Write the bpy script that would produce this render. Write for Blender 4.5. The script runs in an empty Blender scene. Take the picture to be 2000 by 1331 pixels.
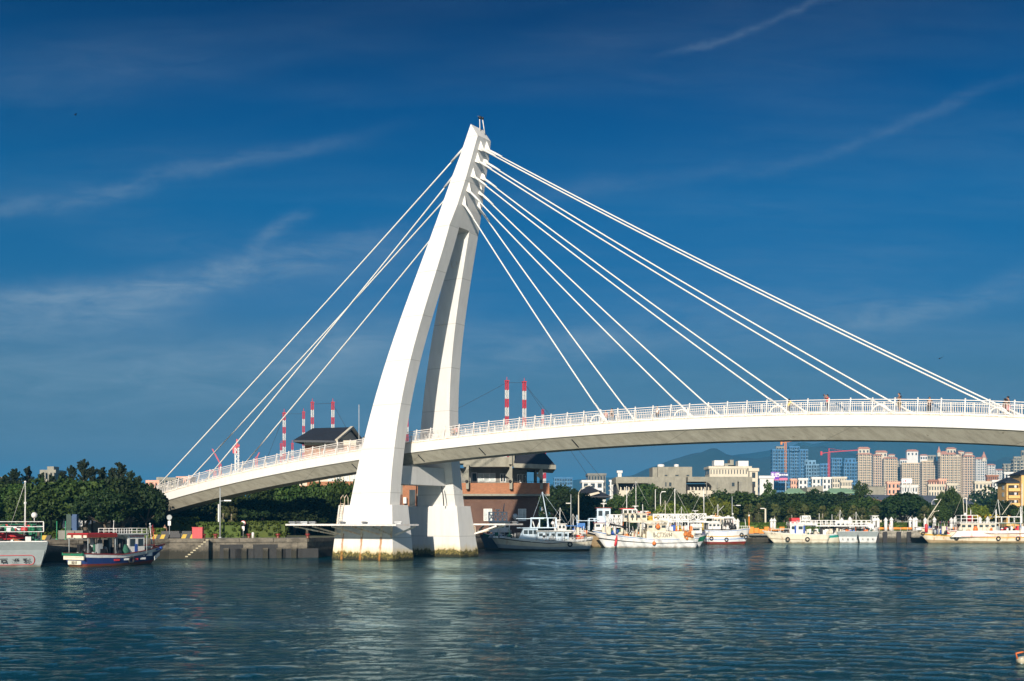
import bpy, bmesh, math, random
import numpy as np
from mathutils import Vector, Matrix
sc = bpy.context.scene
R = math.radians
# ------------------------------------------------------------------ camera
F, HZ, EYE = 2200.0, 1016.0, 4.72            # focal length (photo px), horizon row, eye height
cam_d = bpy.data.cameras.new('camera'); cam = bpy.data.objects.new('camera', cam_d)
sc.collection.objects.link(cam); sc.camera = cam
cam.location = (0, 0, EYE); cam.rotation_euler = (R(90), 0, 0)
cam_d.sensor_width = 36; cam_d.lens = F / 2000 * 36
cam_d.shift_y = (HZ - 665.5) / 2000
cam_d.clip_start = 0.5; cam_d.clip_end = 60000
sc.view_settings.view_transform = 'Standard'; sc.view_settings.look = 'None'
sc.view_settings.gamma = 1; sc.view_settings.exposure = 0.6
sc.view_settings.use_curve_mapping = False
sc.cycles.max_bounces = 6; sc.cycles.transparent_max_bounces = 6
sc.cycles.volume_bounces = 0
sc.cycles.use_adaptive_sampling = True
sc.cycles.adaptive_threshold = 0.015
sc.cycles.use_denoising = True
# ------------------------------------------------------------------ sun and sky
ELEV = 20.0
SX, SY = -0.213, -0.977                        # horizontal direction towards the sun
sun_d = bpy.data.lights.new('sun', 'SUN'); sun = bpy.data.objects.new('sun', sun_d)
sc.collection.objects.link(sun)
sun_d.energy = 5.0; sun_d.angle = R(0.53); sun_d.color = (1.0, 0.91, 0.78)
v = Vector((SX * math.cos(R(ELEV)), SY * math.cos(R(ELEV)), math.sin(R(ELEV))))
sun.rotation_euler = v.to_track_quat('Z', 'Y').to_euler()
sun.location = (-40, -120, 60)
world = bpy.data.worlds.new('World'); sc.world = world; world.use_nodes = True
wt = world.node_tree; wt.nodes.clear()


class NG:
    """small helper that writes shader maths"""
    def __init__(s, tree): s.t = tree
    def n(s, kind, **kw):
        nd = s.t.nodes.new(kind)
        for k, val in kw.items(): setattr(nd, k, val)
        return nd
    def link(s, a, b): s.t.links.new(a, b)
    def put(s, sock, val):
        if isinstance(val, bpy.types.NodeSocket): s.link(val, sock)
        else: sock.default_value = val
    def m(s, op, a, b=None, c=None, clamp=False):
        nd = s.n('ShaderNodeMath', operation=op); nd.use_clamp = clamp
        s.put(nd.inputs[0], a)
        if b is not None: s.put(nd.inputs[1], b)
        if c is not None: s.put(nd.inputs[2], c)
        return nd.outputs[0]
    def mix(s, fac, a, b, mode='MIX'):
        nd = s.n('ShaderNodeMix', data_type='RGBA', blend_type=mode)
        s.put(nd.inputs[0], fac)
        for i, val in ((6, a), (7, b)):
            if isinstance(val, (tuple, list)): nd.inputs[i].default_value = (*val[:3], 1)
            else: s.link(val, nd.inputs[i])
        return nd.outputs[2]
    def noise(s, vec, scale, detail=4, rough=0.55, dist=0.0):
        nd = s.n('ShaderNodeTexNoise')
        if vec is not None: s.link(vec, nd.inputs['Vector'])
        nd.inputs['Scale'].default_value = scale; nd.inputs['Detail'].default_value = detail
        nd.inputs['Roughness'].default_value = rough; nd.inputs['Distortion'].default_value = dist
        return nd.outputs['Fac']
    def ramp(s, fac, stops, interp='LINEAR'):
        nd = s.n('ShaderNodeValToRGB'); cr = nd.color_ramp; cr.interpolation = interp
        while len(cr.elements) < len(stops): cr.elements.new(0.5)
        for e, (p, c) in zip(cr.elements, stops):
            e.position = p; e.color = (*c[:3], 1) if isinstance(c, (tuple, list)) else (c, c, c, 1)
        s.link(fac, nd.inputs[0]); return nd.outputs[0]
    def mapping(s, vec, scale=(1, 1, 1), rot=(0, 0, 0), loc=(0, 0, 0)):
        nd = s.n('ShaderNodeMapping'); s.link(vec, nd.inputs[0])
        nd.inputs['Scale'].default_value = scale; nd.inputs['Rotation'].default_value = rot
        nd.inputs['Location'].default_value = loc
        return nd.outputs[0]


g = NG(wt)
sky = g.n('ShaderNodeTexSky', sky_type='NISHITA'); sky.sun_disc = False
sky.sun_elevation = R(ELEV); sky.sun_rotation = math.atan2(SX, SY)
sky.air_density = 1.0; sky.dust_density = 0.6; sky.ozone_density = 3.0; sky.altitude = 0
geo = g.n('ShaderNodeTexCoord')
sep = g.n('ShaderNodeSeparateXYZ'); g.link(geo.outputs['Generated'], sep.inputs[0])
dx, dy, dz = sep.outputs
SKY_STRENGTH = 0.066
# clear air opposite a low sun is deeper and bluer; towards the sun the sky keeps its plain brightness
tone = g.ramp(g.m('MAXIMUM', dz, 0.0), [(0.0, (0.29, 0.215, 0.25)), (0.052, (0.29, 0.235, 0.27)), (0.12, (0.175, 0.275, 0.355)), (0.184, (0.062, 0.30, 0.50)),
                                        (0.268, (0.020, 0.315, 0.55)), (0.345, (0.000, 0.215, 0.46)), (0.41, (0.000, 0.105, 0.30)), (1.0, (0.004, 0.14, 0.34))])
sunside = g.m('SMOOTH_MIN', g.m('MAXIMUM', g.m('MULTIPLY', g.m('ADD', g.m('MULTIPLY', dy, -1.0), -0.1), 1.4), 0.0), 0.8, 0.1)
tone = g.mix(sunside, tone, (0.95, 0.97, 1.0))
graded = g.mix(1.0, sky.outputs[0], tone, 'MULTIPLY')

# thin high cloud: long wisps spread over the sky, laid out by direction
elev = g.m('MAXIMUM', dz, 0.0)
flat = g.n('ShaderNodeCombineXYZ')
inv = g.m('DIVIDE', 1.0, g.m('ADD', elev, 0.12))
g.link(g.m('MULTIPLY', dx, inv), flat.inputs[0]); g.link(g.m('MULTIPLY', dy, inv), flat.inputs[1])
fine = g.noise(g.mapping(flat.outputs[0], (5, 16, 1), (0, 0, R(-22))), 1.0, 7, 0.62, 0.5)
wide = g.noise(g.mapping(flat.outputs[0], (0.7, 2.4, 1), (0, 0, R(-18))), 1.0, 3, 0.5, 0.3)
cirrus = g.m('MULTIPLY', g.m('MULTIPLY', g.m('SUBTRACT', wide, 0.44, clamp=True), 0.8), g.m('MULTIPLY_ADD', fine, 1.6, -0.25))
yy = g.m('MAXIMUM', dy, 0.05)
u = g.m('DIVIDE', dx, yy); vv = g.m('DIVIDE', dz, yy)
front = g.m('GREATER_THAN', dy, 0.2)
uv = g.n('ShaderNodeCombineXYZ'); g.link(u, uv.inputs[0]); g.link(vv, uv.inputs[1])
ragged = g.noise(g.mapping(uv.outputs[0], (13, 52, 1), (0, 0, R(-15))), 1.0, 9, 0.66, 0.6)
warp = g.m('MULTIPLY', g.m('SUBTRACT', g.noise(uv.outputs[0], 6.0, 5, 0.6), 0.5), 0.05)
def streak(x0, y0, x1, y1, width, power):
    """one wisp of cirrus between two directions"""
    a = ((x0 - 1000) / F, (HZ - y0) / F); b = ((x1 - 1000) / F, (HZ - y1) / F)
    L = math.hypot(b[0] - a[0], b[1] - a[1]); ex = ((b[0] - a[0]) / L, (b[1] - a[1]) / L)
    cx, cy = (a[0] + b[0]) / 2, (a[1] + b[1]) / 2
    ru = g.m('SUBTRACT', u, cx); rv = g.m('SUBTRACT', vv, cy)
    al = g.m('ADD', g.m('MULTIPLY', ru, ex[0]), g.m('MULTIPLY', rv, ex[1]))
    ac = g.m('ADD', g.m('ADD', g.m('MULTIPLY', ru, -ex[1]), g.m('MULTIPLY', rv, ex[0])), warp)
    q = g.m('ADD', g.m('POWER', g.m('ABSOLUTE', g.m('DIVIDE', al, L * 0.55)), 4.0),
            g.m('POWER', g.m('ABSOLUTE', g.m('DIVIDE', ac, width / F)), 2.0))
    return g.m('MULTIPLY', g.m('EXPONENT', g.m('MULTIPLY', q, -1.0)), power)
tot = cirrus
for args in ((-150, 430, 640, 282, 17, 0.26), (-200, 622, 400, 560, 30, 0.42), (250, 575, 820, 468, 30, 0.42),
             (495, 485, 600, 425, 15, 0.36), (-100, 670, 330, 600, 45, 0.42), (150, 420, 900, 640, 60, 0.10),
             (1330, 105, 1620, -5, 7, 0.22), (1480, 350, 1980, 160, 10, 0.13), (880, 700, 1250, 655, 34, 0.42),
             (1650, 640, 2010, 560, 26, 0.38), (1180, 640, 1800, 600, 60, 0.22), (-100, 770, 820, 690, 60, 0.42), (820, 790, 2100, 740, 70, 0.14), (-100, 850, 900, 830, 60, 0.16),
             (1000, 390, 1500, 330, 20, 0.10), (500, 700, 760, 650, 30, 0.25), (0, 180, 420, 130, 60, 0.08)):
    tot = g.m('ADD', tot, g.m('MULTIPLY', g.m('MULTIPLY', streak(*args), front), g.m('MAXIMUM', g.m('MULTIPLY_ADD', ragged, 3.4, -0.85), 0.12)))
for args in ((-300, 740, 900, 680, 85, 0.20), (-300, 640, 350, 600, 60, 0.16), (820, 720, 2300, 640, 60, 0.07), (200, 620, 900, 500, 50, 0.10)):
    tot = g.m('ADD', tot, g.m('MULTIPLY', g.m('MULTIPLY', streak(*args), front), g.m('MULTIPLY_ADD', wide, 1.0, 0.5)))
tot = g.m('MULTIPLY', tot, 0.66)
tot = g.m('MINIMUM', g.m('MAXIMUM', tot, 0.0), 0.8)
sky_col = g.mix(tot, graded, (3.0, 4.0, 4.9))

bg = g.n('ShaderNodeBackground'); g.link(sky_col, bg.inputs[0]); bg.inputs[1].default_value = SKY_STRENGTH
wo = g.n('ShaderNodeOutputWorld'); g.link(bg.outputs[0], wo.inputs[0])

# ------------------------------------------------------------------ helpers
COL = sc.collection
TH = R(32.0); P0 = 112.5
TX, TY, MX, MY = math.cos(TH), -math.sin(TH), math.sin(TH), math.cos(TH)
def W(s, q, z):                                # bridge frame -> world
    return Vector((s * TX + (P0 + q) * MX, s * TY + (P0 + q) * MY, z))
def at(x, y, Y):                               # a direction measured in the photo, at distance Y
    return Vector(((x - 1000) / F * Y, Y, EYE + (HZ - y) / F * Y))
def atz(x, z, Y): return Vector(((x - 1000) / F * Y, Y, z))
def s_of(x, q):                                # bridge coordinate s seen in direction x on plane q
    dxx = (x - 1000) / F; Y = (P0 + q) / (dxx * MX + MY)
    return dxx * Y * TX + Y * TY
def tag(o, label=None, cat=None, group=None, kind=None):
    if label: o['label'] = label
    if cat: o['category'] = cat
    if group: o['group'] = group
    if kind: o['kind'] = kind
    return o
def thing(name, label, cat, loc=(0, 0, 0), rz=0.0, group=None):
    o = bpy.data.objects.new(name, None); COL.objects.link(o)
    o.empty_display_size = 0.5
    o.location = loc; o.rotation_euler = (0, 0, rz)
    return tag(o, label, cat, group)
def kids(o): return [c for c in ALLKIDS.get(o.name, [])]
ALLKIDS = {}
def adopt(o, parent):
    if parent is not None:
        o.parent = parent; ALLKIDS.setdefault(parent.name, []).append(o)
def inst(name, me, parent=None, loc=(0, 0, 0), rot=(0, 0, 0), scale=(1, 1, 1), **kw):
    o = bpy.data.objects.new(name, me); COL.objects.link(o)
    adopt(o, parent); o.location = loc; o.rotation_euler = rot; o.scale = scale
    return tag(o, **kw)
def copy_tree(o, parent=None, **kw):
    c = o.copy(); COL.objects.link(c)
    if parent is not None: adopt(c, parent)
    for ch in kids(o): copy_tree(ch, c)
    for k, val in kw.items(): c[k] = val
    return c


class MB:
    """collects shapes with material slots and builds one mesh object"""
    def __init__(s): s.v = []; s.f = []; s.mi = []; s.sm = []
    def add(s, vs, fs, mi=0, smooth=False):
        b = len(s.v); s.v += [tuple(p) for p in vs]
        for fc in fs: s.f.append([b + i for i in fc]); s.mi.append(mi); s.sm.append(smooth)
        return s
    def hexa(s, p, mi=0):                      # 8 corners: bottom 4 ccw, top 4 ccw
        return s.add(p, [(3, 2, 1, 0), (4, 5, 6, 7), (0, 1, 5, 4), (1, 2, 6, 5), (2, 3, 7, 6), (3, 0, 4, 7)], mi)
    def box(s, x0, x1, y0, y1, z0, z1, mi=0):
        return s.hexa([(x0, y0, z0), (x1, y0, z0), (x1, y1, z0), (x0, y1, z0), (x0, y0, z1), (x1, y0, z1), (x1, y1, z1), (x0, y1, z1)], mi)
    def bar(s, a, b, w, h=None, mi=0, up=(0, 0, 1)):
        a = Vector(a); b = Vector(b); h = h or w; d = (b - a)
        if d.length < 1e-6: return s
        d.normalize(); up = Vector(up)
        if abs(d.dot(up)) > 0.98: up = Vector((0, 1, 0)) if abs(d.y) < 0.9 else Vector((1, 0, 0))
        x = d.cross(up).normalized() * (w / 2); y = x.cross(d).normalized() * (h / 2)
        return s.hexa([a - x - y, a + x - y, b + x - y, b - x - y, a - x + y, a + x + y, b + x + y, b - x + y], mi)
    def tube(s, pts, r, n=8, mi=0, smooth=True, caps=True):
        pts = [Vector(p) for p in pts]; k = len(pts); rr = r if isinstance(r, (list, tuple)) else [r] * k
        b = len(s.v)
        for i, p in enumerate(pts):
            d = (pts[min(i + 1, k - 1)] - pts[max(i - 1, 0)]).normalized()
            up = Vector((0, 0, 1)) if abs(d.z) < 0.95 else Vector((0, 1, 0))
            x = d.cross(up).normalized(); y = x.cross(d).normalized()
            for j in range(n):
                a = 2 * math.pi * j / n
                s.v.append(tuple(p + (x * math.cos(a) + y * math.sin(a)) * rr[i]))
        for i in range(k - 1):
            for j in range(n):
                s.f.append([b + i * n + j, b + i * n + (j + 1) % n, b + (i + 1) * n + (j + 1) % n, b + (i + 1) * n + j]); s.mi.append(mi); s.sm.append(smooth)
        if caps:
            s.f.append([b + j for j in range(n)][::-1]); s.mi.append(mi); s.sm.append(False)
            s.f.append([b + (k - 1) * n + j for j in range(n)]); s.mi.append(mi); s.sm.append(False)
        return s
    def lathe(s, prof, n=12, c=(0, 0, 0), mi=0, smooth=True):   # prof: (r, z)
        b = len(s.v)
        for r, z in prof:
            for j in range(n):
                a = 2 * math.pi * j / n; s.v.append((c[0] + r * math.cos(a), c[1] + r * math.sin(a), c[2] + z))
        for i in range(len(prof) - 1):
            for j in range(n):
                s.f.append([b + i * n + j, b + i * n + (j + 1) % n, b + (i + 1) * n + (j + 1) % n, b + (i + 1) * n + j]); s.mi.append(mi); s.sm.append(smooth)
        s.f.append([b + j for j in range(n)][::-1]); s.mi.append(mi); s.sm.append(False)
        s.f.append([b + (len(prof) - 1) * n + j for j in range(n)]); s.mi.append(mi); s.sm.append(False)
        return s
    def ball(s, c, r, n=10, mi=0, sz=1.0):
        k = max(4, n // 2)
        prof = [(max(0.02 * r, r * math.sin(math.pi * i / k)), -r * sz * math.cos(math.pi * i / k)) for i in range(k + 1)]
        return s.lathe(prof, n, c, mi)
    def torus(s, c, R1, r, axis='y', n=14, m=6, mi=0):
        b = len(s.v); c = Vector(c)
        for i in range(n):
            a = 2 * math.pi * i / n
            for j in range(m):
                q = 2 * math.pi * j / m; rad = R1 + r * math.cos(q); h = r * math.sin(q)
                p = (rad * math.cos(a), h, rad * math.sin(a)) if axis == 'y' else (h, rad * math.cos(a), rad * math.sin(a)) if axis == 'x' else (rad * math.cos(a), rad * math.sin(a), h)
                s.v.append(tuple(c + Vector(p)))
        for i in range(n):
            for j in range(m):
                s.f.append([b + i * m + j, b + ((i + 1) % n) * m + j, b + ((i + 1) % n) * m + (j + 1) % m, b + i * m + (j + 1) % m]); s.mi.append(mi); s.sm.append(True)
        return s
    def prism(s, poly, y0, y1, mi=0):          # polygon in x,z extruded along y
        n = len(poly); vs = [(x, y0, z) for x, z in poly] + [(x, y1, z) for x, z in poly]
        fs = [list(range(n)), list(range(2 * n - 1, n - 1, -1))] + [(i, i + n, (i + 1) % n + n, (i + 1) % n) for i in range(n)]
        return s.add(vs, fs, mi)
    def hip(s, x0, x1, y0, y1, z0, h, over=0.6, ridge=None, mi=0):
        x0 -= over; x1 += over; y0 -= over; y1 += over; w = min(x1 - x0, y1 - y0) / 2
        if ridge is not None: w = ridge
        cx, cy = (x0 + x1) / 2, (y0 + y1) / 2
        if x1 - x0 >= y1 - y0: a, b = (min(x0 + w, cx - .05), cy), (max(x1 - w, cx + .05), cy)
        else: a, b = (cx, min(y0 + w, cy - .05)), (cx, max(y1 - w, cy + .05))
        t = 0.25
        vs = [(x0, y0, z0), (x1, y0, z0), (x1, y1, z0), (x0, y1, z0), (x0, y0, z0 + t), (x1, y0, z0 + t), (x1, y1, z0 + t), (x0, y1, z0 + t), (*a, z0 + t + h), (*b, z0 + t + h)]
        fs = [(3, 2, 1, 0), (0, 1, 5, 4), (1, 2, 6, 5), (2, 3, 7, 6), (3, 0, 4, 7)]
        if x1 - x0 >= y1 - y0: fs += [(4, 5, 9, 8), (5, 6, 9), (6, 7, 8, 9), (7, 4, 8)]
        else: fs += [(4, 5, 8), (5, 6, 9, 8), (6, 7, 9), (7, 4, 8, 9)]
        return s.add(vs, fs, mi)
    def mesh(s, name, mats):
        me = bpy.data.meshes.new(name); me.from_pydata(s.v, [], s.f)
        if not isinstance(mats, (list, tuple)): mats = [mats]
        for m_ in mats: me.materials.append(m_)
        me.polygons.foreach_set('material_index', s.mi); me.polygons.foreach_set('use_smooth', s.sm)
        me.update()
        bm = bmesh.new(); bm.from_mesh(me); bmesh.ops.recalc_face_normals(bm, faces=bm.faces); bm.to_mesh(me); bm.free()
        return me
    def build(s, name, mats, parent=None, **kw):
        return inst(name, s.mesh(name, mats), parent, **kw)


# ------------------------------------------------------------------ materials
def new_mat(name):
    m_ = bpy.data.materials.new(name); m_.use_nodes = True; t = m_.node_tree; t.nodes.clear()
    n = NG(t); out = n.n('ShaderNodeOutputMaterial'); b = n.n('ShaderNodeBsdfPrincipled'); n.link(b.outputs[0], out.inputs[0])
    return m_, n, b
def mat(name, col, rough=0.6, var=0.15, scale=1.2, metal=0.0, bump=0.0, spec=0.5, dirt=None, dirt_amt=0.0, detail=4):
    m_, n, b = new_mat(name)
    tc = n.n('ShaderNodeTexCoord').outputs['Object']
    f1 = n.noise(tc, scale, detail, 0.6)
    lo = tuple(c * (1 - var) for c in col); hi = tuple(min(1, c * (1 + var)) for c in col)
    c = n.ramp(f1, [(0.3, lo), (0.7, hi)])
    if dirt is not None:
        f2 = n.noise(n.mapping(tc, (1.5, 1.5, 0.35)), scale * 1.7, 6, 0.7)
        c = n.mix(n.m('MULTIPLY', n.ramp(f2, [(0.48, 0.0), (0.68, 1.0)]), dirt_amt), c, dirt)
    n.link(c, b.inputs['Base Color']); b.inputs['Roughness'].default_value = rough
    b.inputs['Metallic'].default_value = metal; b.inputs['Specular IOR Level'].default_value = spec
    if bump:
        bp = n.n('ShaderNodeBump'); bp.inputs['Strength'].default_value = bump; bp.inputs['Distance'].default_value = 0.05
        n.link(n.noise(tc, scale * 8, 5, 0.6), bp.inputs['Height']); n.link(bp.outputs[0], b.inputs['Normal'])
    return m_
# bridge paint: matt white concrete coating with faint run-off streaks and formwork joints
def bridge_white(name, joints=True, algae=False, tint=(0.64, 0.625, 0.595)):
    m_, n, b = new_mat(name)
    tc = n.n('ShaderNodeTexCoord').outputs['Object']
    sp = n.n('ShaderNodeSeparateXYZ'); n.link(tc, sp.inputs[0]); z = sp.outputs[2]
    f1 = n.noise(n.mapping(tc, (1.0, 1.0, 0.12)), 1.6, 6, 0.65)
    f0 = n.noise(tc, 0.35, 5, 0.6)
    c = n.ramp(f1, [(0.30, tuple(v * 0.90 for v in tint)), (0.55, tint)])
    c = n.mix(n.ramp(f0, [(0.42, 0.0), (0.75, 0.32)]), c, (0.52, 0.50, 0.45))
    if joints:
        fr = n.m('FRACT', n.m('DIVIDE', z, 5.3)); j = n.m('LESS_THAN', n.m('ABSOLUTE', n.m('SUBTRACT', fr, 0.5)), 0.009)
        c = n.mix(n.m('MULTIPLY', j, 0.6), c, (0.36, 0.35, 0.32))
    if algae:
        wob = n.noise(n.mapping(tc, (1, 1, 0.3)), 1.3, 6, 0.7); wf = n.noise(tc, 6.0, 5, 0.7)
        zz = n.m('ADD', z, n.m('MULTIPLY', n.m('SUBTRACT', wob, 0.5), -1.6))
        zz = n.m('ADD', zz, n.m('MULTIPLY', n.m('SUBTRACT', wf, 0.5), 0.5))
        yel = n.ramp(n.m('DIVIDE', zz, 2.6), [(0.30, 1.0), (0.62, 0.0)])
        c = n.mix(n.m('MULTIPLY', yel, 0.8), c, (0.62, 0.45, 0.16))
        gr = n.ramp(n.m('DIVIDE', zz, 2.0), [(0.40, 1.0), (0.52, 0.0)])
        moss = n.ramp(wf, [(0.35, (0.018, 0.020, 0.008)), (0.5, (0.10, 0.085, 0.025)), (0.68, (0.36, 0.27, 0.09))])
        c = n.mix(gr, c, moss)
        blk = n.ramp(n.m('DIVIDE', zz, 1.0), [(0.20, 1.0), (0.45, 0.0)])
        c = n.mix(n.m('MULTIPLY', blk, 0.9), c, (0.012, 0.014, 0.008))
        # rust runs under the bracket feet: set out along the face
        fr2 = n.m('FRACT', n.m('DIVIDE', n.m('ADD', sp.outputs[0], 0.35), 2.9))
        wig = n.m('MULTIPLY', n.m('SUBTRACT', n.noise(n.mapping(tc, (1, 1, 0.5)), 3.0, 5, 0.7), 0.5), 0.16)
        dd = n.m('ABSOLUTE', n.m('ADD', n.m('SUBTRACT', fr2, 0.5), wig))
        rl = n.m('MULTIPLY', n.ramp(dd, [(0.02, 1.0), (0.075, 0.0)]), n.m('MULTIPLY', n.m('LESS_THAN', z, 3.1), n.m('LESS_THAN', sp.outputs[1], 0.6)))
        rl = n.m('MULTIPLY', rl, n.ramp(n.noise(n.mapping(tc, (1.2, 1, .8)), 1.0, 5, .7), [(.38, 0.15), (.55, 1.0)]))
        c = n.mix(n.m('MULTIPLY', rl, 0.85), c, (0.36, 0.15, 0.03))
    n.link(c, b.inputs['Base Color']); b.inputs['Roughness'].default_value = 0.62; b.inputs['Specular IOR Level'].default_value = 0.3
    bp = n.n('ShaderNodeBump'); bp.inputs['Strength'].default_value = 0.25; bp.inputs['Distance'].default_value = 0.03
    n.link(n.noise(tc, 3.0, 6, 0.6), bp.inputs['Height']); n.link(bp.outputs[0], b.inputs['Normal'])
    return m_
M_W = bridge_white('white_bridge_paint')
M_WB = bridge_white('white_pier_paint', algae=True)
M_WD = bridge_white('white_deck_paint', joints=False)
def soffit_mat():
    m_, n, b = new_mat('soffit_concrete')
    tc = n.n('ShaderNodeTexCoord').outputs['Object']
    sp = n.n('ShaderNodeSeparateXYZ'); n.link(tc, sp.inputs[0])
    f = n.noise(n.mapping(tc, (0.5, 2.0, 0.6)), 1.0, 7, 0.68)
    c = n.ramp(f, [(0.25, (0.19, 0.175, 0.135)), (0.5, (0.30, 0.28, 0.22)), (0.75, (0.38, 0.36, 0.29))])
    slant = n.m('ADD', sp.outputs[0], n.m('MULTIPLY', sp.outputs[1], 0.8))
    fr = n.m('FRACT', n.m('DIVIDE', slant, 7.3)); j = n.m('LESS_THAN', n.m('ABSOLUTE', n.m('SUBTRACT', fr, 0.5)), 0.006)
    c = n.mix(n.m('MULTIPLY', j, 0.35), c, (0.12, 0.11, 0.09))
    spots = n.ramp(n.noise(tc, 2.4, 3, 0.5), [(0.70, 0.0), (0.74, 0.8)])
    c = n.mix(spots, c, (0.16, 0.13, 0.09))
    n.link(c, b.inputs['Base Color']); b.inputs['Roughness'].default_value = 0.85
    return m_
M_SOF = soffit_mat()
M_RAIL = mat('white_rail_paint', (0.66, 0.63, 0.59), 0.5, 0.08, 3.0, dirt=(0.50, 0.25, 0.08), dirt_amt=0.35)
M_EDGE = mat('rusty_edge_paint', (0.70, 0.62, 0.48), 0.6, 0.25, 1.5, dirt=(0.45, 0.18, 0.05), dirt_amt=0.8)
M_CAB = mat('cable_sleeve', (0.68, 0.66, 0.61), 0.4, 0.05, 1.0)
M_STEEL = mat('dull_steel', (0.30, 0.31, 0.32), 0.45, 0.2, 3.0, metal=0.6)
M_BLACK = mat('black_metal', (0.012, 0.012, 0.014), 0.5, 0.2, 3.0)
M_DARK = mat('recess_shade', (0.03, 0.03, 0.03), 0.9, 0.2, 3.0)  # near-black colour stands in for shade inside openings
M_WALK = mat('walkway_boards', (0.30, 0.20, 0.12), 0.8, 0.2, 2.0)

# ------------------------------------------------------------------ water
def water_mat():
    m_ = bpy.data.materials.new('harbour_water'); m_.use_nodes = True; m_.node_tree.nodes.clear(); n = NG(m_.node_tree)
    tc = n.n('ShaderNodeTexCoord').outputs['Object']
    patch = n.noise(n.mapping(tc, (0.010, 0.045, 1)), 1.0, 4, 0.55, 0.4)
    amp = n.ramp(patch, [(0.36, 0.35), (0.60, 1.25)])
    rip = n.noise(n.mapping(tc, (0.62, 1.35, 1)), 6.5, 5, 0.62, 0.3)
    mid = n.noise(n.mapping(tc, (0.55, 1.3, 1), (0, 0, R(6))), 1.9, 5, 0.6, 0.5)
    bp = n.n('ShaderNodeBump'); bp.inputs['Strength'].default_value = 1.0; bp.inputs['Distance'].default_value = WATER_BUMP
    n.link(n.m('MULTIPLY', n.m('ADD', n.m('MULTIPLY', rip, 0.8), n.m('ADD', mid, n.m('MULTIPLY', n.noise(n.mapping(tc, (0.6, 1.1, 1)), 0.8, 3, 0.5), 1.3))), amp), bp.inputs['Height'])
    fr = n.n('ShaderNodeFresnel'); fr.inputs['IOR'].default_value = 1.33; n.link(bp.outputs[0], fr.inputs['Normal'])
    gl = n.n('ShaderNodeBsdfGlossy'); gl.inputs['Color'].default_value = (0.72, 0.93, 0.97, 1); gl.inputs['Roughness'].default_value = 0.02; n.link(bp.outputs[0], gl.inputs['Normal'])
    df = n.n('ShaderNodeBsdfDiffuse'); body = n.ramp(patch, [(0.3, (0.001, 0.022, 0.030)), (0.7, (0.002, 0.038, 0.046))]); n.link(body, df.inputs['Color'])
    mx = n.n('ShaderNodeMixShader'); n.link(n.m('MULTIPLY', fr.outputs[0], 1.05, clamp=True), mx.inputs[0]); n.link(df.outputs[0], mx.inputs[1]); n.link(gl.outputs[0], mx.inputs[2])
    out = n.n('ShaderNodeOutputMaterial'); n.link(mx.outputs[0], out.inputs[0])
    return m_
WATER_BUMP = 0.085
M_WATER = water_mat()
WRS = np.random.RandomState(77)
WAVES = [(k, R(90 + WRS.randn() * 27), WRS.rand() * 6.28) for k in np.exp(np.linspace(math.log(1.6), math.log(22), 44))]
def wave(X, Y):
    step = Y * 0.0032; h = 0
    for k, ang, ph in WAVES:
        a = 0.0165 / k * (1 if k > 3.6 else .55) * np.clip(1.6 - k * step * .9, 0, 1)
        h = h + a * np.sin(math.cos(ang) * k * X + math.sin(ang) * k * Y + ph)
    return h + 0.6 * np.maximum(h, 0) * np.abs(h) / 0.05
def water():
    rows = []; y = 22.0
    while y < 235: rows.append(y); y *= 1.0032
    rows = np.array(rows); nx = 620
    U = np.linspace(-0.62, 0.62, nx)
    X = np.outer(rows, U); Y = np.repeat(rows[:, None], nx, 1)
    fade = np.clip((235 - Y) / 40, 0, 1) * np.clip((Y - 22) / 3, 0, 1) * np.clip((0.62 - np.abs(U)[None, :]) / 0.03, 0, 1)
    Z = wave(X, Y) * fade
    nr = len(rows); vs = np.stack([X, Y, Z], -1).reshape(-1, 3)
    i = np.arange(nr - 1)[:, None] * nx + np.arange(nx - 1)[None, :]
    fc = np.stack([i, i + 1, i + nx + 1, i + nx], -1).reshape(-1, 4)
    # surrounding calm sheet, sharing the rim of the fine grid
    base = len(vs); BX = 9000
    ring = [(-BX, -2500, 0), (BX, -2500, 0), (BX, 9000, 0), (-BX, 9000, 0)]
    verts = vs.tolist() + [list(r) for r in ring]
    faces = fc.tolist()
    front_e = list(range(nx)); back_e = list(range((nr - 1) * nx, nr * nx))
    left_e = [r * nx for r in range(nr)]; right_e = [r * nx + nx - 1 for r in range(nr)]
    A, B_, C_, D_ = base, base + 1, base + 2, base + 3
    faces.append([A, B_] + front_e[::-1]); faces.append([B_, C_] + right_e[::-1])
    faces.append([C_, D_] + back_e); faces.append([D_, A] + left_e)
    me = bpy.data.meshes.new('water'); me.from_pydata(verts, [], faces); me.materials.append(M_WATER)
    me.polygons.foreach_set('use_smooth', [True] * len(faces)); me.update()
    o = inst('water', me, kind='structure'); o['label'] = 'blue green rippled harbour water'
water()

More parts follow.
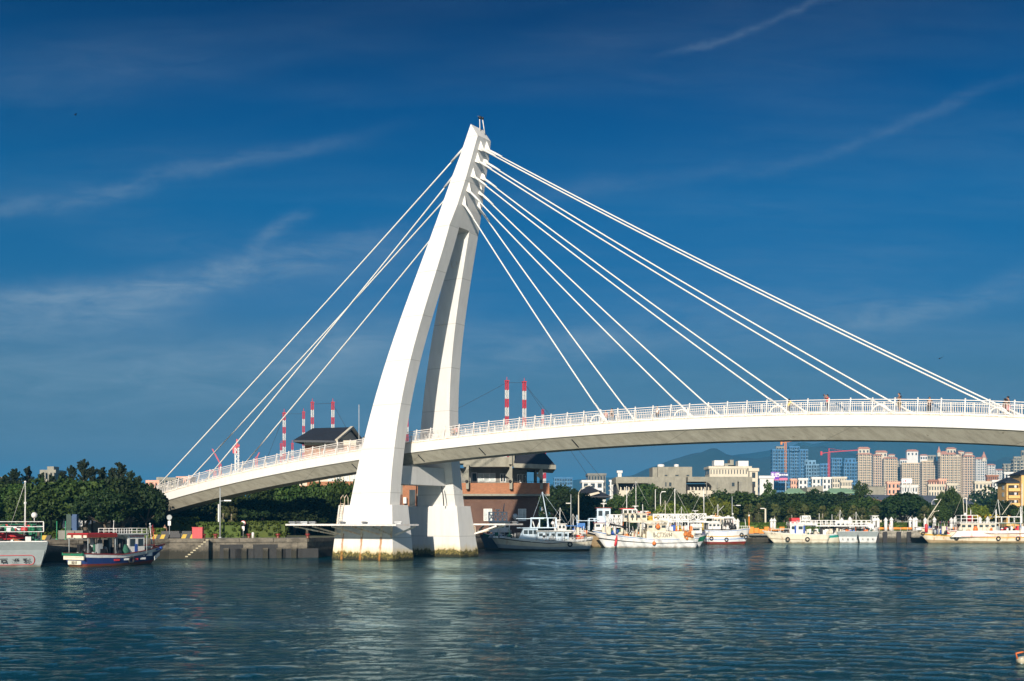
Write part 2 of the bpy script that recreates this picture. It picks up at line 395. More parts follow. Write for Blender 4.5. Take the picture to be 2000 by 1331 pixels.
# ------------------------------------------------------------------ the bridge
bridge = thing('footbridge', 'white cable-stayed footbridge with leaning two-legged pylon arching over the harbour', 'bridge')
def poly4(c, s):
    x = s / 50; r = 0
    for k in c: r = r * x + k
    return r
def zt(s):                                    # top of the fascia
    s0 = max(s, -132.0); base = poly4((-0.3573, -2.0209, -6.67, -8.4458, 12.0058), s0)
    if s < -132: base += (s + 132) * 0.20
    if s > 8: base = poly4((-0.3573, -2.0209, -6.67, -8.4458, 12.0058), 8.0) - (s - 8) * 0.19
    return base
def zf(s): return zt(s) - 1.22
def deck():
    S = np.arange(-150.0, 50.1, 2.0)
    def shell(prof, mi, mb):
        n = len(prof(0)); b = len(mb.v)
        for s in S:
            for q, z in prof(s): mb.v.append(tuple(W(s, q, z)))
        for i in range(len(S) - 1):
            for j in range(n):
                mb.f.append([b + i * n + j, b + i * n + (j + 1) % n, b + (i + 1) * n + (j + 1) % n, b + (i + 1) * n + j])
                mb.mi.append(mi[j]); mb.sm.append(False)
        mb.f.append([b + j for j in range(n)]); mb.mi.append(0); mb.sm.append(False)
        mb.f.append([b + (len(S) - 1) * n + j for j in range(n)][::-1]); mb.mi.append(0); mb.sm.append(False)
    mb = MB()
    def prof(s):
        a, t_, d = zf(s), zt(s), 1.30
        return [(-2.5, a), (-2.5, t_), (-2.36, t_ + .01), (-2.32, t_ + .16), (2.32, t_ + .16), (2.36, t_ + .01), (2.5, t_), (2.5, a),
                (2.3, a - .1), (1.3, a - d), (-1.3, a - d), (-2.3, a - .1)]
    shell(prof, [0, 0, 0, 2, 0, 0, 0, 1, 1, 1, 1, 1], mb)
    mb.build('deck', [M_WD, M_SOF, M_WALK], bridge)
    e = MB()
    for i in range(len(S) - 1):
        for sg in (-1, 1):
            e.bar(W(S[i], sg * 2.53, zt(S[i]) - .04), W(S[i + 1] + .002, sg * 2.53, zt(S[i + 1]) - .04), 0.06, 0.10)
    o = e.build('edge_trim', M_EDGE, bridge); o['kind'] = 'stuff'
    # drain slots cut as dark strips on the sloping soffit
    dm = MB(); dm.bar((0, -1.0, 0), (0, 0, 0), 0.10, 0.05)
    k = dm.mesh('expansion_gap', M_BLACK)
    for x in (819, 938, 1119, 690):
        s = s_of(x, -1.8)
        a = W(s, -2.12, zf(s) - .31); b = W(s + .5, -1.42, zf(s + .5) - 1.17)
        mm = MB(); mm.bar(a, b, 0.16, 0.08); mm.build('expansion_gap', M_BLACK, bridge)
deck()

def frame_box(mb, s0, s1, q0, q1, z0, z1, mi=0):
    mb.hexa([W(s0, q0, z0), W(s1, q0, z0), W(s1, q1, z0), W(s0, q1, z0), W(s0, q0, z1), W(s1, q0, z1), W(s1, q1, z1), W(s0, q1, z1)], mi)

# pylon legs: section table  z, outer offset, right edge s, width
LEG = [(6.5, 7.75, -82.42, 6.06), (9.4, 7.32, -82.58, 5.58), (12.3, 6.88, -82.52, 5.13), (16.8, 6.22, -82.25, 4.47), (22.5, 5.38, -81.60, 3.84),
       (24.6, 5.06, -81.19, 3.66), (27.4, 4.65, -80.46, 3.42), (33.5, 3.78, -78.87, 2.95), (37.0, 3.30, -77.90, 2.60), (40.14, 3.02, -77.01, 2.25)]
HEAD = [(39.9, 3.03, -77.07, 2.27), (42.15, 2.56, -76.32, 2.40), (45.85, 1.96, -75.34, 2.18), (48.15, 1.74, -74.71, 1.85)]
def smooth(tab, n):
    A = np.array(tab); z = np.linspace(A[0, 0], A[-1, 0], n)
    if len(A) > 5:
        cs = [np.polyfit(A[:, 0] / 20, A[:, k], 4) for k in (1, 2, 3)]
        return [(zz,) + tuple(float(np.polyval(c, zz / 20)) for c in cs) for zz in z]
    return [tuple([zz] + [float(np.interp(zz, A[:, 0], A[:, k])) for k in (1, 2, 3)]) for zz in z]
THK = 1.95
for sg in (-1, 1):
    mb = MB(); L = smooth(LEG, 26)
    for i, (z, o, s1, w) in enumerate(L):
        qo, qi = sg * o, sg * (o - THK)
        mb.v += [tuple(W(s1 - w, qo, z)), tuple(W(s1, qo, z)), tuple(W(s1, qi, z)), tuple(W(s1 - w, qi, z))]
    for i in range(len(L) - 1):
        for j in range(4):
            mb.f.append([i * 4 + j, i * 4 + (j + 1) % 4, (i + 1) * 4 + (j + 1) % 4, (i + 1) * 4 + j]); mb.mi.append(0); mb.sm.append(False)
    n = len(L) * 4
    mb.f += [[0, 1, 2, 3], [n - 4, n - 3, n - 2, n - 1]]; mb.mi += [0, 0]; mb.sm += [False] * 2
    mb.build('pylon_leg', M_W, bridge)
mb = MB()
for z, o, s1, w in HEAD:
    mb.v += [tuple(W(s1 - w, -o, z)), tuple(W(s1, -o, z)), tuple(W(s1, o, z)), tuple(W(s1 - w, o, z))]
mb.v += [tuple(W(-75.20, -1.42, 51.85)), tuple(W(-74.2, -1.42, 50.3)), tuple(W(-74.2, 1.42, 50.4)), tuple(W(-75.3, 1.42, 51.95))]
for i in range(len(HEAD)):
    for j in range(4):
        mb.f.append([i * 4 + j, i * 4 + (j + 1) % 4, (i + 1) * 4 + (j + 1) % 4, (i + 1) * 4 + j]); mb.mi.append(0); mb.sm.append(False)
n = len(mb.v); mb.f += [[0, 1, 2, 3], [n - 4, n - 3, n - 2, n - 1]]; mb.mi += [0, 0]; mb.sm += [False] * 2
head = mb.build('pylon_head', M_W, bridge)
# round access hatches on the front of the back leg
for hx_, hy_ in ((887, 505), (863, 630)):
    zz_ = 36.2 if hy_ == 505 else 29.4; o_ = float(np.interp(zz_, [r[0] for r in LEG], [r[1] for r in LEG])); q_ = o_ - THK - .03; s_ = s_of(hx_, q_)
    hm_ = MB(); c_ = W(s_, q_, zz_); pts_ = [c_ + Vector((TX, TY, 0)) * .42 * math.cos(a) + Vector((0, 0, .42 * math.sin(a))) for a in np.linspace(0, 2 * math.pi, 15)]
    for p_, r_ in zip(pts_[:-1], pts_[1:]): hm_.bar(p_, r_, .05)
    hm_.build('access_hatch', M_EDGE, bridge)
# air terminals on the very top
mb = MB(); a = W(-74.95, 0.2, 51.3)
mb.tube([a, a + Vector((-.05, 0, 1.7))], 0.05, 6); mb.tube([a + Vector((.55, .3, 0)), a + Vector((.30, .2, 1.6))], 0.06, 6)
mb.build('lightning_rod', M_RAIL, head)
mb = MB(); mb.ball(a + Vector((0, 0, 1.75)), 0.22, 8); mb.ball(a + Vector((.3, .1, 1.72)), 0.17, 8)
mb.bar(a + Vector((-.3, 0, 1.95)), a + Vector((0, 0, 1.8)), .05)
mb.build('beacon_lamp', M_BLACK, head)
# piers
def pier(sg):
    mb = MB(); rows = [(-1.5, -90.37, -80.85, 9.15, 4.2), (0, -90.26, -81.0, 9.0, 4.04), (6.5, -89.9, -81.74, 8.15, 3.06)]
    for z, s0, s1, o, th in rows:
        qo, qi = sg * o, sg * (o - th)
        mb.v += [(s0, qo, z), (s1, qo, z), (s1, qi, z), (s0, qi, z)]
    for i in range(2):
        for j in range(4): mb.f.append([i * 4 + j, i * 4 + (j + 1) % 4, (i + 1) * 4 + (j + 1) % 4, (i + 1) * 4 + j]); mb.mi.append(0); mb.sm.append(False)
    mb.f += [[0, 1, 2, 3], [8, 9, 10, 11]]; mb.mi += [0, 0]; mb.sm += [False] * 2
    o = mb.build('pier_base', M_WB, bridge)
    # local frame: x along the deck
    o.matrix_parent_inverse = Matrix.Identity(4)
    c = W(0, 0, 0); o.location = c; o.rotation_euler = (0, 0, -TH)
    return o
PB = [pier(-1), pier(1)]
mb = MB(); frame_box(mb, -86.6, -83.7, -5.9, 5.5, 9.08, 11.29); beam = mb.build('cross_beam', M_W, bridge)
mb = MB(); frame_box(mb, -86.2, -84.2, -1.2, 1.2, 11.29, 12.2); mb.build('deck_bearing', M_W, bridge)
# maintenance platforms round both piers
def platform(sg):
    mb = MB(); z0, z1 = 4.05, 4.25
    s0, s1 = (-94.2, -77.6) if sg < 0 else (-93, -76.6)
    qa, qb = sg * 12.8, sg * 8.5
    frame_box(mb, s0, s1, min(qa, qb), max(qa, qb), z0, z1)
    o = mb.build('service_platform', M_RAIL, bridge)
    k = MB()
    for j in range(5):
        s = -91.9 + 3.0 * j if sg < 0 else -90.3 + 3.2 * j
        if -90.0 < s < -81.2: k2 = s
        foot = min(max(s, -89.9), -81.4)
        a = W(foot, sg * 8.75, 2.95); b = W(s - 1.6, sg * 12.2, 3.96)
        br = MB(); br.bar(a, b, .14, .18); br.bar(W(foot, sg * 8.80, 2.7), W(foot, sg * 8.62, 3.97), .22, .12)
        br.build('bracket', M_EDGE, o)
    br = MB(); br.bar(W(-81.15, sg * 8.3, 2.95), W(-78.0, sg * 8.6, 3.96), .14, .2); br.build('bracket', M_RAIL, o)
    return o
pl = [platform(-1), platform(1)]
mb = MB(); mb.box(-.35, .35, -.12, .12, 0, .1); mb.hexa([(-.42, -.2, .16), (.42, -.2, .16), (.42, .12, .10), (-.42, .12, .10), (-.42, -.2, .30), (.42, -.2, .30), (.42, .12, .26), (-.42, .12, .26)])
mb.box(-.05, .05, -.05, .05, .05, .2)
flood = mb.mesh('floodlight', M_STEEL)
for s, q in ((-93.6, -12.2), (-92.9, -11.8), (-91.9, -12.0), (-90.8, -11.8), (-86.3, -11.6), (-83.0, -11.6), (-79.0, -10.5), (-76.9, 11.4)):
    p = W(s, q, 4.25); inst('floodlight', flood, pl[1] if q > 0 else pl[0], p, (0, 0, -TH + random.Random(s).uniform(-.5, .5)))
# ladder with hooped rails at the left shoulder of the front pier
mb = MB()
sL = -89.55
for ds in (0, .55):
    mb.tube([W(sL + ds, -8.95, 4.25), W(sL + ds, -8.25, 6.6), W(sL + ds, -8.15, 7.4), W(sL + ds + .04, -7.8, 7.75), W(sL + ds, -7.5, 7.4), W(sL + ds, -7.45, 6.5)], .045, 6)
for k in range(9):
    z = 4.5 + k * .27; q = -8.95 + (z - 4.25) / 2.35 * .7
    mb.tube([W(sL, q, z), W(sL + .55, q, z)], .03, 5)
mb.build('ladder', M_EDGE, bridge)
mb = MB(); p = W(-83.2, 4.3, 6.5)
mb.tube([p, p + Vector((-.1, 0, 1.4)), p + Vector((-.3, 0, 2.5))], .07, 6); mb.build('conduit_pipe', M_BLACK, bridge)

# cables
def line_z(far_pt, q_anchor, s_anchor, x, y):
    """height of the anchor such that the cable is seen through direction (x, y)"""
    best = None
    for z in np.arange(34, 51, .1):
        a = W(s_anchor, q_anchor, z); e = 1e9
        for k in np.linspace(0, 1, 200):
            p = a.lerp(far_pt, k); px = 1000 + F * p.x / p.y
            if px < x: e = abs(HZ - (p.z - EYE) * F / p.y - y); break
        if best is None or e < best[0]: best = (e, z)
    return best[1]
M_HOUSE = M_W
def seen_at(a, q, x, y):
    """deck coordinate whose cable to a is seen crossing row y at column x"""
    best = None
    for s in np.arange(-70, 5, .1):
        b = W(s, q, zt(s) + .1); lo = None
        for k in np.linspace(.7, 1, 40):
            p = a.lerp(b, k); py = HZ - (p.z - EYE) * F / p.y
            if py >= y: lo = abs(1000 + F * p.x / p.y - x); break
        if lo is not None and (best is None or lo < best[0]): best = (lo, s)
    return best[1]
SEEN = {-1: [(1925, 785), (1712, 783), (1518, 788), (1337, 797), (1173, 805)], 1: [(1950, 785), (1745, 783), (1550, 785), (1392, 797), (1225, 800)]}
zs = [49.15, 47.75, 46.0, 44.3, 42.7]
sd = [-15.8, -25.9, -36.25, -46.6, -56.6]
def face_s(z):
    A = np.array(HEAD); return float(np.interp(z, list(A[:, 0]) + [50.3], list(A[:, 2]) + [-74.2]))
def face_sl(z):
    A = np.array(HEAD); return float(np.interp(z, list(A[:, 0]) + [51.8], list(A[:, 2] - A[:, 3]) + [-75.2]))
qn = [-.60, -.78, -.98, -1.22, -1.5]
for k in range(5):
    for sg in (-1, 1):
        q = qn[k] * (-sg if False else 1) * (1 if sg < 0 else -1)
        z = zs[k] + (0.25 if sg > 0 else 0)
        a = W(face_s(z) - .1, q, z); sk_ = seen_at(a, sg * 2.28, *SEEN[sg][k]); b = W(sk_, sg * 2.28, zt(sk_) + .1)
        c = MB(); sag = (b - a).length * 0.007
        pts = []
        for t_ in np.linspace(0, 1, 13): p = a.lerp(b, t_); p.z -= 4 * sag * t_ * (1 - t_); pts.append(p)
        c.tube(pts, 0.078, 8)
        cb = c.build('stay_cable', M_CAB, bridge)
        d = (b - a).normalized(); c = MB()
        c.tube([a, a + d * 1.6, a + d * 2.8], [.14, .14, .10], 10)
        # wedge shaped shroud over the anchor
        hx = Vector((MX, MY, 0)) * .21
        p0 = W(face_s(z + .8) - .02, q, z + .8); p1 = W(face_s(z - .3) - .02, q, z - .3); tip = a + d * 0.85
        lo = tip - Vector((0, 0, .15))
        c.add([p0 - hx * .15, p0 + hx * .15, p1 + hx, p1 - hx, tip + Vector((0, 0, .12)), lo], [(0, 4, 1), (1, 4, 5, 2), (0, 3, 5, 4), (2, 5, 3), (0, 1, 2, 3)])
        c.build('cable_anchor', M_HOUSE, head)
        c = MB(); c.tube([b - d * 2.6, b - d * .6, b + d * .2], [.09, .13, .15], 10)
        if sg < 0:                              # hooped bracket where the cable meets the deck edge
            arc = []
            for t_ in np.linspace(0, math.pi, 9):
                arc.append(b + Vector((TX, TY, 0)) * (-1.2 - .85 * math.cos(t_)) + Vector((0, 0, .9 * math.sin(t_) + (-.1))))
            c.tube(arc, .10, 8)
        c.build('deck_socket', M_HOUSE, cb)
for q0, sdk, x, y in ((-.9, -131.2, 906, 282), (.9, -131.2, 861, 398.7), (-1.0, -119.2, 880, 351.4), (1.0, -119.2, 824, 500)):
    sg = -1 if q0 < 0 else 1
    b = W(sdk, sg * 2.28, zt(sdk) + .1); z = line_z(b, q0, -77.0, x, y)
    if z > 41: a = W(face_sl(z) + .1, q0, z)
    else: a = W(-79.9, 1.9, z)
    c = MB(); sag = (b - a).length * 0.004; pts = []
    for t_ in np.linspace(0, 1, 11): p = a.lerp(b, t_); p.z -= 4 * sag * t_ * (1 - t_); pts.append(p)
    c.tube(pts, 0.085, 8); cb = c.build('stay_cable', M_CAB, bridge)
    d = (b - a).normalized(); c = MB(); c.tube([a, a + d * 3.2], [.17, .13], 10); c.build('cable_anchor', M_HOUSE, head)

# railings: a post every 2.1 m on each side, thin balusters between, a curved outer fin on each post
PS = [-149.8 + 2.1 * i for i in range(95)]
def post_mesh():
    m_ = MB()
    m_.hexa([(-.06, -.03, 0), (.06, -.03, 0), (.06, .10, 0), (-.06, .10, 0), (-.05, .20, 1.42), (.05, .20, 1.42), (.05, .28, 1.42), (-.05, .28, 1.42)])
    m_.hexa([(-.05, -.16, -.1), (.05, -.16, -.1), (.05, -.03, -.1), (-.05, -.03, -.1), (-.04, .08, 1.0), (.04, .08, 1.0), (.04, .16, 1.0), (-.04, .16, 1.0)])
    m_.ball((0, .24, 1.46), .09, 8)
    return m_.mesh('railing_post', M_RAIL)
pm = post_mesh()
for sg in (-1, 1):
    for s in PS:
        p = W(s, sg * 2.45, zt(s) + .01)
        inst('railing_post', pm, bridge, p, (0, 0, -TH if sg < 0 else -TH + math.pi))
    rails = MB(); bal = MB()
    def rp(s, h, off): return W(s, sg * (2.45 - off), zt(s) + h)
    for a, b in zip(PS[:-1], PS[1:]):
        rails.bar(rp(a, 1.36, .22), rp(b + .003, 1.36, .22), .07, .07)
        rails.bar(rp(a, 1.14, .17), rp(b + .003, 1.14, .17), .05, .05)
        rails.bar(rp(a, .22, .03), rp(b + .003, .22, .03), .05, .05)
        for k in range(1, 10):
            s = a + (b - a) * k / 10
            p0, p1, p2 = rp(s, .22, .03), rp(s, .7, .05), rp(s, 1.14, .17)
            bal.bar(p0, p1, .035, .035); bal.bar(p1, p2, .035, .035)
    o = rails.build('hand_rail', M_RAIL, bridge); o['kind'] = 'stuff'
    o = bal.build('balusters', M_RAIL, bridge); o['kind'] = 'stuff'
# dark twin-armed lamp on the far side of the walkway
mb = MB(); p = W(s_of(838, 2.3), 2.3, 0); p.z = zt(s_of(838, 2.3)) + .1
mb.tube([p, p + Vector((0, 0, 1.75))], .09, 8); mb.bar(p + Vector((-.62, 0, 1.3)), p + Vector((.62, 0, 1.42)), .18, .12)
mb.ball(p + Vector((0, 0, 1.8)), .12, 8); mb.bar(p + Vector((-.12, 0, .9)), p + Vector((.12, 0, 1.28)), .3, .3)
tag(mb.build('viewing_scope', M_BLACK), 'black coin viewer on a post by the far railing beside the back pylon leg', 'telescope')
# ------------------------------------------------------------------ land, quays, hills
M_LAND = mat('dry_grass_earth', (0.10, 0.105, 0.05), 0.9, 0.35, 0.05, bump=0.3)
M_PAVE = mat('quay_paving', (0.26, 0.24, 0.21), 0.85, 0.2, 0.5, dirt=(0.12, 0.11, 0.09), dirt_amt=0.5)
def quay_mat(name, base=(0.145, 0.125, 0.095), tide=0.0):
    m_, n, b = new_mat(name)
    tc = n.n('ShaderNodeTexCoord').outputs['Object']; sp = n.n('ShaderNodeSeparateXYZ'); n.link(tc, sp.inputs[0])
    f = n.noise(n.mapping(tc, (1, 1, 1.6)), 0.9, 7, 0.68); f2 = n.noise(tc, 3.5, 5, 0.7)
    c = n.ramp(f, [(0.3, tuple(v * 0.35 for v in base)), (0.5, base), (0.72, tuple(v * 1.6 for v in base))])
    zz = n.m('ADD', sp.outputs[2], n.m('MULTIPLY', n.m('SUBTRACT', f2, 0.5), 0.9))
    wet = n.ramp(n.m('DIVIDE', zz, 2.6), [(0.32 + tide, 1.0), (0.55 + tide, 0.0)])
    c = n.mix(n.m('MULTIPLY', wet, 0.93), c, (0.016, 0.015, 0.008))
    st = n.ramp(n.noise(n.mapping(tc, (2.5, 2.5, 0.2)), 1.0, 4, 0.6), [(0.55, 0.0), (0.7, 0.55)])
    c = n.mix(st, c, (0.05, 0.042, 0.03))
    n.link(c, b.inputs['Base Color']); b.inputs['Roughness'].default_value = 0.85
    bp = n.n('ShaderNodeBump'); bp.inputs['Strength'].default_value = 0.6; bp.inputs['Distance'].default_value = 0.08
    n.link(f, bp.inputs['Height']); n.link(bp.outputs[0], b.inputs['Normal'])
    return m_
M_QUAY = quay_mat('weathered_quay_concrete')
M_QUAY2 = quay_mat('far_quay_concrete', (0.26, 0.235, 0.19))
ZG = 2.4
def gx(x, Y): return ((x - 1000) / F * Y, Y)
QL = [(-3000, 60), (-150, 108), gx(90, 128), gx(330, 136.5), gx(600, 141), gx(662, 150), gx(800, 168), gx(950, 190), gx(1130, 206), gx(1300, 224), gx(1470, 236), gx(2050, 236), (400, 236), (3000, 236)]
def ground():
    vs = [(x, y, ZG) for x, y in QL] + [(x, y + 9, ZG) for x, y in QL]
    n = len(QL)
    mb = MB(); mb.add(vs, [(i, i + 1, n + i + 1, n + i) for i in range(n - 1)])
    p = mb.build('quayside_pavement', M_PAVE, kind='structure'); p['label'] = 'grey concrete quayside pavement along the water'
    mb = MB()
    pts = [(x, y + 9, ZG) for x, y in QL] + [(9000, 236, ZG), (9000, 8800, ZG), (-9000, 8800, ZG), (-9000, 30, ZG)]
    mb.add(pts, [list(range(len(pts)))])
    p2 = mb.build('ground', M_LAND, kind='structure'); p2['label'] = 'flat green land reaching from the harbour to the far hills'
ground()
def wall_run(name, pts, mat_, label):
    root = thing(name, label, 'quay wall', (0, 0, 0)); root['kind'] = 'structure'; del root['category']
    mb = MB()
    for (x0, y0), (x1, y1) in zip(pts[:-1], pts[1:]):
        d = Vector((x1 - x0, y1 - y0, 0)).normalized(); nn = Vector((-d.y, d.x, 0))
        a = Vector((x0, y0, 0)); b = Vector((x1, y1, 0))
        q = [a, b, b + nn * 1.2, a + nn * 1.2]
        mb.hexa([v + Vector((0, 0, -1.5)) for v in q] + [v + Vector((0, 0, ZG - .42)) for v in q])
    mb.build('wall_face', mat_, root)
    # coping blocks laid end to end along the edge
    cp = MB()
    for (x0, y0), (x1, y1) in zip(pts[:-1], pts[1:]):
        d = Vector((x1 - x0, y1 - y0, 0)); L = d.length; d.normalize(); nn = Vector((-d.y, d.x, 0))
        if abs(x0) > 140 or abs(x1) > 140: k = 1
        else: k = max(1, int(L / 3.4))
        for i in range(k):
            a = Vector((x0, y0, 0)) + d * (L * i / k + .03) - nn * .14; b = Vector((x0, y0, 0)) + d * (L * (i + 1) / k - .03) - nn * .14
            q = [a, b, b + nn * 1.0, a + nn * 1.0]; blk = MB(); j = random.Random(i).uniform(-.02, .02)
            blk.hexa([v + Vector((0, 0, ZG - .42 + .002)) for v in q] + [v + Vector((0, 0, ZG + .05 + j)) for v in q])
            blk.build('coping_block', mat_, root)
    return root
random.seed(4)
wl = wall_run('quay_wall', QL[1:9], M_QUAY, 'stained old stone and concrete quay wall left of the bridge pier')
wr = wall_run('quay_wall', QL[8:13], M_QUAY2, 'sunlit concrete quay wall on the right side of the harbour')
# dark slabs painting in the shade of mooring recesses, and fenders on the wall
def on_wall(i, k, out=0.0, z=0.0):
    a = Vector((*QL[i], 0)); b = Vector((*QL[i + 1], 0)); d = (b - a).normalized(); nn = Vector((-d.y, d.x, 0))
    p = a.lerp(b, k) - nn * out; p.z = z; return p, d, nn
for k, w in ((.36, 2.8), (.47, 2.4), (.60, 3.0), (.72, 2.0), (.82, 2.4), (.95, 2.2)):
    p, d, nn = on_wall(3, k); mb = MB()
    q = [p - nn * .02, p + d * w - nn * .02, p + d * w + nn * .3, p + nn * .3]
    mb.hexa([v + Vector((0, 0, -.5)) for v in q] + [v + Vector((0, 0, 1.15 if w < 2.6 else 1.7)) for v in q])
    mb.build('recess_shade_slab', M_DARK, wl)
for k in (.405, .535, .69, .79, .90):
    p, d, nn = on_wall(3, k); mb = MB(); mb.box(-.3, .3, -.4, .2, -1, 1.25); o = mb.build('buttress', M_QUAY, wl, loc=p, rot=(0, 0, math.atan2(d.y, d.x)))
for x in (1728, 1755, 1712, 1775, 1960):
    p = Vector((*gx(x, 235.9), 0)); mb = MB(); mb.box(-.45, .45, -.25, .1, -.4, 2.25); mb.build('rubber_fender', M_BLACK, wr, loc=p)
M_STEP = mat('pale_step_tread', (0.50, 0.44, 0.30), .85, .25, 2.0)  # treads paler than the step blocks below them
# stone stair cut into the quay face
mb = MB(); p, d, nn = on_wall(3, .115)
for i in range(9):
    a = p + d * (i * .30) - nn * 1.0; b = a + d * .31; q = [a, b, b + nn * .95, a + nn * .95]
    zt_ = .35 + i * .25; st = MB(); st.hexa([v + Vector((0, 0, -.8)) for v in q] + [v + Vector((0, 0, zt_ - .12)) for v in q]); bd_ = st.build('step_block', M_QUAY, wl)
    st = MB(); st.hexa([v - nn * .05 + Vector((0, 0, zt_ - .118)) for v in q] + [v - nn * .05 + Vector((0, 0, zt_)) for v in q]); st.build('step', M_STEP, wl)
# distant hills: long ridges of dark woodland
def hill_mat():
    m_, n, b = new_mat('wooded_hill'); tc = n.n('ShaderNodeTexCoord').outputs['Object']
    c = n.ramp(n.noise(tc, 0.004, 8, 0.65), [(0.35, (0.018, 0.034, 0.028)), (0.65, (0.034, 0.052, 0.038))])
    n.link(c, b.inputs['Base Color']); b.inputs['Roughness'].default_value = 1.0; return m_
M_HILL = hill_mat()
def ridge(name, Y, prof, label, depth=1500, seed=1, rough=5.0):
    rnd = np.random.RandomState(seed)
    xs = np.arange(prof[0][0], prof[-1][0] + 1, 10.0)
    ys = np.interp(xs, [p[0] for p in prof], [p[1] for p in prof])
    ph = rnd.rand(12) * 6.3
    jit = sum(np.sin(xs / w + ph[i]) * a for i, (w, a) in enumerate(((47, .9), (23, .6), (11, .35), (7, .25))))
    ys = ys - jit * rough / 5
    vs = []; fs = []; rows = [0, .25, .5, .8, 1.0, 1.3]
    hf = [0, .35, .68, .93, 1.0, .6]
    n = len(xs)
    for r, h in zip(rows, hf):
        for i, (x, y) in enumerate(zip(xs, ys)):
            YY = Y - depth + depth * r; H = max(0, (HZ - y) / F * Y + EYE)
            nz = (math.sin(x / 31 + r * 9) * .06 + math.sin(x / 13 + r * 17) * .04) * (1 if 0 < r < 1 else 0)
            vs.append(((x - 1000) / F * YY, YY, H * (h + nz) - (5 if r == 0 else 0)))
    for r in range(len(rows) - 1):
        for i in range(n - 1): fs.append((r * n + i, r * n + i + 1, (r + 1) * n + i + 1, (r + 1) * n + i))
    mb = MB(); mb.add(vs, fs, 0, True); o = mb.build(name, M_HILL, kind='structure'); o['label'] = label
ridge('hill', 3700, [(-2600, 1006), (-1500, 1000), (-300, 1002), (300, 1000), (900, 985), (1090, 944), (1150, 934), (1250, 930), (1360, 900), (1500, 880), (1620, 862), (1750, 846), (1900, 842), (2050, 852), (2300, 840), (2700, 880), (3300, 960), (4200, 1005)], 'high hazy blue mountain ridge far behind the city on the right', 500, 3)
ridge('hill', 3000, [(1080, 1010), (1170, 960), (1250, 922), (1310, 900), (1365, 884), (1405, 883), (1450, 893), (1480, 897), (1530, 884), (1600, 872), (1690, 890), (1800, 905), (2000, 900), (2400, 930), (2900, 1008)], 'nearer hazy blue rounded hill below the bridge deck', 500, 8)

# haze: thin even air round everything
hz = MB(); hz.box(-9500, 9500, -2600, 9400, -3.0, 312.0)
hm = bpy.data.materials.new('haze_air'); hm.use_nodes = True; ht = hm.node_tree; ht.nodes.clear(); hn = NG(ht)
ho = hn.n('ShaderNodeOutputMaterial'); pv = hn.n('ShaderNodeVolumePrincipled'); hn.link(pv.outputs[0], ho.inputs['Volume'])
pv.inputs['Color'].default_value = (0.05, 0.42, 0.85, 1); pv.inputs['Density'].default_value = 0.00020
pv.inputs['Anisotropy'].default_value = 0.0
hm.cycles.homogeneous_volume = True
HAZE_ON = True
if HAZE_ON:
    o = hz.build('haze', hm, kind='stuff'); o['label'] = 'thin bluish haze in the air over harbour and city'

# ------------------------------------------------------------------ foliage
def leaf_mat(name, col, var=0.45):
    m_, n, b = new_mat(name)
    gi = n.n('ShaderNodeNewGeometry'); tc = n.n('ShaderNodeTexCoord').outputs['Object']
    rnd = gi.outputs['Random Per Island']
    f = n.noise(tc, 0.55, 3, 0.5)
    mixf = n.m('ADD', n.m('MULTIPLY', rnd, 0.55), n.m('MULTIPLY', f, 0.6), clamp=True)
    c = n.ramp(mixf, [(0.15, tuple(v * (1 - var) for v in col)), (0.55, col), (0.9, tuple(min(1, v * (1 + var)) for v in (col[0] * 1.25, col[1], col[2] * .8)))])
    oi = n.n('ShaderNodeObjectInfo').outputs['Random']
    hs = n.n('ShaderNodeHueSaturation'); n.link(c, hs.inputs['Color']); n.link(n.m('MULTIPLY_ADD', oi, 0.5, 0.75), hs.inputs['Value']); n.link(n.m('MULTIPLY_ADD', oi, 0.03, 0.485), hs.inputs['Hue'])
    n.link(hs.outputs[0], b.inputs['Base Color']); b.inputs['Roughness'].default_value = 0.65; b.inputs['Specular IOR Level'].default_value = 0.2
    return m_
M_LF = leaf_mat('broad_leaf', (0.028, 0.054, 0.011)); M_LFD = leaf_mat('dark_leaf', (0.014, 0.029, 0.008)); M_LFY = leaf_mat('bright_leaf', (0.075, 0.105, 0.012))
M_LFP = leaf_mat('palm_leaf', (0.060, 0.072, 0.024)); M_LFC = leaf_mat('casuarina_leaf', (0.016, 0.027, 0.012)); M_FLOWER = leaf_mat('yellow_blossom', (0.45, 0.34, 0.02))
M_BARK = mat('bark', (0.11, 0.085, 0.06), 0.9, 0.3, 3.0, bump=0.5); M_BARKP = mat('pale_bark', (0.22, 0.19, 0.15), 0.9, 0.3, 3.0)
def leaves(mb, centers, per, size, rs, mi=0, flat=0.5):
    n = len(centers) * per
    C = np.repeat(np.array([c[:3] for c in centers]), per, 0); rad = np.repeat(np.array([c[3] for c in centers]), per)
    d = rs.randn(n, 3); d /= np.linalg.norm(d, axis=1)[:, None]
    rr = rad * (0.55 + 0.5 * rs.rand(n)) ; P = C + d * rr[:, None] * np.array([1, 1, .75])
    nrm = d * flat + rs.randn(n, 3) * .6; nrm[:, 2] += .3; nrm /= np.linalg.norm(nrm, axis=1)[:, None]
    a = np.cross(nrm, rs.randn(n, 3)); a /= np.linalg.norm(a, axis=1)[:, None]; b = np.cross(nrm, a)
    s = (size * (0.6 + 0.8 * rs.rand(n)))[:, None]
    q = np.stack([P - a * s - b * s * .25, P - b * s * .62, P + a * s - b * s * .1 + nrm * s * .2, P + b * s * .62], 1).reshape(-1, 3)
    base = len(mb.v); mb.v += [tuple(r) for r in q.tolist()]
    mb.f += [[base + 4 * i, base + 4 * i + 1, base + 4 * i + 2, base + 4 * i + 3] for i in range(n)]; mb.mi += [mi] * n; mb.sm += [False] * n
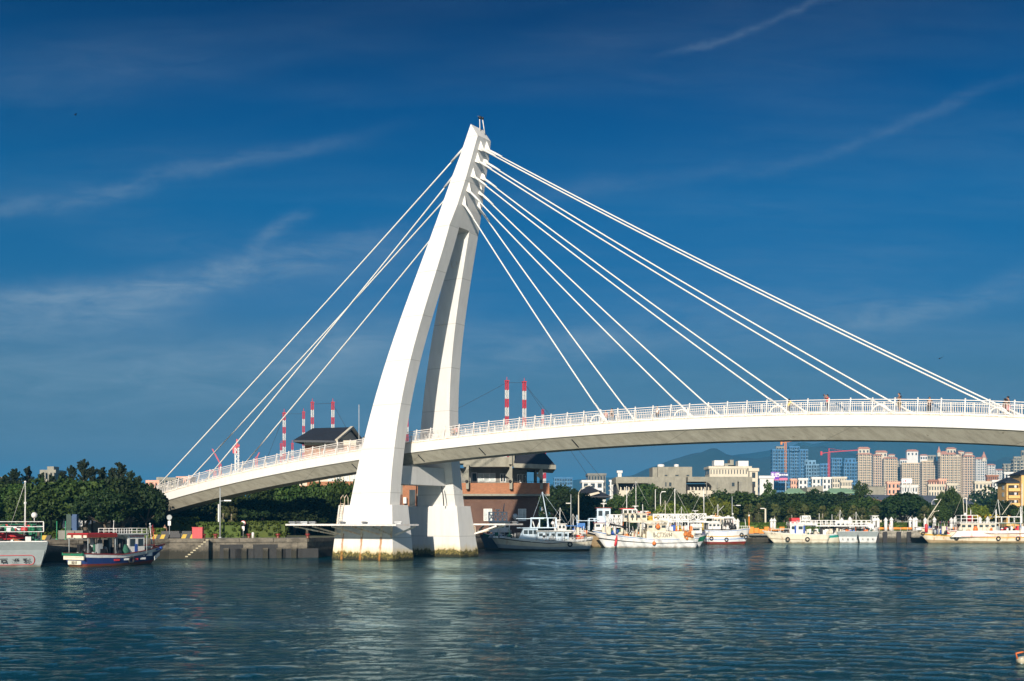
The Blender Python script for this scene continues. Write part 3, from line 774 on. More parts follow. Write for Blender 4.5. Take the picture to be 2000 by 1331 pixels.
def broad_tree(seed, H, Wd, mat_, size=.32, per=60, nclump=70, trunk_h=.28, mats=None):
    """returns trunk and crown meshes for a spreading broadleaf tree"""
    rs = np.random.RandomState(seed); t = MB()
    tb = [(0, 0, 0), (rs.randn() * .15, rs.randn() * .15, H * trunk_h * .6), (rs.randn() * .25, rs.randn() * .25, H * trunk_h)]
    t.tube(tb, [H * .03, H * .024, H * .02], 8)
    cl = []; top = Vector(tb[2])
    for k in range(nclump):
        a = rs.rand() * 6.283; r = Wd / 2 * math.sqrt(rs.rand()) * .92; hz_ = 1 - (r / (Wd / 2)) ** 2.2
        zlo = H * (trunk_h * .9 + .12 * rs.rand()); zhi = H * (.60 + .36 * hz_ * (0.75 + .3 * rs.rand()))
        z = zlo + (zhi - zlo) * (rs.rand() ** .45)
        cl.append((r * math.cos(a), r * math.sin(a), z, (0.09 + .06 * rs.rand()) * Wd))
    for k in range(7):
        c = cl[rs.randint(len(cl))]; e = Vector(c[:3]); m_ = top.lerp(e, .5) + Vector((0, 0, -.3))
        t.tube([top, m_, e], [H * .014, H * .009, H * .004], 5)
    c = MB(); leaves(c, cl, per, size, rs)
    return t.mesh('trunk', M_BARK), c.mesh('crown', mats or mat_)
def feather_tree(seed, H, Wd, mat_):
    rs = np.random.RandomState(seed); t = MB()
    t.tube([(0, 0, 0), (.1, 0, H * .5), (0, .1, H * .97)], [H * .022, H * .014, H * .003], 7)
    cl = []
    for k in range(95):
        h = .22 + .78 * rs.rand() ** .8; a = rs.rand() * 6.283; r = Wd / 2 * (1.12 - h) * (0.35 + .95 * rs.rand()) * 1.25
        e = (r * math.cos(a), r * math.sin(a), H * h + r * .75)
        for j in range(5):
            kk = .3 + .2 * j; cl.append((e[0] * kk, e[1] * kk, H * h + r * .75 * kk, (.055 * Wd) * (1.15 - .6 * kk) + .04))
        if k % 3 == 0: t.tube([(0, 0, H * h), e], [.05, .015], 4)
    c = MB(); leaves(c, cl, 15, .15, rs, flat=.2)
    return t.mesh('trunk', M_BARK), c.mesh('crown', mat_)
def palm_tree(seed, H, mat_):
    rs = np.random.RandomState(seed); t = MB()
    t.tube([(0, 0, 0), (.05, 0, H * .5), (.1, 0, H)], [.28, .20, .17], 8)
    c = MB(); n = 0
    for k in range(34):                         # fan leaves: a stalk and a folded fan of narrow blades
        a = rs.rand() * 6.283; el = R(rs.uniform(-62, 75)); L = rs.uniform(.8, 1.2)
        d = Vector((math.cos(a) * math.cos(el), math.sin(a) * math.cos(el), math.sin(el)))
        o = Vector((.1, 0, H)); e = o + d * L; c.bar(o, e, .05, .03)
        side = d.cross(Vector((0, 0, 1))).normalized(); up = side.cross(d).normalized()
        for j in range(9):
            f = (j - 4) / 4 * 1.2; dd = (d * math.cos(f) + side * math.sin(f)).normalized(); w = (side * math.cos(f) - d * math.sin(f)).normalized() * .09
            tip = e + dd * rs.uniform(.75, 1.0) + Vector((0, 0, -.28 - .15 * abs(f))); mid = e + dd * .55
            c.add([e, mid - w, tip, mid + w], [(0, 1, 2, 3)])
    return t.mesh('trunk', M_BARKP), c.mesh('crown', mat_)
TREES = {
    'broad': [broad_tree(11, 9, 9.5, M_LF, .30, 70, 95), broad_tree(12, 9, 10.5, M_LF, .30, 70, 100), broad_tree(13, 8, 8.5, M_LF, .28, 75, 90)],
    'dark': [broad_tree(21, 9, 9.5, M_LFD, .30, 70, 95), broad_tree(22, 9, 10, M_LFD, .28, 75, 95)],
    'bright': [broad_tree(31, 6, 7.5, M_LFY, .28, 60, 70), broad_tree(32, 6, 8, M_LFY, .28, 60, 70)],
    'feather': [feather_tree(41, 12, 6, M_LFC), feather_tree(42, 12, 7, M_LFC)],
    'palm': [palm_tree(51, 3.1, M_LFP), palm_tree(52, 3.0, M_LFP), palm_tree(53, 2.9, M_LFP)],
    'pricky': [broad_tree(61, 9, 5, M_LF, .22, 30, 60, .2)],
}
HREF = {'broad': 9, 'dark': 9, 'bright': 6, 'feather': 12.6, 'palm': 4.3, 'pricky': 9}
WREF = {'broad': 9.8, 'dark': 9.8, 'bright': 7.8, 'feather': 6.5, 'palm': 3.6, 'pricky': 5}
GBASE = ZG
TOPS = {}
def tree(kind, x, ytop, Y, wpx, label, group, rs=random.Random(7), base=None, name=None):
    z0 = GBASE if base is None else base
    H = (HZ - ytop) / F * Y + EYE - z0; Wd = wpx / F * Y
    tm, cm = rs.choice(TREES[kind]); sxy = Wd / WREF[kind]
    if cm.name not in TOPS: zz_ = np.array([v_.co.z for v_ in cm.vertices]); TOPS[cm.name] = float(np.percentile(zz_, 99.3))
    sz_ = H / TOPS[cm.name]
    if kind == 'palm': sxy = sz_ * 1.0 if wpx is None else sxy
    names = {'broad': 'broadleaf_tree', 'dark': 'banyan_tree', 'bright': 'flame_tree', 'feather': 'casuarina_tree', 'palm': 'fan_palm', 'pricky': 'slender_tree'}
    t = thing(name or names[kind], label, 'palm tree' if kind == 'palm' else 'tree', ((x - 1000) / F * Y, Y, z0), rs.uniform(0, 6.28), group)
    inst('trunk', tm, t, scale=(sxy, sxy, sz_)); inst('crown', cm, t, scale=(sxy, sxy, sz_))
    return t
rt = random.Random(5)
# left grove in front of the bridge landing
GL = 'trees of the grove left of the bridge'
for i, (k, x, yt, Y, w, lb) in enumerate([
    ('feather', 30, 918, 158, 60, 'thin feathery tree at the far left of the grove top'), ('feather', 55, 914, 160, 52, 'second feathery tree from the left in the grove, leaning crown'),
    ('feather', 140, 912, 160, 50, 'feathery tree standing just right of the distant white rooftop'), ('feather', 163, 900, 158, 56, 'tallest pointed feathery tree in the left grove'),
    ('feather', 200, 915, 160, 48, 'dark feathery tree between the two tallest of the left grove'), ('feather', 236, 906, 157, 64, 'wide feathery tree top near the right end of the grove'),
    ('feather', 255, 922, 156, 50, 'small feathery tree at the right end of the grove'), ('feather', 100, 930, 159, 50, 'low feathery tree under the distant white rooftop'),
    ('feather', 82, 926, 158, 50, 'ragged feathery tree just left of the distant rooftop'), ('feather', 120, 924, 159, 54, 'ragged feathery tree right behind the tall boat mast'), ('feather', 180, 914, 157, 60, 'broad feathery tree inside the tallest part of the left grove'),
    ('feather', 218, 916, 158, 54, 'feathery tree left of the grove shoulder'), ('feather', 270, 932, 155, 50, 'low feathery tree sloping down to the bridge landing'), ('feather', 10, 930, 159, 56, 'feathery tree cut by the left edge'),
    ('broad', -30, 945, 150, 150, 'broadleaf tree cut by the left picture edge'), ('broad', 40, 948, 149, 130, 'broadleaf tree behind the lamp mast of the grey boat'),
    ('broad', 110, 940, 150, 140, 'broadleaf tree behind the green and blue cabinets'), ('broad', 170, 942, 149, 150, 'broadleaf tree in the middle of the left grove'),
    ('dark', 240, 938, 150, 130, 'dense dark tree above the blue fishing boat'), ('dark', 285, 948, 150, 84, 'dark rounded tree covering the lower end of the bridge'),
    ('broad', 75, 958, 146, 110, 'low broadleaf tree near the left quay edge'), ('dark', 205, 960, 145.5, 110, 'low dark tree behind the blue boat canopy')]):
    tree(k, x, yt, Y, w, lb, GL, rt)
GM = 'trees under the left span of the bridge'
for k, x, yt, Y, w, lb in [('broad', 345, 985, 172, 90, 'dark low tree just right of the bridge landing'), ('dark', 400, 975, 176, 100, 'dark tree behind the quay lamp post'),
    ('broad', 455, 962, 172, 90, 'broadleaf tree under the middle of the left span'), ('broad', 520, 955, 170, 100, 'broadleaf tree left of the brick patch under the span'),
    ('broad', 575, 946, 172, 110, 'broadleaf tree below the dark roofed brick tower'), ('broad', 630, 946, 172, 90, 'full broadleaf tree left of the pylon leg'),
    ('broad', 672, 942, 170, 84, 'broadleaf tree touching the front pylon leg'), ('dark', 600, 975, 164, 120, 'low dark tree behind the clipped hedge near the pier'),
    ('dark', 500, 978, 164, 110, 'low dark tree behind the round traffic sign')]:
    tree(k, x, yt, Y, w, lb, GM, rt)
for x, w in ((435, 30), (452, 26)):
    tree('palm', x, 982, 160, 30, 'fan palm beside the lamp post under the left span, %s' % ('left one' if x < 440 else 'right one'), 'fan palms under the left span', rt)
# right bank
GR = 'broadleaf trees along the right bank'
for k, x, yt, Y, w, lb in [('dark', 1085, 952, 245, 90, 'dense dark tree right of the brick building'), ('dark', 1120, 960, 235, 80, 'dark tree behind the tall mooring lamp posts'),
    ('dark', 1150, 975, 240, 90, 'dark tree below the low grey pavilion roof'), ('broad', 1210, 968, 255, 60, 'tree in front of the left end of the grey concrete hall'),
    ('broad', 1262, 948, 265, 74, 'tall tree hiding the middle of the grey concrete hall'), ('broad', 1300, 956, 262, 70, 'round tree right of the curved street lamp'),
    ('broad', 1340, 968, 250, 90, 'spreading green tree behind the white fishing boats'), ('bright', 1400, 975, 245, 74, 'bright yellow green tree behind the fishing boats'),
    ('broad', 1425, 962, 262, 120, 'wide tree below the two square windows of the concrete hall'), ('bright', 1310, 985, 240, 80, 'low light green tree behind the long white boat'),
    ('dark', 1470, 968, 280, 80, 'dark tree under the cream tower block'), ('pricky', 1500, 940, 290, 32, 'tall slender tree left of the green roofs'),
    ('dark', 1530, 966, 285, 90, 'dark round tree in front of the green roof'), ('dark', 1590, 960, 285, 100, 'dark domed tree below the grey wall between green roofs'),
    ('dark', 1640, 966, 285, 90, 'dark tree under the right green roof'), ('pricky', 1680, 942, 300, 44, 'tall loose tree in front of the first apartment tower'),
    ('broad', 1690, 975, 270, 80, 'broad tree left of the small red roof'), ('dark', 1765, 966, 258, 100, 'big dark dome shaped tree on the right bank'),
    ('dark', 1738, 985, 262, 60, 'dark tree below the small red roof'), ('broad', 1560, 980, 262, 90, 'shaded tree behind the fan palms, left part of the row'),
    ('broad', 1660, 985, 260, 90, 'shaded tree behind the fan palms, right part of the row'), ('broad', 1853, 958, 265, 60, 'loose light tree in front of the long grey arched roof'),
    ('bright', 1910, 988, 245, 52, 'small tree crowned with yellow blossom'), ('dark', 1880, 985, 256, 70, 'dark tree left of the yellow flowering tree'),
    ('broad', 1830, 990, 250, 50, 'low tree behind the leaning ship boom'), ('dark', 1955, 980, 256, 66, 'dark tree below the ochre building'),
    ('broad', 2000, 990, 250, 60, 'low tree at the right picture edge'), ('dark', 2080, 970, 262, 110, 'dark tree beyond the right picture edge')]:
    tree(k, x, yt, Y, w, lb, GR, rt)
rs = np.random.RandomState(9); mb = MB()
cl = [(rs.randn() * 1.6, rs.randn() * 1.2, 5.2 + rs.rand() * .7, .6) for _ in range(10)]
leaves(mb, cl, 40, .2, rs); o = mb.build('blossom', M_FLOWER); o.location = ((1910 - 1000) / F * 244, 244, -.1 + 0.0)
tag(o, 'cap of yellow blossom on the small tree at right', 'blossom', kind='stuff')
GP = 'fan palms along the right quay'
for i, (x, yt, w) in enumerate([(1462, 984, 26), (1482, 983, 24), (1513, 984, 26), (1546, 990, 24), (1572, 986, 24), (1606, 988, 26), (1638, 988, 26), (1666, 987, 26), (1684, 991, 24), (1708, 987, 28), (1806, 988, 24), (1825, 992, 22)]):
    tree('palm', x, yt, 246 + (i % 3), w, ['leftmost fan palm of the right quay row', 'fan palm with a bare trunk beside the angled white lamp', 'fan palm behind the pair of white piles at left', 'short fan palm left of the red container',
         'fan palm above the red container', 'round headed fan palm above the white radar arch', 'fan palm behind the white boat railings, left of the blinking mast', 'fan palm behind the long white boat railing',
         'small fan palm right of the long white railing', 'fan palm above the twin grey boat sterns', 'fan palm left of the leaning ship boom', 'short fan palm just left of the ship mast'][i], GP, rt)
for x, yt, w, lb in ((1898, 985, 40, 'date palm with dark spreading fronds left of the yellow tree'), (1946, 978, 44, 'tall date palm beside the ochre building')):
    tree('palm', x, yt, 262, w, lb, 'date palms near the ochre building', rt, name='date_palm')
rsb = random.Random(12)
# wooded rise between town and bank: countless trees
def wood(name, x0, x1, ytop, Y, n, label, mat_=M_LFD):
    rs = np.random.RandomState(n); cl = []
    for _ in range(n):
        x = rs.uniform(x0, x1); k = math.sin((x - x0) / (x1 - x0) * math.pi) ** .4
        h = ((HZ - ytop) / F * Y + EYE - ZG) * k * rs.uniform(.5, 1.0)
        Yd = Y + rs.uniform(-12, 12); cl.append(((x - 1000) / F * Y, Yd, ZG + h * rs.uniform(.3, 1) , rs.uniform(1.5, 3.2)))
    m_ = MB(); leaves(m_, cl, 34, .7, rs); o = m_.build(name, mat_, kind='stuff'); o['label'] = label; o['category'] = 'trees'
wood('woodland', 1860, 2020, 948, 420, 200, 'dark wooded slope above the arched roof at right')
wood('woodland', 1420, 1720, 985, 330, 240, 'dark mass of trees behind the quay park')
wood('woodland', 1180, 1420, 985, 300, 160, 'dark mass of trees below the concrete hall')
wood('woodland', -100, 330, 985, 185, 220, 'dark undergrowth behind the left grove')
wood('woodland', 330, 690, 1000, 185, 200, 'shaded shrubs behind the trees under the left span')
wood('woodland', 1060, 1190, 985, 262, 90, 'dark shrubs right of the brick building')

# clipped hedges along the quay
def hedge(x0, x1, y0, y1, Y, label):
    a = atz(x0, 0, Y); b = atz(x1, 0, Y); zt_ = (HZ - y0) / F * Y + EYE; rs = np.random.RandomState(int(x0))
    L = b.x - a.x; h = zt_ - ZG; m_ = MB(); m_.box(.25, L - .25, -.45, .45, 0, h - .3)
    cl = [(rs.uniform(0, L), rs.choice([-.62, .62, 0]), rs.uniform(.1, h), .22) for _ in range(int(L * 26))]
    cl += [(rs.uniform(0, L), rs.uniform(-.6, .6), h - .05, .2) for _ in range(int(L * 14))]
    leaves(m_, cl, 16, .15, rs)
    t = thing('hedge', label, 'hedge', (a.x, Y, ZG), 0, 'clipped hedges along the quay'); m_.build('foliage', M_LFY2, t)
M_LFY2 = leaf_mat('hedge_leaf', (0.050, 0.085, 0.012))
hedge(90, 128, 1034, 1050, 147, 'clipped hedge behind the yellow striped barrier of the far left quay'); hedge(255, 322, 1034, 1050, 147, 'clipped hedge behind the bow of the blue boat')
hedge(385, 475, 1022, 1048, 147.5, 'bright clipped hedge behind the quay lamp post'); hedge(480, 562, 1020, 1044, 149, 'bright clipped hedge nearest the bridge pier'); hedge(328, 384, 1012, 1030, 160, 'dark clipped hedge under the bridge landing')
hedge(1440, 1600, 1022, 1034, 243, 'long low hedge on the right quay behind the cream boat'); hedge(1700, 1850, 1022, 1032, 243, 'low hedge on the right quay behind the white piles')
# ------------------------------------------------------------------ buildings
def brick_mat(name, col=(0.42, 0.15, 0.055)):
    m_, n, b = new_mat(name); tc = n.n('ShaderNodeTexCoord').outputs['Object']
    sp = n.n('ShaderNodeSeparateXYZ'); n.link(tc, sp.inputs[0])
    cb = n.n('ShaderNodeCombineXYZ'); n.link(n.m('ADD', sp.outputs[0], sp.outputs[1]), cb.inputs[0]); n.link(sp.outputs[2], cb.inputs[1])
    bt = n.n('ShaderNodeTexBrick'); n.link(cb.outputs[0], bt.inputs['Vector']); bt.inputs['Scale'].default_value = 1.0
    bt.inputs['Brick Width'].default_value = .34; bt.inputs['Row Height'].default_value = .12; bt.inputs['Mortar Size'].default_value = .012
    bt.inputs['Color1'].default_value = (*col, 1); bt.inputs['Color2'].default_value = (*[c * .72 for c in col], 1); bt.inputs['Mortar'].default_value = (.25, .18, .13, 1)
    c = n.mix(n.ramp(n.noise(tc, .6, 5, .65), [(.4, 0.0), (.75, .5)]), bt.outputs[0], tuple(c_ * .5 for c_ in col))
    n.link(c, b.inputs['Base Color']); b.inputs['Roughness'].default_value = .8; return m_
M_BRICK = brick_mat('orange_brick_tile'); M_BRICK_SHADE = brick_mat('shaded_brick_tile', (0.085, 0.026, 0.014))  # second, darker brick has the lower wall's shade painted in
M_CONC = mat('grey_board_concrete', (0.25, 0.235, 0.185), .85, .18, .5, dirt=(.14, .13, .10), dirt_amt=.5, bump=.3)
M_CONCD = mat('dull_concrete', (0.20, 0.195, 0.17), .85, .2, .5, dirt=(.09, .085, .07), dirt_amt=.5)
M_CREAM = mat('cream_render', (0.56, 0.50, 0.39), .8, .08, .2, dirt=(.40, .35, .26), dirt_amt=.3)
M_WHITE = mat('white_render', (0.62, 0.61, 0.58), .7, .06, .3, dirt=(.45, .43, .38), dirt_amt=.25)
M_PINK = mat('salmon_render', (0.66, 0.36, 0.25), .8, .08, .2); M_OCHRE = mat('ochre_render', (0.66, 0.40, 0.14), .8, .08, .2)
M_ROOFD = mat('dark_tile_roof', (0.022, 0.025, 0.032), .6, .25, 2.0, bump=.4); M_TERRA = mat('terracotta_roof', (0.42, 0.20, 0.13), .8, .15, .5)
M_GREENR = mat('green_metal_roof', (0.26, 0.42, 0.25), .6, .08, .2); M_SLATE = mat('slate_blue_roof', (0.085, 0.10, 0.125), .6, .12, .1)
M_GLASS = mat('window_glass', (0.035, 0.05, 0.06), .12, .3, .4); M_PALEG = mat('pale_curtained_glass', (0.42, 0.46, 0.44), .35, .3, 1.5)
M_NET = mat('blue_safety_net', (0.055, 0.16, 0.30), .8, .25, .12); M_NET2 = mat('pale_blue_net', (0.13, 0.24, 0.34), .8, .25, .12)
M_BEIGE = mat('beige_tile', (0.60, 0.47, 0.31), .75, .08, .1); M_BEIGE2 = mat('rosy_beige_tile', (0.56, 0.41, 0.28), .75, .08, .1)
M_RED = mat('signal_red', (0.52, 0.03, 0.035), .5, .12, 1.0); M_WHT = mat('gloss_white', (0.66, 0.65, 0.62), .45, .08, 1.0, dirt=(.4, .25, .12), dirt_amt=.3)
M_YEL = mat('hazard_yellow', (0.45, 0.29, 0.02), .6, .15, 1.0); M_ORG = mat('orange_paint', (0.66, 0.22, 0.02), .6, .2, 1.0)
M_GRN = mat('green_paint', (0.02, 0.20, 0.09), .5, .15, 1.0); M_BLU = mat('blue_paint', (0.02, 0.07, 0.30), .5, .15, 1.0)
M_GREY = mat('grey_paint', (0.30, 0.32, 0.32), .5, .15, 1.0)

def bld(name, x0, x1, Y, label, cat='building', rz=0.0, group=None, base=ZG):
    """a thing whose local x runs along the facade, z up; u(x) gives local metres for a photo column"""
    cx = (x0 + x1) / 2; t = thing(name, label, cat, ((cx - 1000) / F * Y, Y, base), rz, group)
    t_u = lambda x: (x - cx) / F * Y
    t_h = lambda y: (HZ - y) / F * Y + EYE - base
    return t, t_u, t_h
win_cache = {}
def window(parent, x0, x1, z0, z1, y=-0.02, frame=M_WHT, glass=M_GLASS, mull=1, name='window'):
    w = x1 - x0; h = z1 - z0; key = (round(w, 2), round(h, 2), frame.name, glass.name, mull)
    if key not in win_cache:
        fm = MB(); t = min(.12, w * .12)
        fm.box(0, w, -.06, .05, 0, t); fm.box(0, w, -.06, .05, h - t, h); fm.box(0, t, -.06, .05, t, h - t); fm.box(w - t, w, -.06, .05, t, h - t)
        for k in range(mull): xm = w * (k + 1) / (mull + 1); fm.box(xm - t / 2, xm + t / 2, -.055, .05, t, h - t)
        gm = MB(); gm.box(t, w - t, -.01, .04, t, h - t)
        win_cache[key] = (fm.mesh('window', frame), gm.mesh('pane', glass))
    a, b = win_cache[key]; o = inst(name, a, parent, (x0, y, z0)); inst('pane', b, o); return o

# ---- brick harbour hall behind the bridge
t, u, h = bld('harbour_hall', 560, 1075, 196, 'brick harbour hall with concrete fins, balcony and dark tiled roofs behind the pylon')
D = 16
m_ = MB(); m_.box(u(700), u(1052), 1.5, D, 0, h(966)); m_.build('lower_wall', M_BRICK_SHADE, t)
m_ = MB(); m_.box(u(560), u(699.5), .5, D, 0, h(985)); m_.build('side_wing_wall', M_BRICK, t); m_ = MB(); m_.box(u(787), u(813), -.6, 1.5 - .003, 0, h(941)); m_.build('side_wing_wall', M_BRICK, t)
m_ = MB(); m_.box(u(560), u(699.5), .5, D, h(985) + .003, h(944)); m_.build('mid_wall', M_CREAM, t)
m_ = MB(); m_.box(u(600), u(699.5), -.2, 0.5 - .003, h(949), h(941)); m_.box(u(545), u(699.5), -.2, .5 - .003, h(962), h(949) - .003); m_.build('balcony_band', M_BRICK, t)
m_ = MB(); m_.box(u(560), u(699.5), .5, D, h(944) + .003, h(915)); m_.build('upper_side_wall', M_CREAM, t)
m_ = MB(); m_.box(u(700), u(1030), 5.2, D, h(966) + .003, h(912)); m_.box(u(1046), u(1050), 5.2, D, h(966) + .003, h(912)); m_.build('upper_wall', M_CONCD, t)
m_ = MB(); m_.box(u(814), u(1073), 0, 1.5 - .003, h(965), h(943.5)); m_.box(u(1053), u(1073), 1.5, D, h(965), h(943.5)); m_.build('balcony', M_BRICK, t)
m_ = MB(); m_.box(u(814), u(1074), -.15, 1.6, h(969), h(965) - .003); m_.build('balcony_slab', M_CONC, t)
m_ = MB()
m_.bar((u(903), .1, h(940.5)), (u(1073), .1, h(940.5)), .06); [m_.bar((x_, .1, h(943.5)), (x_, .1, h(940.5)), .04) for x_ in np.arange(u(903), u(1073), 1.2)]
m_.build('balcony_rail', M_BLACK, t)
m_ = MB(); m_.box(u(905), u(996), .2, 6.4, h(912) + .003, h(893)); m_.box(u(890), u(917), 1.0, 6.6, h(905), h(889)); m_.build('parapet', M_CONC, t)
for x in (912, 996.5, 1056):
    k = 1 if x != 996.5 else 1.35; m_ = MB()
    m_.prism([(u(x - 9), h(930)), (u(x + 4), h(908)), (u(x + 4), h(956)), (u(x - 1.5), h(956)), (u(x - 1.5), h(935))], -1.1, -.5)
    m_.box(u(x - 1.5), u(x + 4), -.49, 2.5, h(956), h(908)); m_.build('concrete_fin', M_CONC, t)
    m_ = MB(); m_.ball((u(x), -1.2, h(941)), .28, 8); m_.build('globe_lamp', M_BLACK, t)
m_ = MB(); m_.box(u(994), u(1000.5), -1.2, 2.4, h(908) + .003, h(886)); m_.box(u(1000.5) + .003, u(1005), -.6, 3.5, h(910), h(887)); m_.build('chimney_pier', M_CONC, t)
m_ = MB(); z0 = h(906); m_.add([(u(1004), -1.6, z0), (u(1084), -1.6, z0 - .3), (u(1084), 14, z0 - .3), (u(1004), 14, z0), (u(1005), 2.5, h(881)), (u(1063), 2.5, h(881)), (u(1063), 10, h(881)), (u(1005), 10, h(881))],
    [(0, 1, 5, 4), (1, 2, 6, 5), (2, 3, 7, 6), (3, 0, 4, 7), (4, 5, 6, 7), (3, 2, 1, 0)]); m_.build('roof', M_ROOFD, t)
m_ = MB(); m_.hexa([(u(1003), -1.75, z0 - .75), (u(1085), -1.75, z0 - 1.05), (u(1085), 14.2, z0 - 1.05), (u(1003), 14.2, z0 - .75), (u(1003), -1.75, z0 - .01), (u(1085), -1.75, z0 - .31), (u(1085), 14.2, z0 - .31), (u(1003), 14.2, z0 - .01)]); m_.build('eave', M_CONC, t)
m_ = MB(); m_.box(u(930), u(990), 4.4, 12, h(893) + .003, h(886)); m_.build('roof_railing', M_WHITE, t)
for x0, x1, y0, y1, mu in ((919, 930, 921, 941, 0), (931, 967, 922, 940, 2), (976, 988, 923, 940.5, 1), (1010, 1021, 924, 941.5, 1), (1022, 1028, 924, 941.5, 0)):
    window(t, u(x0), u(x1), h(y1), h(y0), 5.15, glass=M_PALEG if x0 == 931 else M_GLASS, mull=mu)
for x0, x1 in ((944, 961), (1012, 1028)): window(t, u(x0), u(x1), h(1018), h(994), 1.45, glass=M_PALEG, mull=1)
for x0 in (640, 655, 670, 684): window(t, u(x0), u(x0 + 11), h(940), h(927), .45, glass=M_PALEG, mull=1)
window(t, u(800), u(812), h(990), h(957), -.65, frame=M_BLACK, mull=0, name='service_door')
m_ = MB(); m_.box(u(789), u(795), -1.3, -.62, h(984), h(972)); m_.build('air_conditioner', M_WHT, t)
# brick tower with gabled roof
m_ = MB(); m_.box(u(589), u(655), 3, 11, h(915) + .003, h(868)); m_.box(u(655) + .003, u(690), 3.4, 10, h(915) + .003, h(868)); m_.build('tower_wall', M_BRICK, t)
m_ = MB(); m_.box(u(588), u(656), 2.8, 11.2, h(868) + .003, h(857)); m_.box(u(656) + .003, u(691), 3.2, 10.2, h(868) + .003, h(858)); m_.box(u(618), u(620), 2.6, 2.8 - .003, h(915), h(868)); m_.build('cream_band', M_CREAM, t)
gz0, gz1 = h(859.5), h(829)
m_ = MB(); m_.add([(u(572), .5, gz0), (u(656), .5, gz0 - .1), (u(674), 8.5, gz1 + .2), (u(594), 8.5, gz1), (u(585), 16.5, gz0), (u(691), 16.5, gz0 - .1),
                   (u(572), .5, gz0 - .35), (u(656), .5, gz0 - .45), (u(585), 16.5, gz0 - .35), (u(691), 16.5, gz0 - .45)],
                  [(0, 1, 2, 3), (3, 2, 5, 4), (0, 3, 4), (0, 6, 7, 1), (4, 5, 9, 8), (0, 4, 8, 6)]); m_.build('tower_roof', M_ROOFD, t)
m_ = MB(); e = .5
m_.bar((u(656), .5, gz0 - .1), (u(674), 8.5, gz1 + .2), .5, .35); m_.bar((u(674), 8.5, gz1 + .2), (u(691), 16.5, gz0 - .1), .5, .35); m_.bar((u(656), .5, gz0 - .3), (u(691), 16.5, gz0 - .3), .5, .35)
m_.add([(u(658), 2.5, gz0), (u(671), 8.5, gz1 - .6), (u(686), 15, gz0)], [(0, 1, 2)]); m_.build('gable', M_CREAM, t)
m_ = MB(); m_.hip(u(698), u(745), 3, 14, h(861), h(838) - h(861), .2); m_.build('rear_roof', M_ROOFD, t)
m_ = MB(); m_.box(u(700), u(760), 5, 12, h(912) + .003, h(862)); m_.build('rear_wall', M_BRICK, t)
m_ = MB(); m_.bar((u(695), 4, h(862)), (u(695), 4, h(786)), .09); m_.build('whip_antenna', M_GREY, t)

# ---- grey concrete hall on the right bank
t, u, h = bld('concrete_hall', 1197, 1480, 330, 'long grey concrete hall with curved dark loggias on the right bank')
m_ = MB(); m_.box(u(1206), u(1480), 4.5, 14, 0, h(945)); m_.build('inner_wall', M_DARK, t)  # loggia shade painted in as a near-black back wall
m_ = MB(); m_.box(u(1203), u(1340), 0, 14, h(944), h(932)); m_.box(u(1344), u(1470), .5, 14, h(941), h(931.5)); m_.build('parapet', M_CONC, t)
for a_, b_, y_, z_ in ((1275, 1340, 0, 944), (1392, 1441, .5, 941), (1444, 1470, .5, 941)): m_ = MB(); m_.box(u(a_), u(b_), y_, 4.5 - .003, 0, h(z_) - .003); m_.build('solid_wall', M_CONC, t)
def fillet(mb, cx_, z_, r, y0, y1):            # quarter-circle corner piece
    pts = [(cx_, z_)] + [(cx_ - r + r * math.cos(a), z_ - r + r * math.sin(a)) for a in np.linspace(math.pi / 2, 0, 8)]
    mb.prism(pts, y0, y1)
m_ = MB(); fillet(m_, u(1275) - .003, h(944) - .003, 2.0, .1, 4.4); fillet(m_, u(1392) - .003, h(941) - .003, 2.4, .6, 4.4); m_.prism([(u(1203), h(944) - .01), (u(1207), h(944) - .01), (u(1210), h(960)), (u(1207), h(958))], .1, 1.0); m_.build('curved_corner', M_CONC, t)
m_ = MB(); m_.box(u(1209), u(1275) - .003, .8, 4.4, 0, h(958)); m_.box(u(1344), u(1392) - .003, 1.0, 4.4, 0, h(958)); m_.build('loggia_front', M_CREAM, t)
for x in list(range(1212, 1274, 8)) + list(range(1349, 1392, 7)):
    m_ = MB(); m_.prism([(u(x), h(958) + .003), (u(x + 2.2), h(958) + .003), (u(x + 2.2), h(952.5)), (u(x), h(951))], .9, 1.4); m_.build('louvre_fin', M_CREAM, t)
m_ = MB(); m_.box(u(1288), u(1356), 4, 18, h(932) + .003, h(911)); m_.box(u(1278), u(1287), 4, 12, h(932) + .003, h(912)); m_.build('penthouse', M_CONC, t)
for x, w in ((1298, 7), (1329, 5)):
    m_ = MB(); m_.lathe([(w / F * 330, 0), (w / F * 330, .75), (w / F * 250, .95)], 14, (u(x), 8, h(911) + .003)); m_.build('water_tank', M_WHT, t)
for x0, x1, y0, y1 in ((1301, 1308, 926, 930), (1322, 1330, 926, 930), (1344, 1351, 926, 930), (1299, 1302, 942, 951), (1306, 1312, 942, 951), (1429, 1436, 942, 951), (1430, 1436, 963, 971)):
    window(t, u(x0), u(x1), h(y1), h(y0), (-.03 if 1280 < x0 < 1340 and y0 > 940 else .47 if x0 > 1392 else 3.95), frame=M_CONC, glass=M_GLASS, mull=0)
for x in (1380, 1401, 1447): m_ = MB(); m_.box(u(x), u(x + 1.2), .42, .5 - .003, 0, h(941)); m_.build('wall_rib', M_CONCD, t)

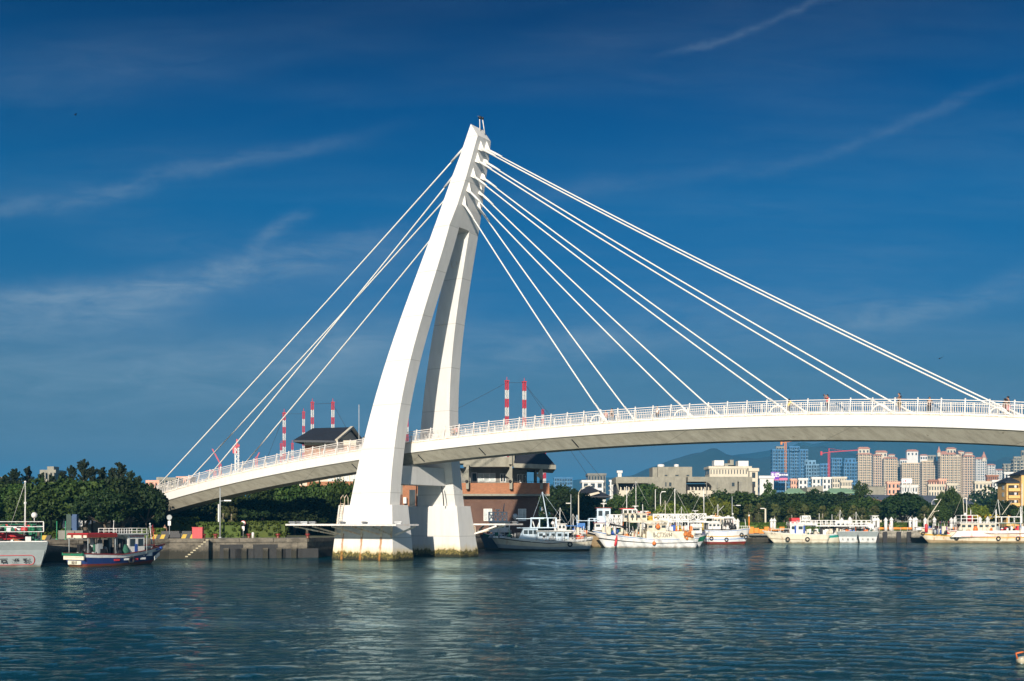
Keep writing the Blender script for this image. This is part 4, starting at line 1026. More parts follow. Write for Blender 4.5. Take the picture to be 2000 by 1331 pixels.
# ---- generic towers
def tower(label, x0, x1, ytop, Y, floors, bays, wall, D=None, rz=0.0, roof=None, group=None, balc=True, name='apartment_tower', glass=M_GLASS, extras=(), side_bays=3, win_w=.62, ledge=M_CREAM):
    t, u, h = bld(name, x0, x1, Y, label, 'building', rz, group, base=ZG)
    a, b = u(x0), u(x1); W_ = b - a; H = h(ytop); D = D or W_ * .7
    if x0 > 1000:                              # the receding side wall takes part of the seen width
        sh_ = (x0 - 1000) / F * D
        if sh_ > W_ * .10: D *= W_ * .10 / sh_; sh_ = W_ * .10
        a += sh_; W_ = b - a
    m_ = MB(); m_.box(a, b, 0, D, 0, H); m_.build('wall', wall, t)
    if not balc: floors = max(floors, round(H / 3.3)); bays = max(bays, round(W_ / 4.2)) if win_w > .1 else bays
    fh = H / floors; wn = MB(); lg = MB()
    bw = W_ / bays
    for i in range(floors):
        z = i * fh
        for k in range(bays):
            xc = a + bw * (k + .5); ww = bw * win_w / 2
            wn.box(xc - ww, xc + ww, -.12, .02, z + fh * .28, z + fh * .88)
        for k in range(side_bays):
            yc = D / side_bays * (k + .5); ww = D / side_bays * .25
            wn.box(a - .12, a + .02, yc - ww, yc + ww, z + fh * .28, z + fh * .88); wn.box(b - .02, b + .12, yc - ww, yc + ww, z + fh * .3, z + fh * .8)
        if balc:
            for k in range(0, bays, 2): xc = a + bw * k; lg.box(xc + bw * .06, xc + bw * .94, -1.1, -.13, z + .02, z + fh * .26)
            lg.box(a - .5, a - .13, 0, D, z, z + fh * .2); lg.box(b + .13, b + .5, 0, D, z, z + fh * .2)
    o = wn.build('window', glass, t, kind='stuff')
    if balc:
        o = lg.build('balcony', ledge, t, kind='stuff'); pz = MB()
        for k in range(0, bays + 1, 2): xx = min(max(a + bw * k, a + .45), b - .45); pz.box(xx - .45, xx + .45, -1.35, -.02, 0, H)
        pz.build('pilaster', wall, t, kind='stuff')
    if roof == 'hip': m_ = MB(); m_.hip(a, b, 0, D, H, W_ * .16, 1.0); m_.build('roof', M_TERRA, t)
    if roof == 'flat': m_ = MB(); m_.box(a - .4, b + .4, -.4, D + .4, H, H + fh * .35); m_.build('roof', wall, t)
    for kind, ex0, ex1, ey, mt in extras:
        ez0 = H + (W_ * .05 if roof == 'hip' else fh * .35)
        if kind == 'block':
            m_ = MB(); m_.box(u(ex0), u(ex1), D * .2, D * .7, ez0 - 2, h(ey)); m_.build('penthouse', mt, t)
            m_ = MB(); n_ = 3
            for k in range(n_): xx = u(ex0) + (u(ex1) - u(ex0)) * (k + .5) / n_; m_.box(xx - 1, xx + 1, D * .2 - .1, D * .2 + .01, h(ey) - 5, h(ey) - 2)
            m_.build('window', M_GLASS, t, kind='stuff')
            if group == GA and (mt is M_CREAM or mt is M_WHITE): m_ = MB(); m_.hip(u(ex0), u(ex1), D * .2, D * .7, h(ey) + .003, (u(ex1) - u(ex0)) * .16, .9); m_.build('roof', M_TERRA, t)
        if kind == 'turret':
            c_ = ((u(ex0) + u(ex1)) / 2, D * .15, 0); r = (u(ex1) - u(ex0)) / 2
            m_ = MB(); m_.lathe([(r, ez0 - 4), (r, h(ey + 12))], 8, c_, smooth=False); m_.build('turret', M_CREAM, t)
            m_ = MB(); m_.lathe([(r * 1.3, h(ey + 12)), (r * .6, h(ey + 6)), (.1, h(ey))], 8, c_, smooth=False); m_.build('spire', mt, t)
    return t
GA = 'beige apartment towers across the town'
tower('leftmost beige apartment tower with square pink-roofed top, beside the red crane', 1673, 1703, 888, 1500, 27, 7, M_BEIGE, 22, .0, 'hip', GA, extras=(('block', 1677, 1699, 877, M_CREAM),))
tower('narrow stepped wing right of the leftmost apartment tower', 1704, 1722, 890, 1515, 27, 4, M_BEIGE2, 22, .0, 'hip', GA, extras=(('turret', 1693, 1699, 881, M_ROOFD),))
tower('beige apartment tower with a wide low pink roof, second of the row', 1723, 1752, 896, 1540, 26, 6, M_BEIGE, 26, .0, 'hip', GA, extras=(('block', 1711, 1733, 884, M_CREAM), ('block', 1736, 1748, 889, M_CREAM)))
tower('shadowed grey flank tower between the second and third apartment blocks', 1750, 1759, 902, 1552, 25, 2, M_CONC, 20, .0, 'flat', GA)
tower('cream apartment block with flat terraces and small pavilion on top', 1758, 1797, 906, 1520, 25, 9, M_BEIGE, 24, .0, 'flat', GA, extras=(('block', 1772, 1794, 882, M_WHITE), ('block', 1759, 1772, 898, M_WHITE)))
tower('broad beige apartment block with rounded white crown, centre of the row', 1797, 1832, 902, 1530, 25, 8, M_BEIGE, 24, .0, 'flat', GA, extras=(('block', 1798, 1812, 890, M_WHITE), ('block', 1812, 1829, 889, M_CONC)))
tower('tallest beige apartment tower with pink roofs and thin spires', 1832, 1877, 888, 1500, 27, 10, M_BEIGE, 26, .0, 'hip', GA, extras=(('block', 1850, 1868, 877, M_CREAM), ('turret', 1831, 1838, 872, M_TERRA), ('turret', 1866, 1873, 876, M_ROOFD), ('block', 1870, 1884, 883, M_CREAM)))
tower('apartment wing right of the tallest tower with pink hip roof', 1877, 1903, 892, 1512, 27, 5, M_BEIGE2, 24, .0, 'hip', GA, extras=(('block', 1886, 1900, 886, M_CREAM),))
tower('white ribbed apartment tower with one thin pink spire', 1903, 1927, 897, 1560, 26, 5, M_WHITE, 20, .0, 'hip', GA, extras=(('turret', 1918, 1926, 882, M_TERRA),))
tower('small white apartment block with pink roof, second from the right end', 1927, 1943, 909, 1600, 24, 4, M_WHITE, 20, .0, 'hip', GA)
tower('lowest white apartment block with pink roof at the right end', 1943, 1960, 919, 1620, 22, 4, M_WHITE, 20, .0, 'hip', GA)
tower('grey concrete high-rise with bare frames near the right edge', 1958, 1976, 908, 1200, 20, 4, M_CONC, 18, .0, 'flat')
tower('stepped grey concrete high-rise cut by the right edge', 1975, 2012, 900, 1150, 20, 5, M_CONC, 18, .0, 'flat', extras=(('block', 1981, 1995, 892, M_CONC), ('block', 1996, 2010, 880, M_CONC)))
GN = 'towers wrapped in blue netting under construction'
kw = dict(group=GN, balc=True, name='netted_tower', ledge=M_NET2, side_bays=2, win_w=.7, glass=M_GLASS)
tower('tall blue netted tower under construction with a crane on top', 1505, 1540, 880, 1350, 22, 6, M_NET, 24, .0, 'flat', extras=(('block', 1517, 1532, 872, M_CONC),), **kw)
tower('blue netted tower behind the tallest one with a vertical lift shaft', 1540, 1561, 874, 1380, 23, 4, M_NET, 24, .0, 'flat', **kw)
tower('dark blue netted tower right of the tallest pair', 1561, 1578, 880, 1420, 22, 3, M_NET, 22, .0, 'flat', **kw)
tower('low pale netted block left of the red crane', 1571, 1600, 909, 1320, 16, 5, M_NET2, 22, .0, 'flat', extras=(('block', 1572, 1594, 899, M_NET2),), **kw)
tower('dark low netted block behind the red crane mast', 1600, 1620, 908, 1390, 16, 3, M_NET, 22, .0, 'flat', **kw)
tower('netted block right behind the red crane', 1622, 1644, 897, 1400, 18, 4, M_NET, 22, .0, 'flat', **kw)
tower('netted block touching the leftmost apartment tower', 1645, 1674, 905, 1380, 17, 5, M_NET, 22, .0, 'flat', extras=(('block', 1650, 1672, 895, M_NET),), **kw)
tower('lone blue netted tower far off right of the brick hall', 1081, 1118, 935, 1500, 12, 7, M_NET, 24, .0, 'flat', **kw)
tower('blue glazed block under the billboard', 1511, 1546, 936, 900, 7, 6, M_NET, 16, .0, 'flat', balc=False, glass=M_GLASS, name='office_block')
# cream block behind the concrete hall
tower('cream stepped block rising behind the concrete hall', 1377, 1466, 916, 420, 8, 14, M_CREAM, 18, .0, 'flat', balc=False, name='cream_block', win_w=.28,
      extras=(('block', 1397, 1416, 899, M_WHITE), ('block', 1417, 1428, 905, M_CONC), ('block', 1428, 1435, 898, M_CONC), ('block', 1444, 1464, 900, M_WHITE)))
tower('tall cream stair tower with open landings right of the concrete hall', 1462, 1480, 921, 400, 6, 1, M_CREAM, 12, .0, 'flat', balc=False, name='stair_tower', win_w=.4)
tower('plain white slab building partly behind the slender tree', 1481, 1511, 935, 470, 5, 5, M_WHITE, 14, .0, 'flat', balc=False, name='white_block', win_w=.02)
tower('unfinished building with orange patch behind the white block left of the hall', 1145, 1183, 929, 620, 8, 6, M_CONCD, 16, .0, 'flat', balc=False, name='unfinished_block', win_w=.6, extras=(('block', 1158, 1170, 926, M_CONC),))
tower('low white building in front of the unfinished block', 1134, 1178, 943, 560, 5, 3, M_WHITE, 14, .0, 'flat', balc=False, name='white_block', win_w=.6)
tower('thin pale tower left of the concrete hall', 1190, 1200, 941, 700, 9, 2, M_WHITE, 8, .0, 'flat', balc=True, name='pale_tower')
tower('small grey flats beside the concrete hall left end', 1200, 1209, 946, 700, 9, 2, M_CONC, 8, .0, 'flat', balc=True, name='pale_tower')
tower('plain pale lift tower rising above the left end of the concrete hall', 1206, 1214, 924, 500, 8, 1, M_WHITE, 6, .0, 'flat', balc=False, name='lift_tower', win_w=.02)
# mid distance low town
GL_ = 'low houses between the bank trees and the towers'
for x0, x1, y, Y, wall, fl, bays, lab, rf in [
    (1543, 1560, 939, 700, M_PINK, 5, 3, 'salmon house left of the white striped flats', 'flat'), (1558, 1577, 938, 690, M_WHITE, 4, 2, 'white flats with an orange band, left one', 'flat'),
    (1584, 1603, 936, 690, M_WHITE, 4, 2, 'white flats with an orange band, middle one', 'flat'), (1605, 1623, 936, 690, M_WHITE, 4, 2, 'white flats with an orange band, right one', 'flat'),
    (1623, 1653, 935, 720, M_CREAM, 5, 6, 'cream and pink house under the red crane', 'flat'), (1640, 1664, 942, 700, M_CREAM, 4, 7, 'cream terrace of small windows below the netted blocks', 'flat'),
    (1731, 1757, 945, 640, M_PINK, 4, 3, 'salmon pink house left of the white billboard', 'flat'), (1757, 1792, 952, 630, M_WHITE, 3, 6, 'white and pink terrace under the white billboard', 'flat'),
    (1810, 1845, 950, 640, M_CREAM, 3, 6, 'cream house with pink top right of the billboard', 'flat'), (1832, 1848, 939, 650, M_PINK, 4, 3, 'pink stair tower right of the white billboard', 'flat'),
    (1812, 1834, 941, 700, M_PINK, 4, 4, 'pink house with dark roof behind the cream house', 'hip'), (1848, 1870, 948, 640, M_CREAM, 3, 4, 'small cream house behind the dark trees', 'flat'),
    (1901, 1935, 945, 560, M_CREAM, 3, 4, 'pale yellow house above the wooded slope', 'flat'), (1925, 1950, 931, 900, M_BRICK, 8, 6, 'red brick block in front of the small white towers', 'flat'), (1936, 1962, 942, 620, M_WHITE, 3, 4, 'small white house left of the ochre building roof', 'flat'),
    (1960, 1978, 926, 700, M_WHITE, 5, 2, 'plain white wall above the ochre building', 'flat')]:
    tower(lab, x0, x1, y, Y, fl, bays, wall, 12, 0, rf, GL_, balc=False, name='town_house', win_w=.45, side_bays=2)
# left background
GB = 'distant hillside buildings behind the left grove'
for x0, x1, y, Y, wall, lab, ex in [(80, 108, 924, 520, M_CONC, 'pale stepped building showing above the left grove', (('block', 88, 101, 911, M_CONC),)), (-12, 14, 937, 520, M_CONC, 'grey roof at the far left edge behind the grove', ()),
    (286, 312, 943, 700, M_PINK, 'orange block left of the low bridge cables', (('block', 303, 325, 932, M_CONC),)), (312, 345, 938, 700, M_CONC, 'grey block behind the lower bridge railing', ()), (345, 372, 936, 720, M_PINK, 'small orange block behind the lower bridge railing', (('block', 355, 368, 930, M_CONC),))]:
    tower(lab, x0, x1, y, Y, 6, 6, wall, 12, 0, 'flat', GB, balc=True, name='hill_building', extras=ex)
# green roofed sheds, grey shed, arched hall
t, u, h = bld('market_shed', 1520, 1665, 470, 'long shed with two pale green roofs behind the bank trees')
for a, b in ((1527, 1582), (1608, 1664)):
    m_ = MB(); m_.add([(u(a), -3, h(964)), (u(b) + 6, -3, h(962.5)), (u(b), 9, h(953)), (u(a) + 5, 9, h(953)), (u(a), -3, h(965)), (u(b) + 6, -3, h(963.5)), (u(b), 9, h(965)), (u(a) + 5, 9, h(965))], [(0, 1, 2, 3), (0, 4, 5, 1), (1, 5, 6, 2), (3, 2, 6, 7), (0, 3, 7, 4), (4, 7, 6, 5)]); m_.build('roof', M_GREENR, t)
m_ = MB(); m_.box(u(1536), u(1660), 0, 8, 0, h(965) - .003); m_.build('wall', M_CREAM, t)
m_ = MB(); m_.add([(u(1564), -4, 0), (u(1606), -4, 0), (u(1606), 8, 0), (u(1564), 8, 0), (u(1572), -4, h(953)), (u(1602), -4, h(949.5)), (u(1602), 8, h(949.5)), (u(1572), 8, h(953))], [(0, 1, 5, 4), (1, 2, 6, 5), (2, 3, 7, 6), (3, 0, 4, 7), (4, 5, 6, 7)]); m_.build('end_wall', M_CONC, t)
t, u, h = bld('storehouse', 1690, 1730, 470, 'plain grey concrete storehouse left of the salmon house'); m_ = MB(); m_.box(u(1692), u(1728), 0, 10, 0, h(951)); m_.build('wall', M_CONC, t); m_ = MB(); m_.box(u(1691), u(1729), -.4, 10.4, h(951), h(950)); m_.build('roof', M_CONCD, t)
t, u, h = bld('arched_hall', 1660, 1930, 360, 'very long hall under a slate blue arched roof'); pts = [(1664, 965), (1720, 965), (1780, 965.5), (1830, 966), (1870, 967.5), (1900, 971), (1920, 976), (1932, 984)]
vs = []; 
for x, y in pts: vs += [(u(x), 4, h(986)), (u(x), 4, h(y + 18 if y < 968 else 986)), (u(x), 12, h(y)), (u(x), 22, h(y))]
fs = []
for i in range(len(pts) - 1):
    for j in range(3): fs.append((i * 4 + j, i * 4 + 4 + j, i * 4 + 5 + j, i * 4 + 1 + j))
m_ = MB(); m_.add(vs, fs); m_.build('roof', M_SLATE, t); m_ = MB(); m_.box(u(1666), u(1930), 5, 22, 0, h(986)); m_.build('wall', M_CONCD, t)
t, u, h = bld('park_kiosk', 1680, 1726, 300, 'low kiosk with pink tiled roof among the bank trees'); m_ = MB(); m_.box(u(1684), u(1722), 0, 5, 0, h(981)); m_.build('wall', M_CREAM, t); m_ = MB(); m_.hip(u(1682), u(1724), 0, 5, h(981), .9, .4); m_.build('roof', M_TERRA, t)
t, u, h = bld('pavilion', 1115, 1190, 262, 'low dark roofed pavilion with pale gable behind the bank trees')
m_ = MB(); m_.hip(u(1120), u(1186), 0, 10, h(972), 2.6, .8); m_.build('roof', M_ROOFD, t); m_ = MB(); m_.box(u(1140), u(1184), .5, 9, 0, h(972)); m_.build('wall', M_CONC, t)
m_ = MB(); m_.prism([(u(1137), h(968)), (u(1168), h(961)), (u(1171), h(964)), (u(1147), h(971))], -1.2, -.8); m_.build('gable', M_CREAM, t)
for x in (1152, 1160, 1171, 1178): window(t, u(x), u(x + 5), h(983), h(975), .45, glass=M_PALEG, mull=0)
# ochre building at right
t, u, h = bld('ochre_building', 1948, 2050, 300, 'ochre building with dark hipped roof and balconies at the right edge')
m_ = MB(); m_.box(u(1966), u(1990), 0, 5.5, 0, h(944)); m_.box(u(1990) + .003, u(2050), -1.5, 5.5, 0, h(929)); m_.build('wall', M_OCHRE, t)
m_ = MB(); m_.hip(u(1966), u(1989), 0, 5.5, h(943.5), h(934) - h(943.5), .6); m_.hip(u(1990), u(2050), -1.4, 5.5, h(928.5), 1.8, .4); m_.build('roof', M_ROOFD, t)
for y in (948, 962, 977):
    m_ = MB(); m_.box(u(1969), u(1989), -.12, .05, h(y + 6), h(y)); m_.build('loggia', M_DARK, t); m_ = MB(); m_.box(u(1968), u(1990) - .01, -.7, -.13, h(y + 12), h(y + 6)); m_.build('balcony', M_OCHRE, t)  # loggia is a flat dark panel painting the shade of the opening
    m_ = MB(); m_.lathe([(.35, 0), (.35, .75)], 8, (u(1982), -.35, h(y + 6))); m_.build('water_tank', M_WHT, t)
    m_ = MB(); m_.box(u(1966) - .06, u(1966) - .003, 1.5, 2.7, h(y + 8), h(y)); m_.build('window', M_PALEG, t)
# ---- billboards
def text_mesh(body, size, mat_, name='lettering', depth=.01, bold=0.0, width=None):
    cu = bpy.data.curves.new(name, 'FONT'); cu.body = body; cu.size = size; cu.extrude = depth; cu.align_x = 'CENTER'; cu.align_y = 'CENTER'; cu.resolution_u = 2; cu.offset = bold
    ob = bpy.data.objects.new('tmp_text', cu); COL.objects.link(ob); dg = bpy.context.evaluated_depsgraph_get()
    me = bpy.data.meshes.new_from_object(ob.evaluated_get(dg)); bpy.data.objects.remove(ob); me.name = name; me.materials.clear(); me.materials.append(mat_)
    if width and len(me.vertices):
        xs = [v_.co.x for v_ in me.vertices]; k = width / (max(xs) - min(xs))
        for v_ in me.vertices: v_.co.x *= k
    return me
def lettering(body, size, mat_, parent, loc, rot, **kw): return inst('lettering', text_mesh(body, size, mat_, **kw), parent, loc, rot)
M_PURP = mat('purple_print', (0.16, 0.02, 0.35), .6, .5, .5); M_NAVY = mat('navy_print', (0.02, 0.03, 0.16), .6, .1, 1); M_WPRINT = mat('white_print', (.8, .8, .8), .6, .02, 1); M_BPRINT = mat('black_print', (.012, .012, .015), .6, .1, 1)
M_PNKP = mat('pink_print', (.65, .15, .25), .6, .3, 1)
t, u, h = bld('billboard', 1506, 1538, 880, 'purple and navy advertising billboard with white characters under the tallest netted tower', 'billboard')
m_ = MB(); m_.box(u(1506), u(1521.7), 0, .5, h(937), h(922)); m_.build('left_panel', M_PURP, t); m_ = MB(); m_.box(u(1522), u(1538), 0, .5, h(934), h(924)); m_.build('right_panel', M_NAVY, t)
m_ = MB(); m_.box(u(1506), u(1538), -.1, .5, h(938.5), h(937) - .003); m_.box(u(1522), u(1538), -.05, .5, h(937), h(934) - .003); m_.build('lower_strip', M_PNKP, t)
m_ = MB(); m_.box(u(1508), u(1510), .5, 1, -.2, h(937)); m_.box(u(1534), u(1536), .5, 1, -.2, h(937)); m_.build('support', M_GREY, t)
lettering('天匯', 3.6, M_WPRINT, t, (u(1513.8), -.05, h(928.5)), (R(90), 0, 0), bold=.05); lettering('黃金海岸', 1.8, M_WPRINT, t, (u(1530), -.05, h(928.5)), (R(90), 0, 0), bold=.05)
t, u, h = bld('billboard', 1760, 1782, 420, 'white roof billboard with a red mark on tall white legs', 'billboard')
m_ = MB(); m_.box(u(1761), u(1781), 0, .4, h(944), h(935)); m_.build('panel', M_WPRINT, t); m_ = MB(); m_.box(u(1768), u(1770), -.05, 0, h(941.5), h(937.5)); m_.box(u(1764), u(1766), -.05, 0, h(941), h(939)); m_.build('red_mark', M_RED, t)
for x in (1762.5, 1771, 1778.5): m_ = MB(); m_.box(u(x - .7), u(x + .7), .1, .5, 0, h(944) - .003); m_.build('support', M_WHT, t)
# ---- lattice radio masts, red and white
def lattice(w, L, mat_, name='mast_section', br=2):
    m_ = MB(); r = w / 2; c = [(-r, -r), (r, -r), (r, r), (-r, r)]; th = w * .16
    for x, y in c: m_.box(x - th / 2, x + th / 2, y - th / 2, y + th / 2, 0, L)
    for k in range(br):
        z0, z1 = L * k / br, L * (k + 1) / br
        for i in range(4):
            a, b = c[i], c[(i + 1) % 4]; m_.bar((*a, z0), (*b, z1), th * .75); m_.bar((*b, z0), (*a, z1), th * .75); m_.bar((*a, z0 + .02), (*b, z0 + .02), th * .75)
    return m_.mesh(name, mat_)
MAST = {}
def mast(x, ytop, Y, wpx, segpx, label, ybase=None, group='red and white radio masts', first=0, guys=()):
    w = wpx * .8 / F * Y; L = segpx / F * Y; top = (HZ - ytop) / F * Y + EYE; t = thing('radio_mast', label, 'radio mast', ((x - 1000) / F * Y, Y, ZG), R(20), group)
    key = (round(w, 2), round(L, 2))
    if key not in MAST: MAST[key] = (lattice(w, L, M_RED), lattice(w, L, M_WHT))
    z = top - L - ZG; k = first
    while z > 0: inst('mast_section', MAST[key][k % 2], t, (0, 0, z)); z -= L; k += 1
    m_ = MB(); m_.box(-w * .6, w * .6, -w * .6, w * .6, 0, z + L); m_.build('footing', M_GREY, t)
    m_ = MB(); m_.box(-w * .75, w * .75, -w * .75, w * .75, 0, .3); m_.tube([(0, 0, 0), (0, 0, 1.6)], .1, 5); m_.build('top_platform', M_RED, t, loc=(0, 0, top - ZG))
    for gx_, gy_ in guys:
        m_ = MB(); e = at(gx_, gy_, Y); m_.tube([(0, 0, top - ZG - .5), tuple(Matrix.Rotation(-R(20), 3, 'Z') @ (e - Vector(t.location)))], .055, 4, caps=False); m_.build('guy_wire', M_BLACK, t)
    return t
mast(990, 745, 420, 6.5, 17, 'left one of the two tall masts right of the pylon', guys=((880, 806), (1024, 748)))
mast(1024, 747, 420, 6.5, 17, 'right one of the two tall masts right of the pylon', guys=((1145, 925), (1200, 965)))
mast(1060, 801, 900, 4, 9, 'tiny far mast right of the two tall masts')
mast(795, 820, 430, 5, 14, 'mast seen in the gap between the pylon legs', guys=((740, 900),))
mast(610, 787, 430, 5.5, 14, 'left mast above the dark tower roof', guys=((650, 788),))
mast(650, 787, 430, 5.5, 14, 'right mast above the dark tower roof', guys=((690, 860),))
mast(555, 808, 400, 5.5, 13, 'tall striped mast left of the dark roofed tower', guys=((520, 900),))
mast(593, 806, 440, 4.5, 13, 'short mast just left of the dark tower roof', guys=((555, 809),))
mast(549, 868, 520, 4, 12, 'low mast beside the foot of the tall left mast'); mast(571, 867, 520, 4, 12, 'low mast right of the tall left mast')
mast(1064, 880, 400, 4, 11, 'mast partly hidden behind the corner of the brick hall')
# cranes
def crane(x, ybase, ytop, jx, jy, Y, wpx, label, c1=M_RED, c2=M_WHT, counter=None, seg=9):
    t = thing('construction_crane', label, 'crane', ((x - 1000) / F * Y, Y, ZG), 0, 'cranes on the skyline')
    w = wpx / F * Y; z0 = max(0, (HZ - ybase) / F * Y + EYE - ZG); z1 = (HZ - ytop) / F * Y + EYE - ZG; L = z1 - z0; n = max(1, int(L / (w * 2.2)))
    m_ = MB(); r = w / 2
    for dx_ in (-r, r):
        for dy_ in (-r, r): m_.box(dx_ - w * .09, dx_ + w * .09, dy_ - w * .09, dy_ + w * .09, 0, z1)
    k = int(z1 / (w * 1.3))
    for i in range(k): m_.bar((-r, -r, z1 * i / k), (r, -r, z1 * (i + 1) / k), w * .14); m_.bar((r, -r, z1 * i / k), (-r, -r, z1 * (i + 1) / k), w * .14)
    m_.build('tower_mast', c1 if c2 is None else c2, t)
    e = Vector(((jx - x) / F * Y, 0, (HZ - jy) / F * Y + EYE - ZG)); b = Vector((0, 0, z1)); d = e - b; nn = Vector((0, 0, w * .55)) if abs(d.x) > abs(d.z) else Vector((w * .55, 0, 0))
    m_ = MB(); m_.bar(b, e, w * .2); m_.bar(b + nn, e + nn * .5, w * .2); k = max(4, int(d.length / (w * 1.2)))
    for i in range(k): m_.bar(b + d * (i / k), b + nn + d * ((i + .5) / k), w * .14); m_.bar(b + nn + d * ((i + .5) / k), b + d * ((i + 1) / k), w * .14)
    m_.build('jib', c1, t)
    if counter is not None:
        ce = Vector(((counter - x) / F * Y, 0, z1 - 1)); m_ = MB(); m_.bar(b, ce, w * .7, w * .35); m_.box(ce.x - w * .6, ce.x + w * .6, -w * .5, w * .5, z1 - 3, z1 + 1); m_.build('counter_jib', c1, t)
        m_ = MB(); m_.bar(b, b + Vector((0, 0, w * 2.6)), w * .4); m_.bar(b + Vector((0, 0, w * 2.6)), b.lerp(e, .5) + nn, w * .1); m_.build('apex', c1, t)
    return t
crane(1619, 935, 884, 1677, 880, 1200, 3.0, 'big red tower crane with level jib among the netted towers', counter=1604, c2=None)
crane(1534, 880, 864, 1565, 861, 1350, 3.0, 'orange crane on top of the tallest netted tower', counter=1526, c1=M_ORG, c2=None)
crane(430, 920, 908, 414, 877, 600, 4.0, 'leaning red crane jib left of the lower stay cables', c2=None)
crane(463, 930, 875, 468, 871, 600, 6.5, 'red and white crane tower between the lower stay cables', counter=459)
crane(501, 910, 893, 506, 884, 650, 3.5, 'small red crane tip just right of the lower stay cables', c2=None)
crane(420, 926, 920, 402, 921, 620, 3.5, 'low red jib end behind the left railing', c2=None)
# ------------------------------------------------------------------ boats
def hull_paint(name, col, rust=0.5, col2=(0.38, 0.15, 0.04)):
    m_, n, b = new_mat(name); tc = n.n('ShaderNodeTexCoord').outputs['Object']
    f = n.noise(n.mapping(tc, (1.4, 1.4, .16)), 1.0, 7, .7); g_ = n.noise(tc, .8, 5, .6)
    c = n.ramp(g_, [(.3, tuple(v * .82 for v in col)), (.6, col)])
    c = n.mix(n.m('MULTIPLY', n.ramp(f, [(.54, 0.0), (.68, 1.0)]), rust), c, col2)
    sp = n.n('ShaderNodeSeparateXYZ'); n.link(tc, sp.inputs[0])
    z = n.m('ADD', sp.outputs[2], n.m('MULTIPLY', n.m('SUBTRACT', g_, .5), .7))
    c = n.mix(n.m('MULTIPLY', n.ramp(z, [(.06, 1.0), (.34, 0.0)]), .75), c, (.10, .075, .03))
    n.link(c, b.inputs['Base Color']); b.inputs['Roughness'].default_value = .42; return m_
H_WHITE = hull_paint('white_hull_paint', (.72, .72, .70), .35); H_CREAM = hull_paint('cream_hull_paint', (.70, .64, .50), .45); H_RUST = hull_paint('rusty_white_hull', (.66, .58, .44), .95, (.45, .19, .03))
H_GREY = hull_paint('grey_hull_paint', (.36, .40, .40), .2, (.2, .2, .15)); H_BLUE = hull_paint('blue_hull_paint', (.018, .045, .17), .12); H_REDB = hull_paint('red_antifouling', (.22, .025, .02), .3, (.08, .03, .02))
H_BLACK = hull_paint('black_hull_paint', (.025, .025, .028), .3); H_BROWN = hull_paint('brown_stained_hull', (.34, .25, .14), .9, (.14, .07, .03)); H_GREEN = hull_paint('green_hull_paint', (.02, .17, .09), .2); H_TEAL = hull_paint('teal_hull_paint', (.02, .30, .26), .2)
H_YEL = hull_paint('yellow_stripe_paint', (.62, .33, .04), .4); H_SLATE = hull_paint('slate_blue_hull', (.07, .10, .13), .3); H_STB = hull_paint('blue_stripe_paint', (.06, .20, .50), .1); H_LBLUE = mat('pale_blue_paint', (.50, .62, .72), .5, .08, 1.0, dirt=(.35, .25, .15), dirt_amt=.3)
M_DECK = mat('boat_deck', (.30, .27, .22), .8, .3, 1.5); M_TARP = mat('red_tarpaulin', (.36, .015, .02), .6, .2, 1.0, bump=.5); M_TYRE = mat('tyre_rubber', (.015, .015, .016), .8, .2, 3.0); M_BTARP = mat('blue_tarpaulin', (.03, .15, .42), .6, .2, 1.0, bump=.5)
M_FLOAT = mat('orange_float', (.72, .16, .03), .5, .1, 1.0); M_NETG = mat('green_net', (.03, .12, .08), .95, .4, 6.0, bump=1.0); M_NETO = mat('orange_net', (.60, .20, .05), .95, .4, 6.0, bump=1.0); M_ROPE = mat('rope', (.45, .40, .28), .9, .2, 5.0)
M_WOODB = mat('varnished_wood', (.30, .13, .05), .5, .3, 1.5)

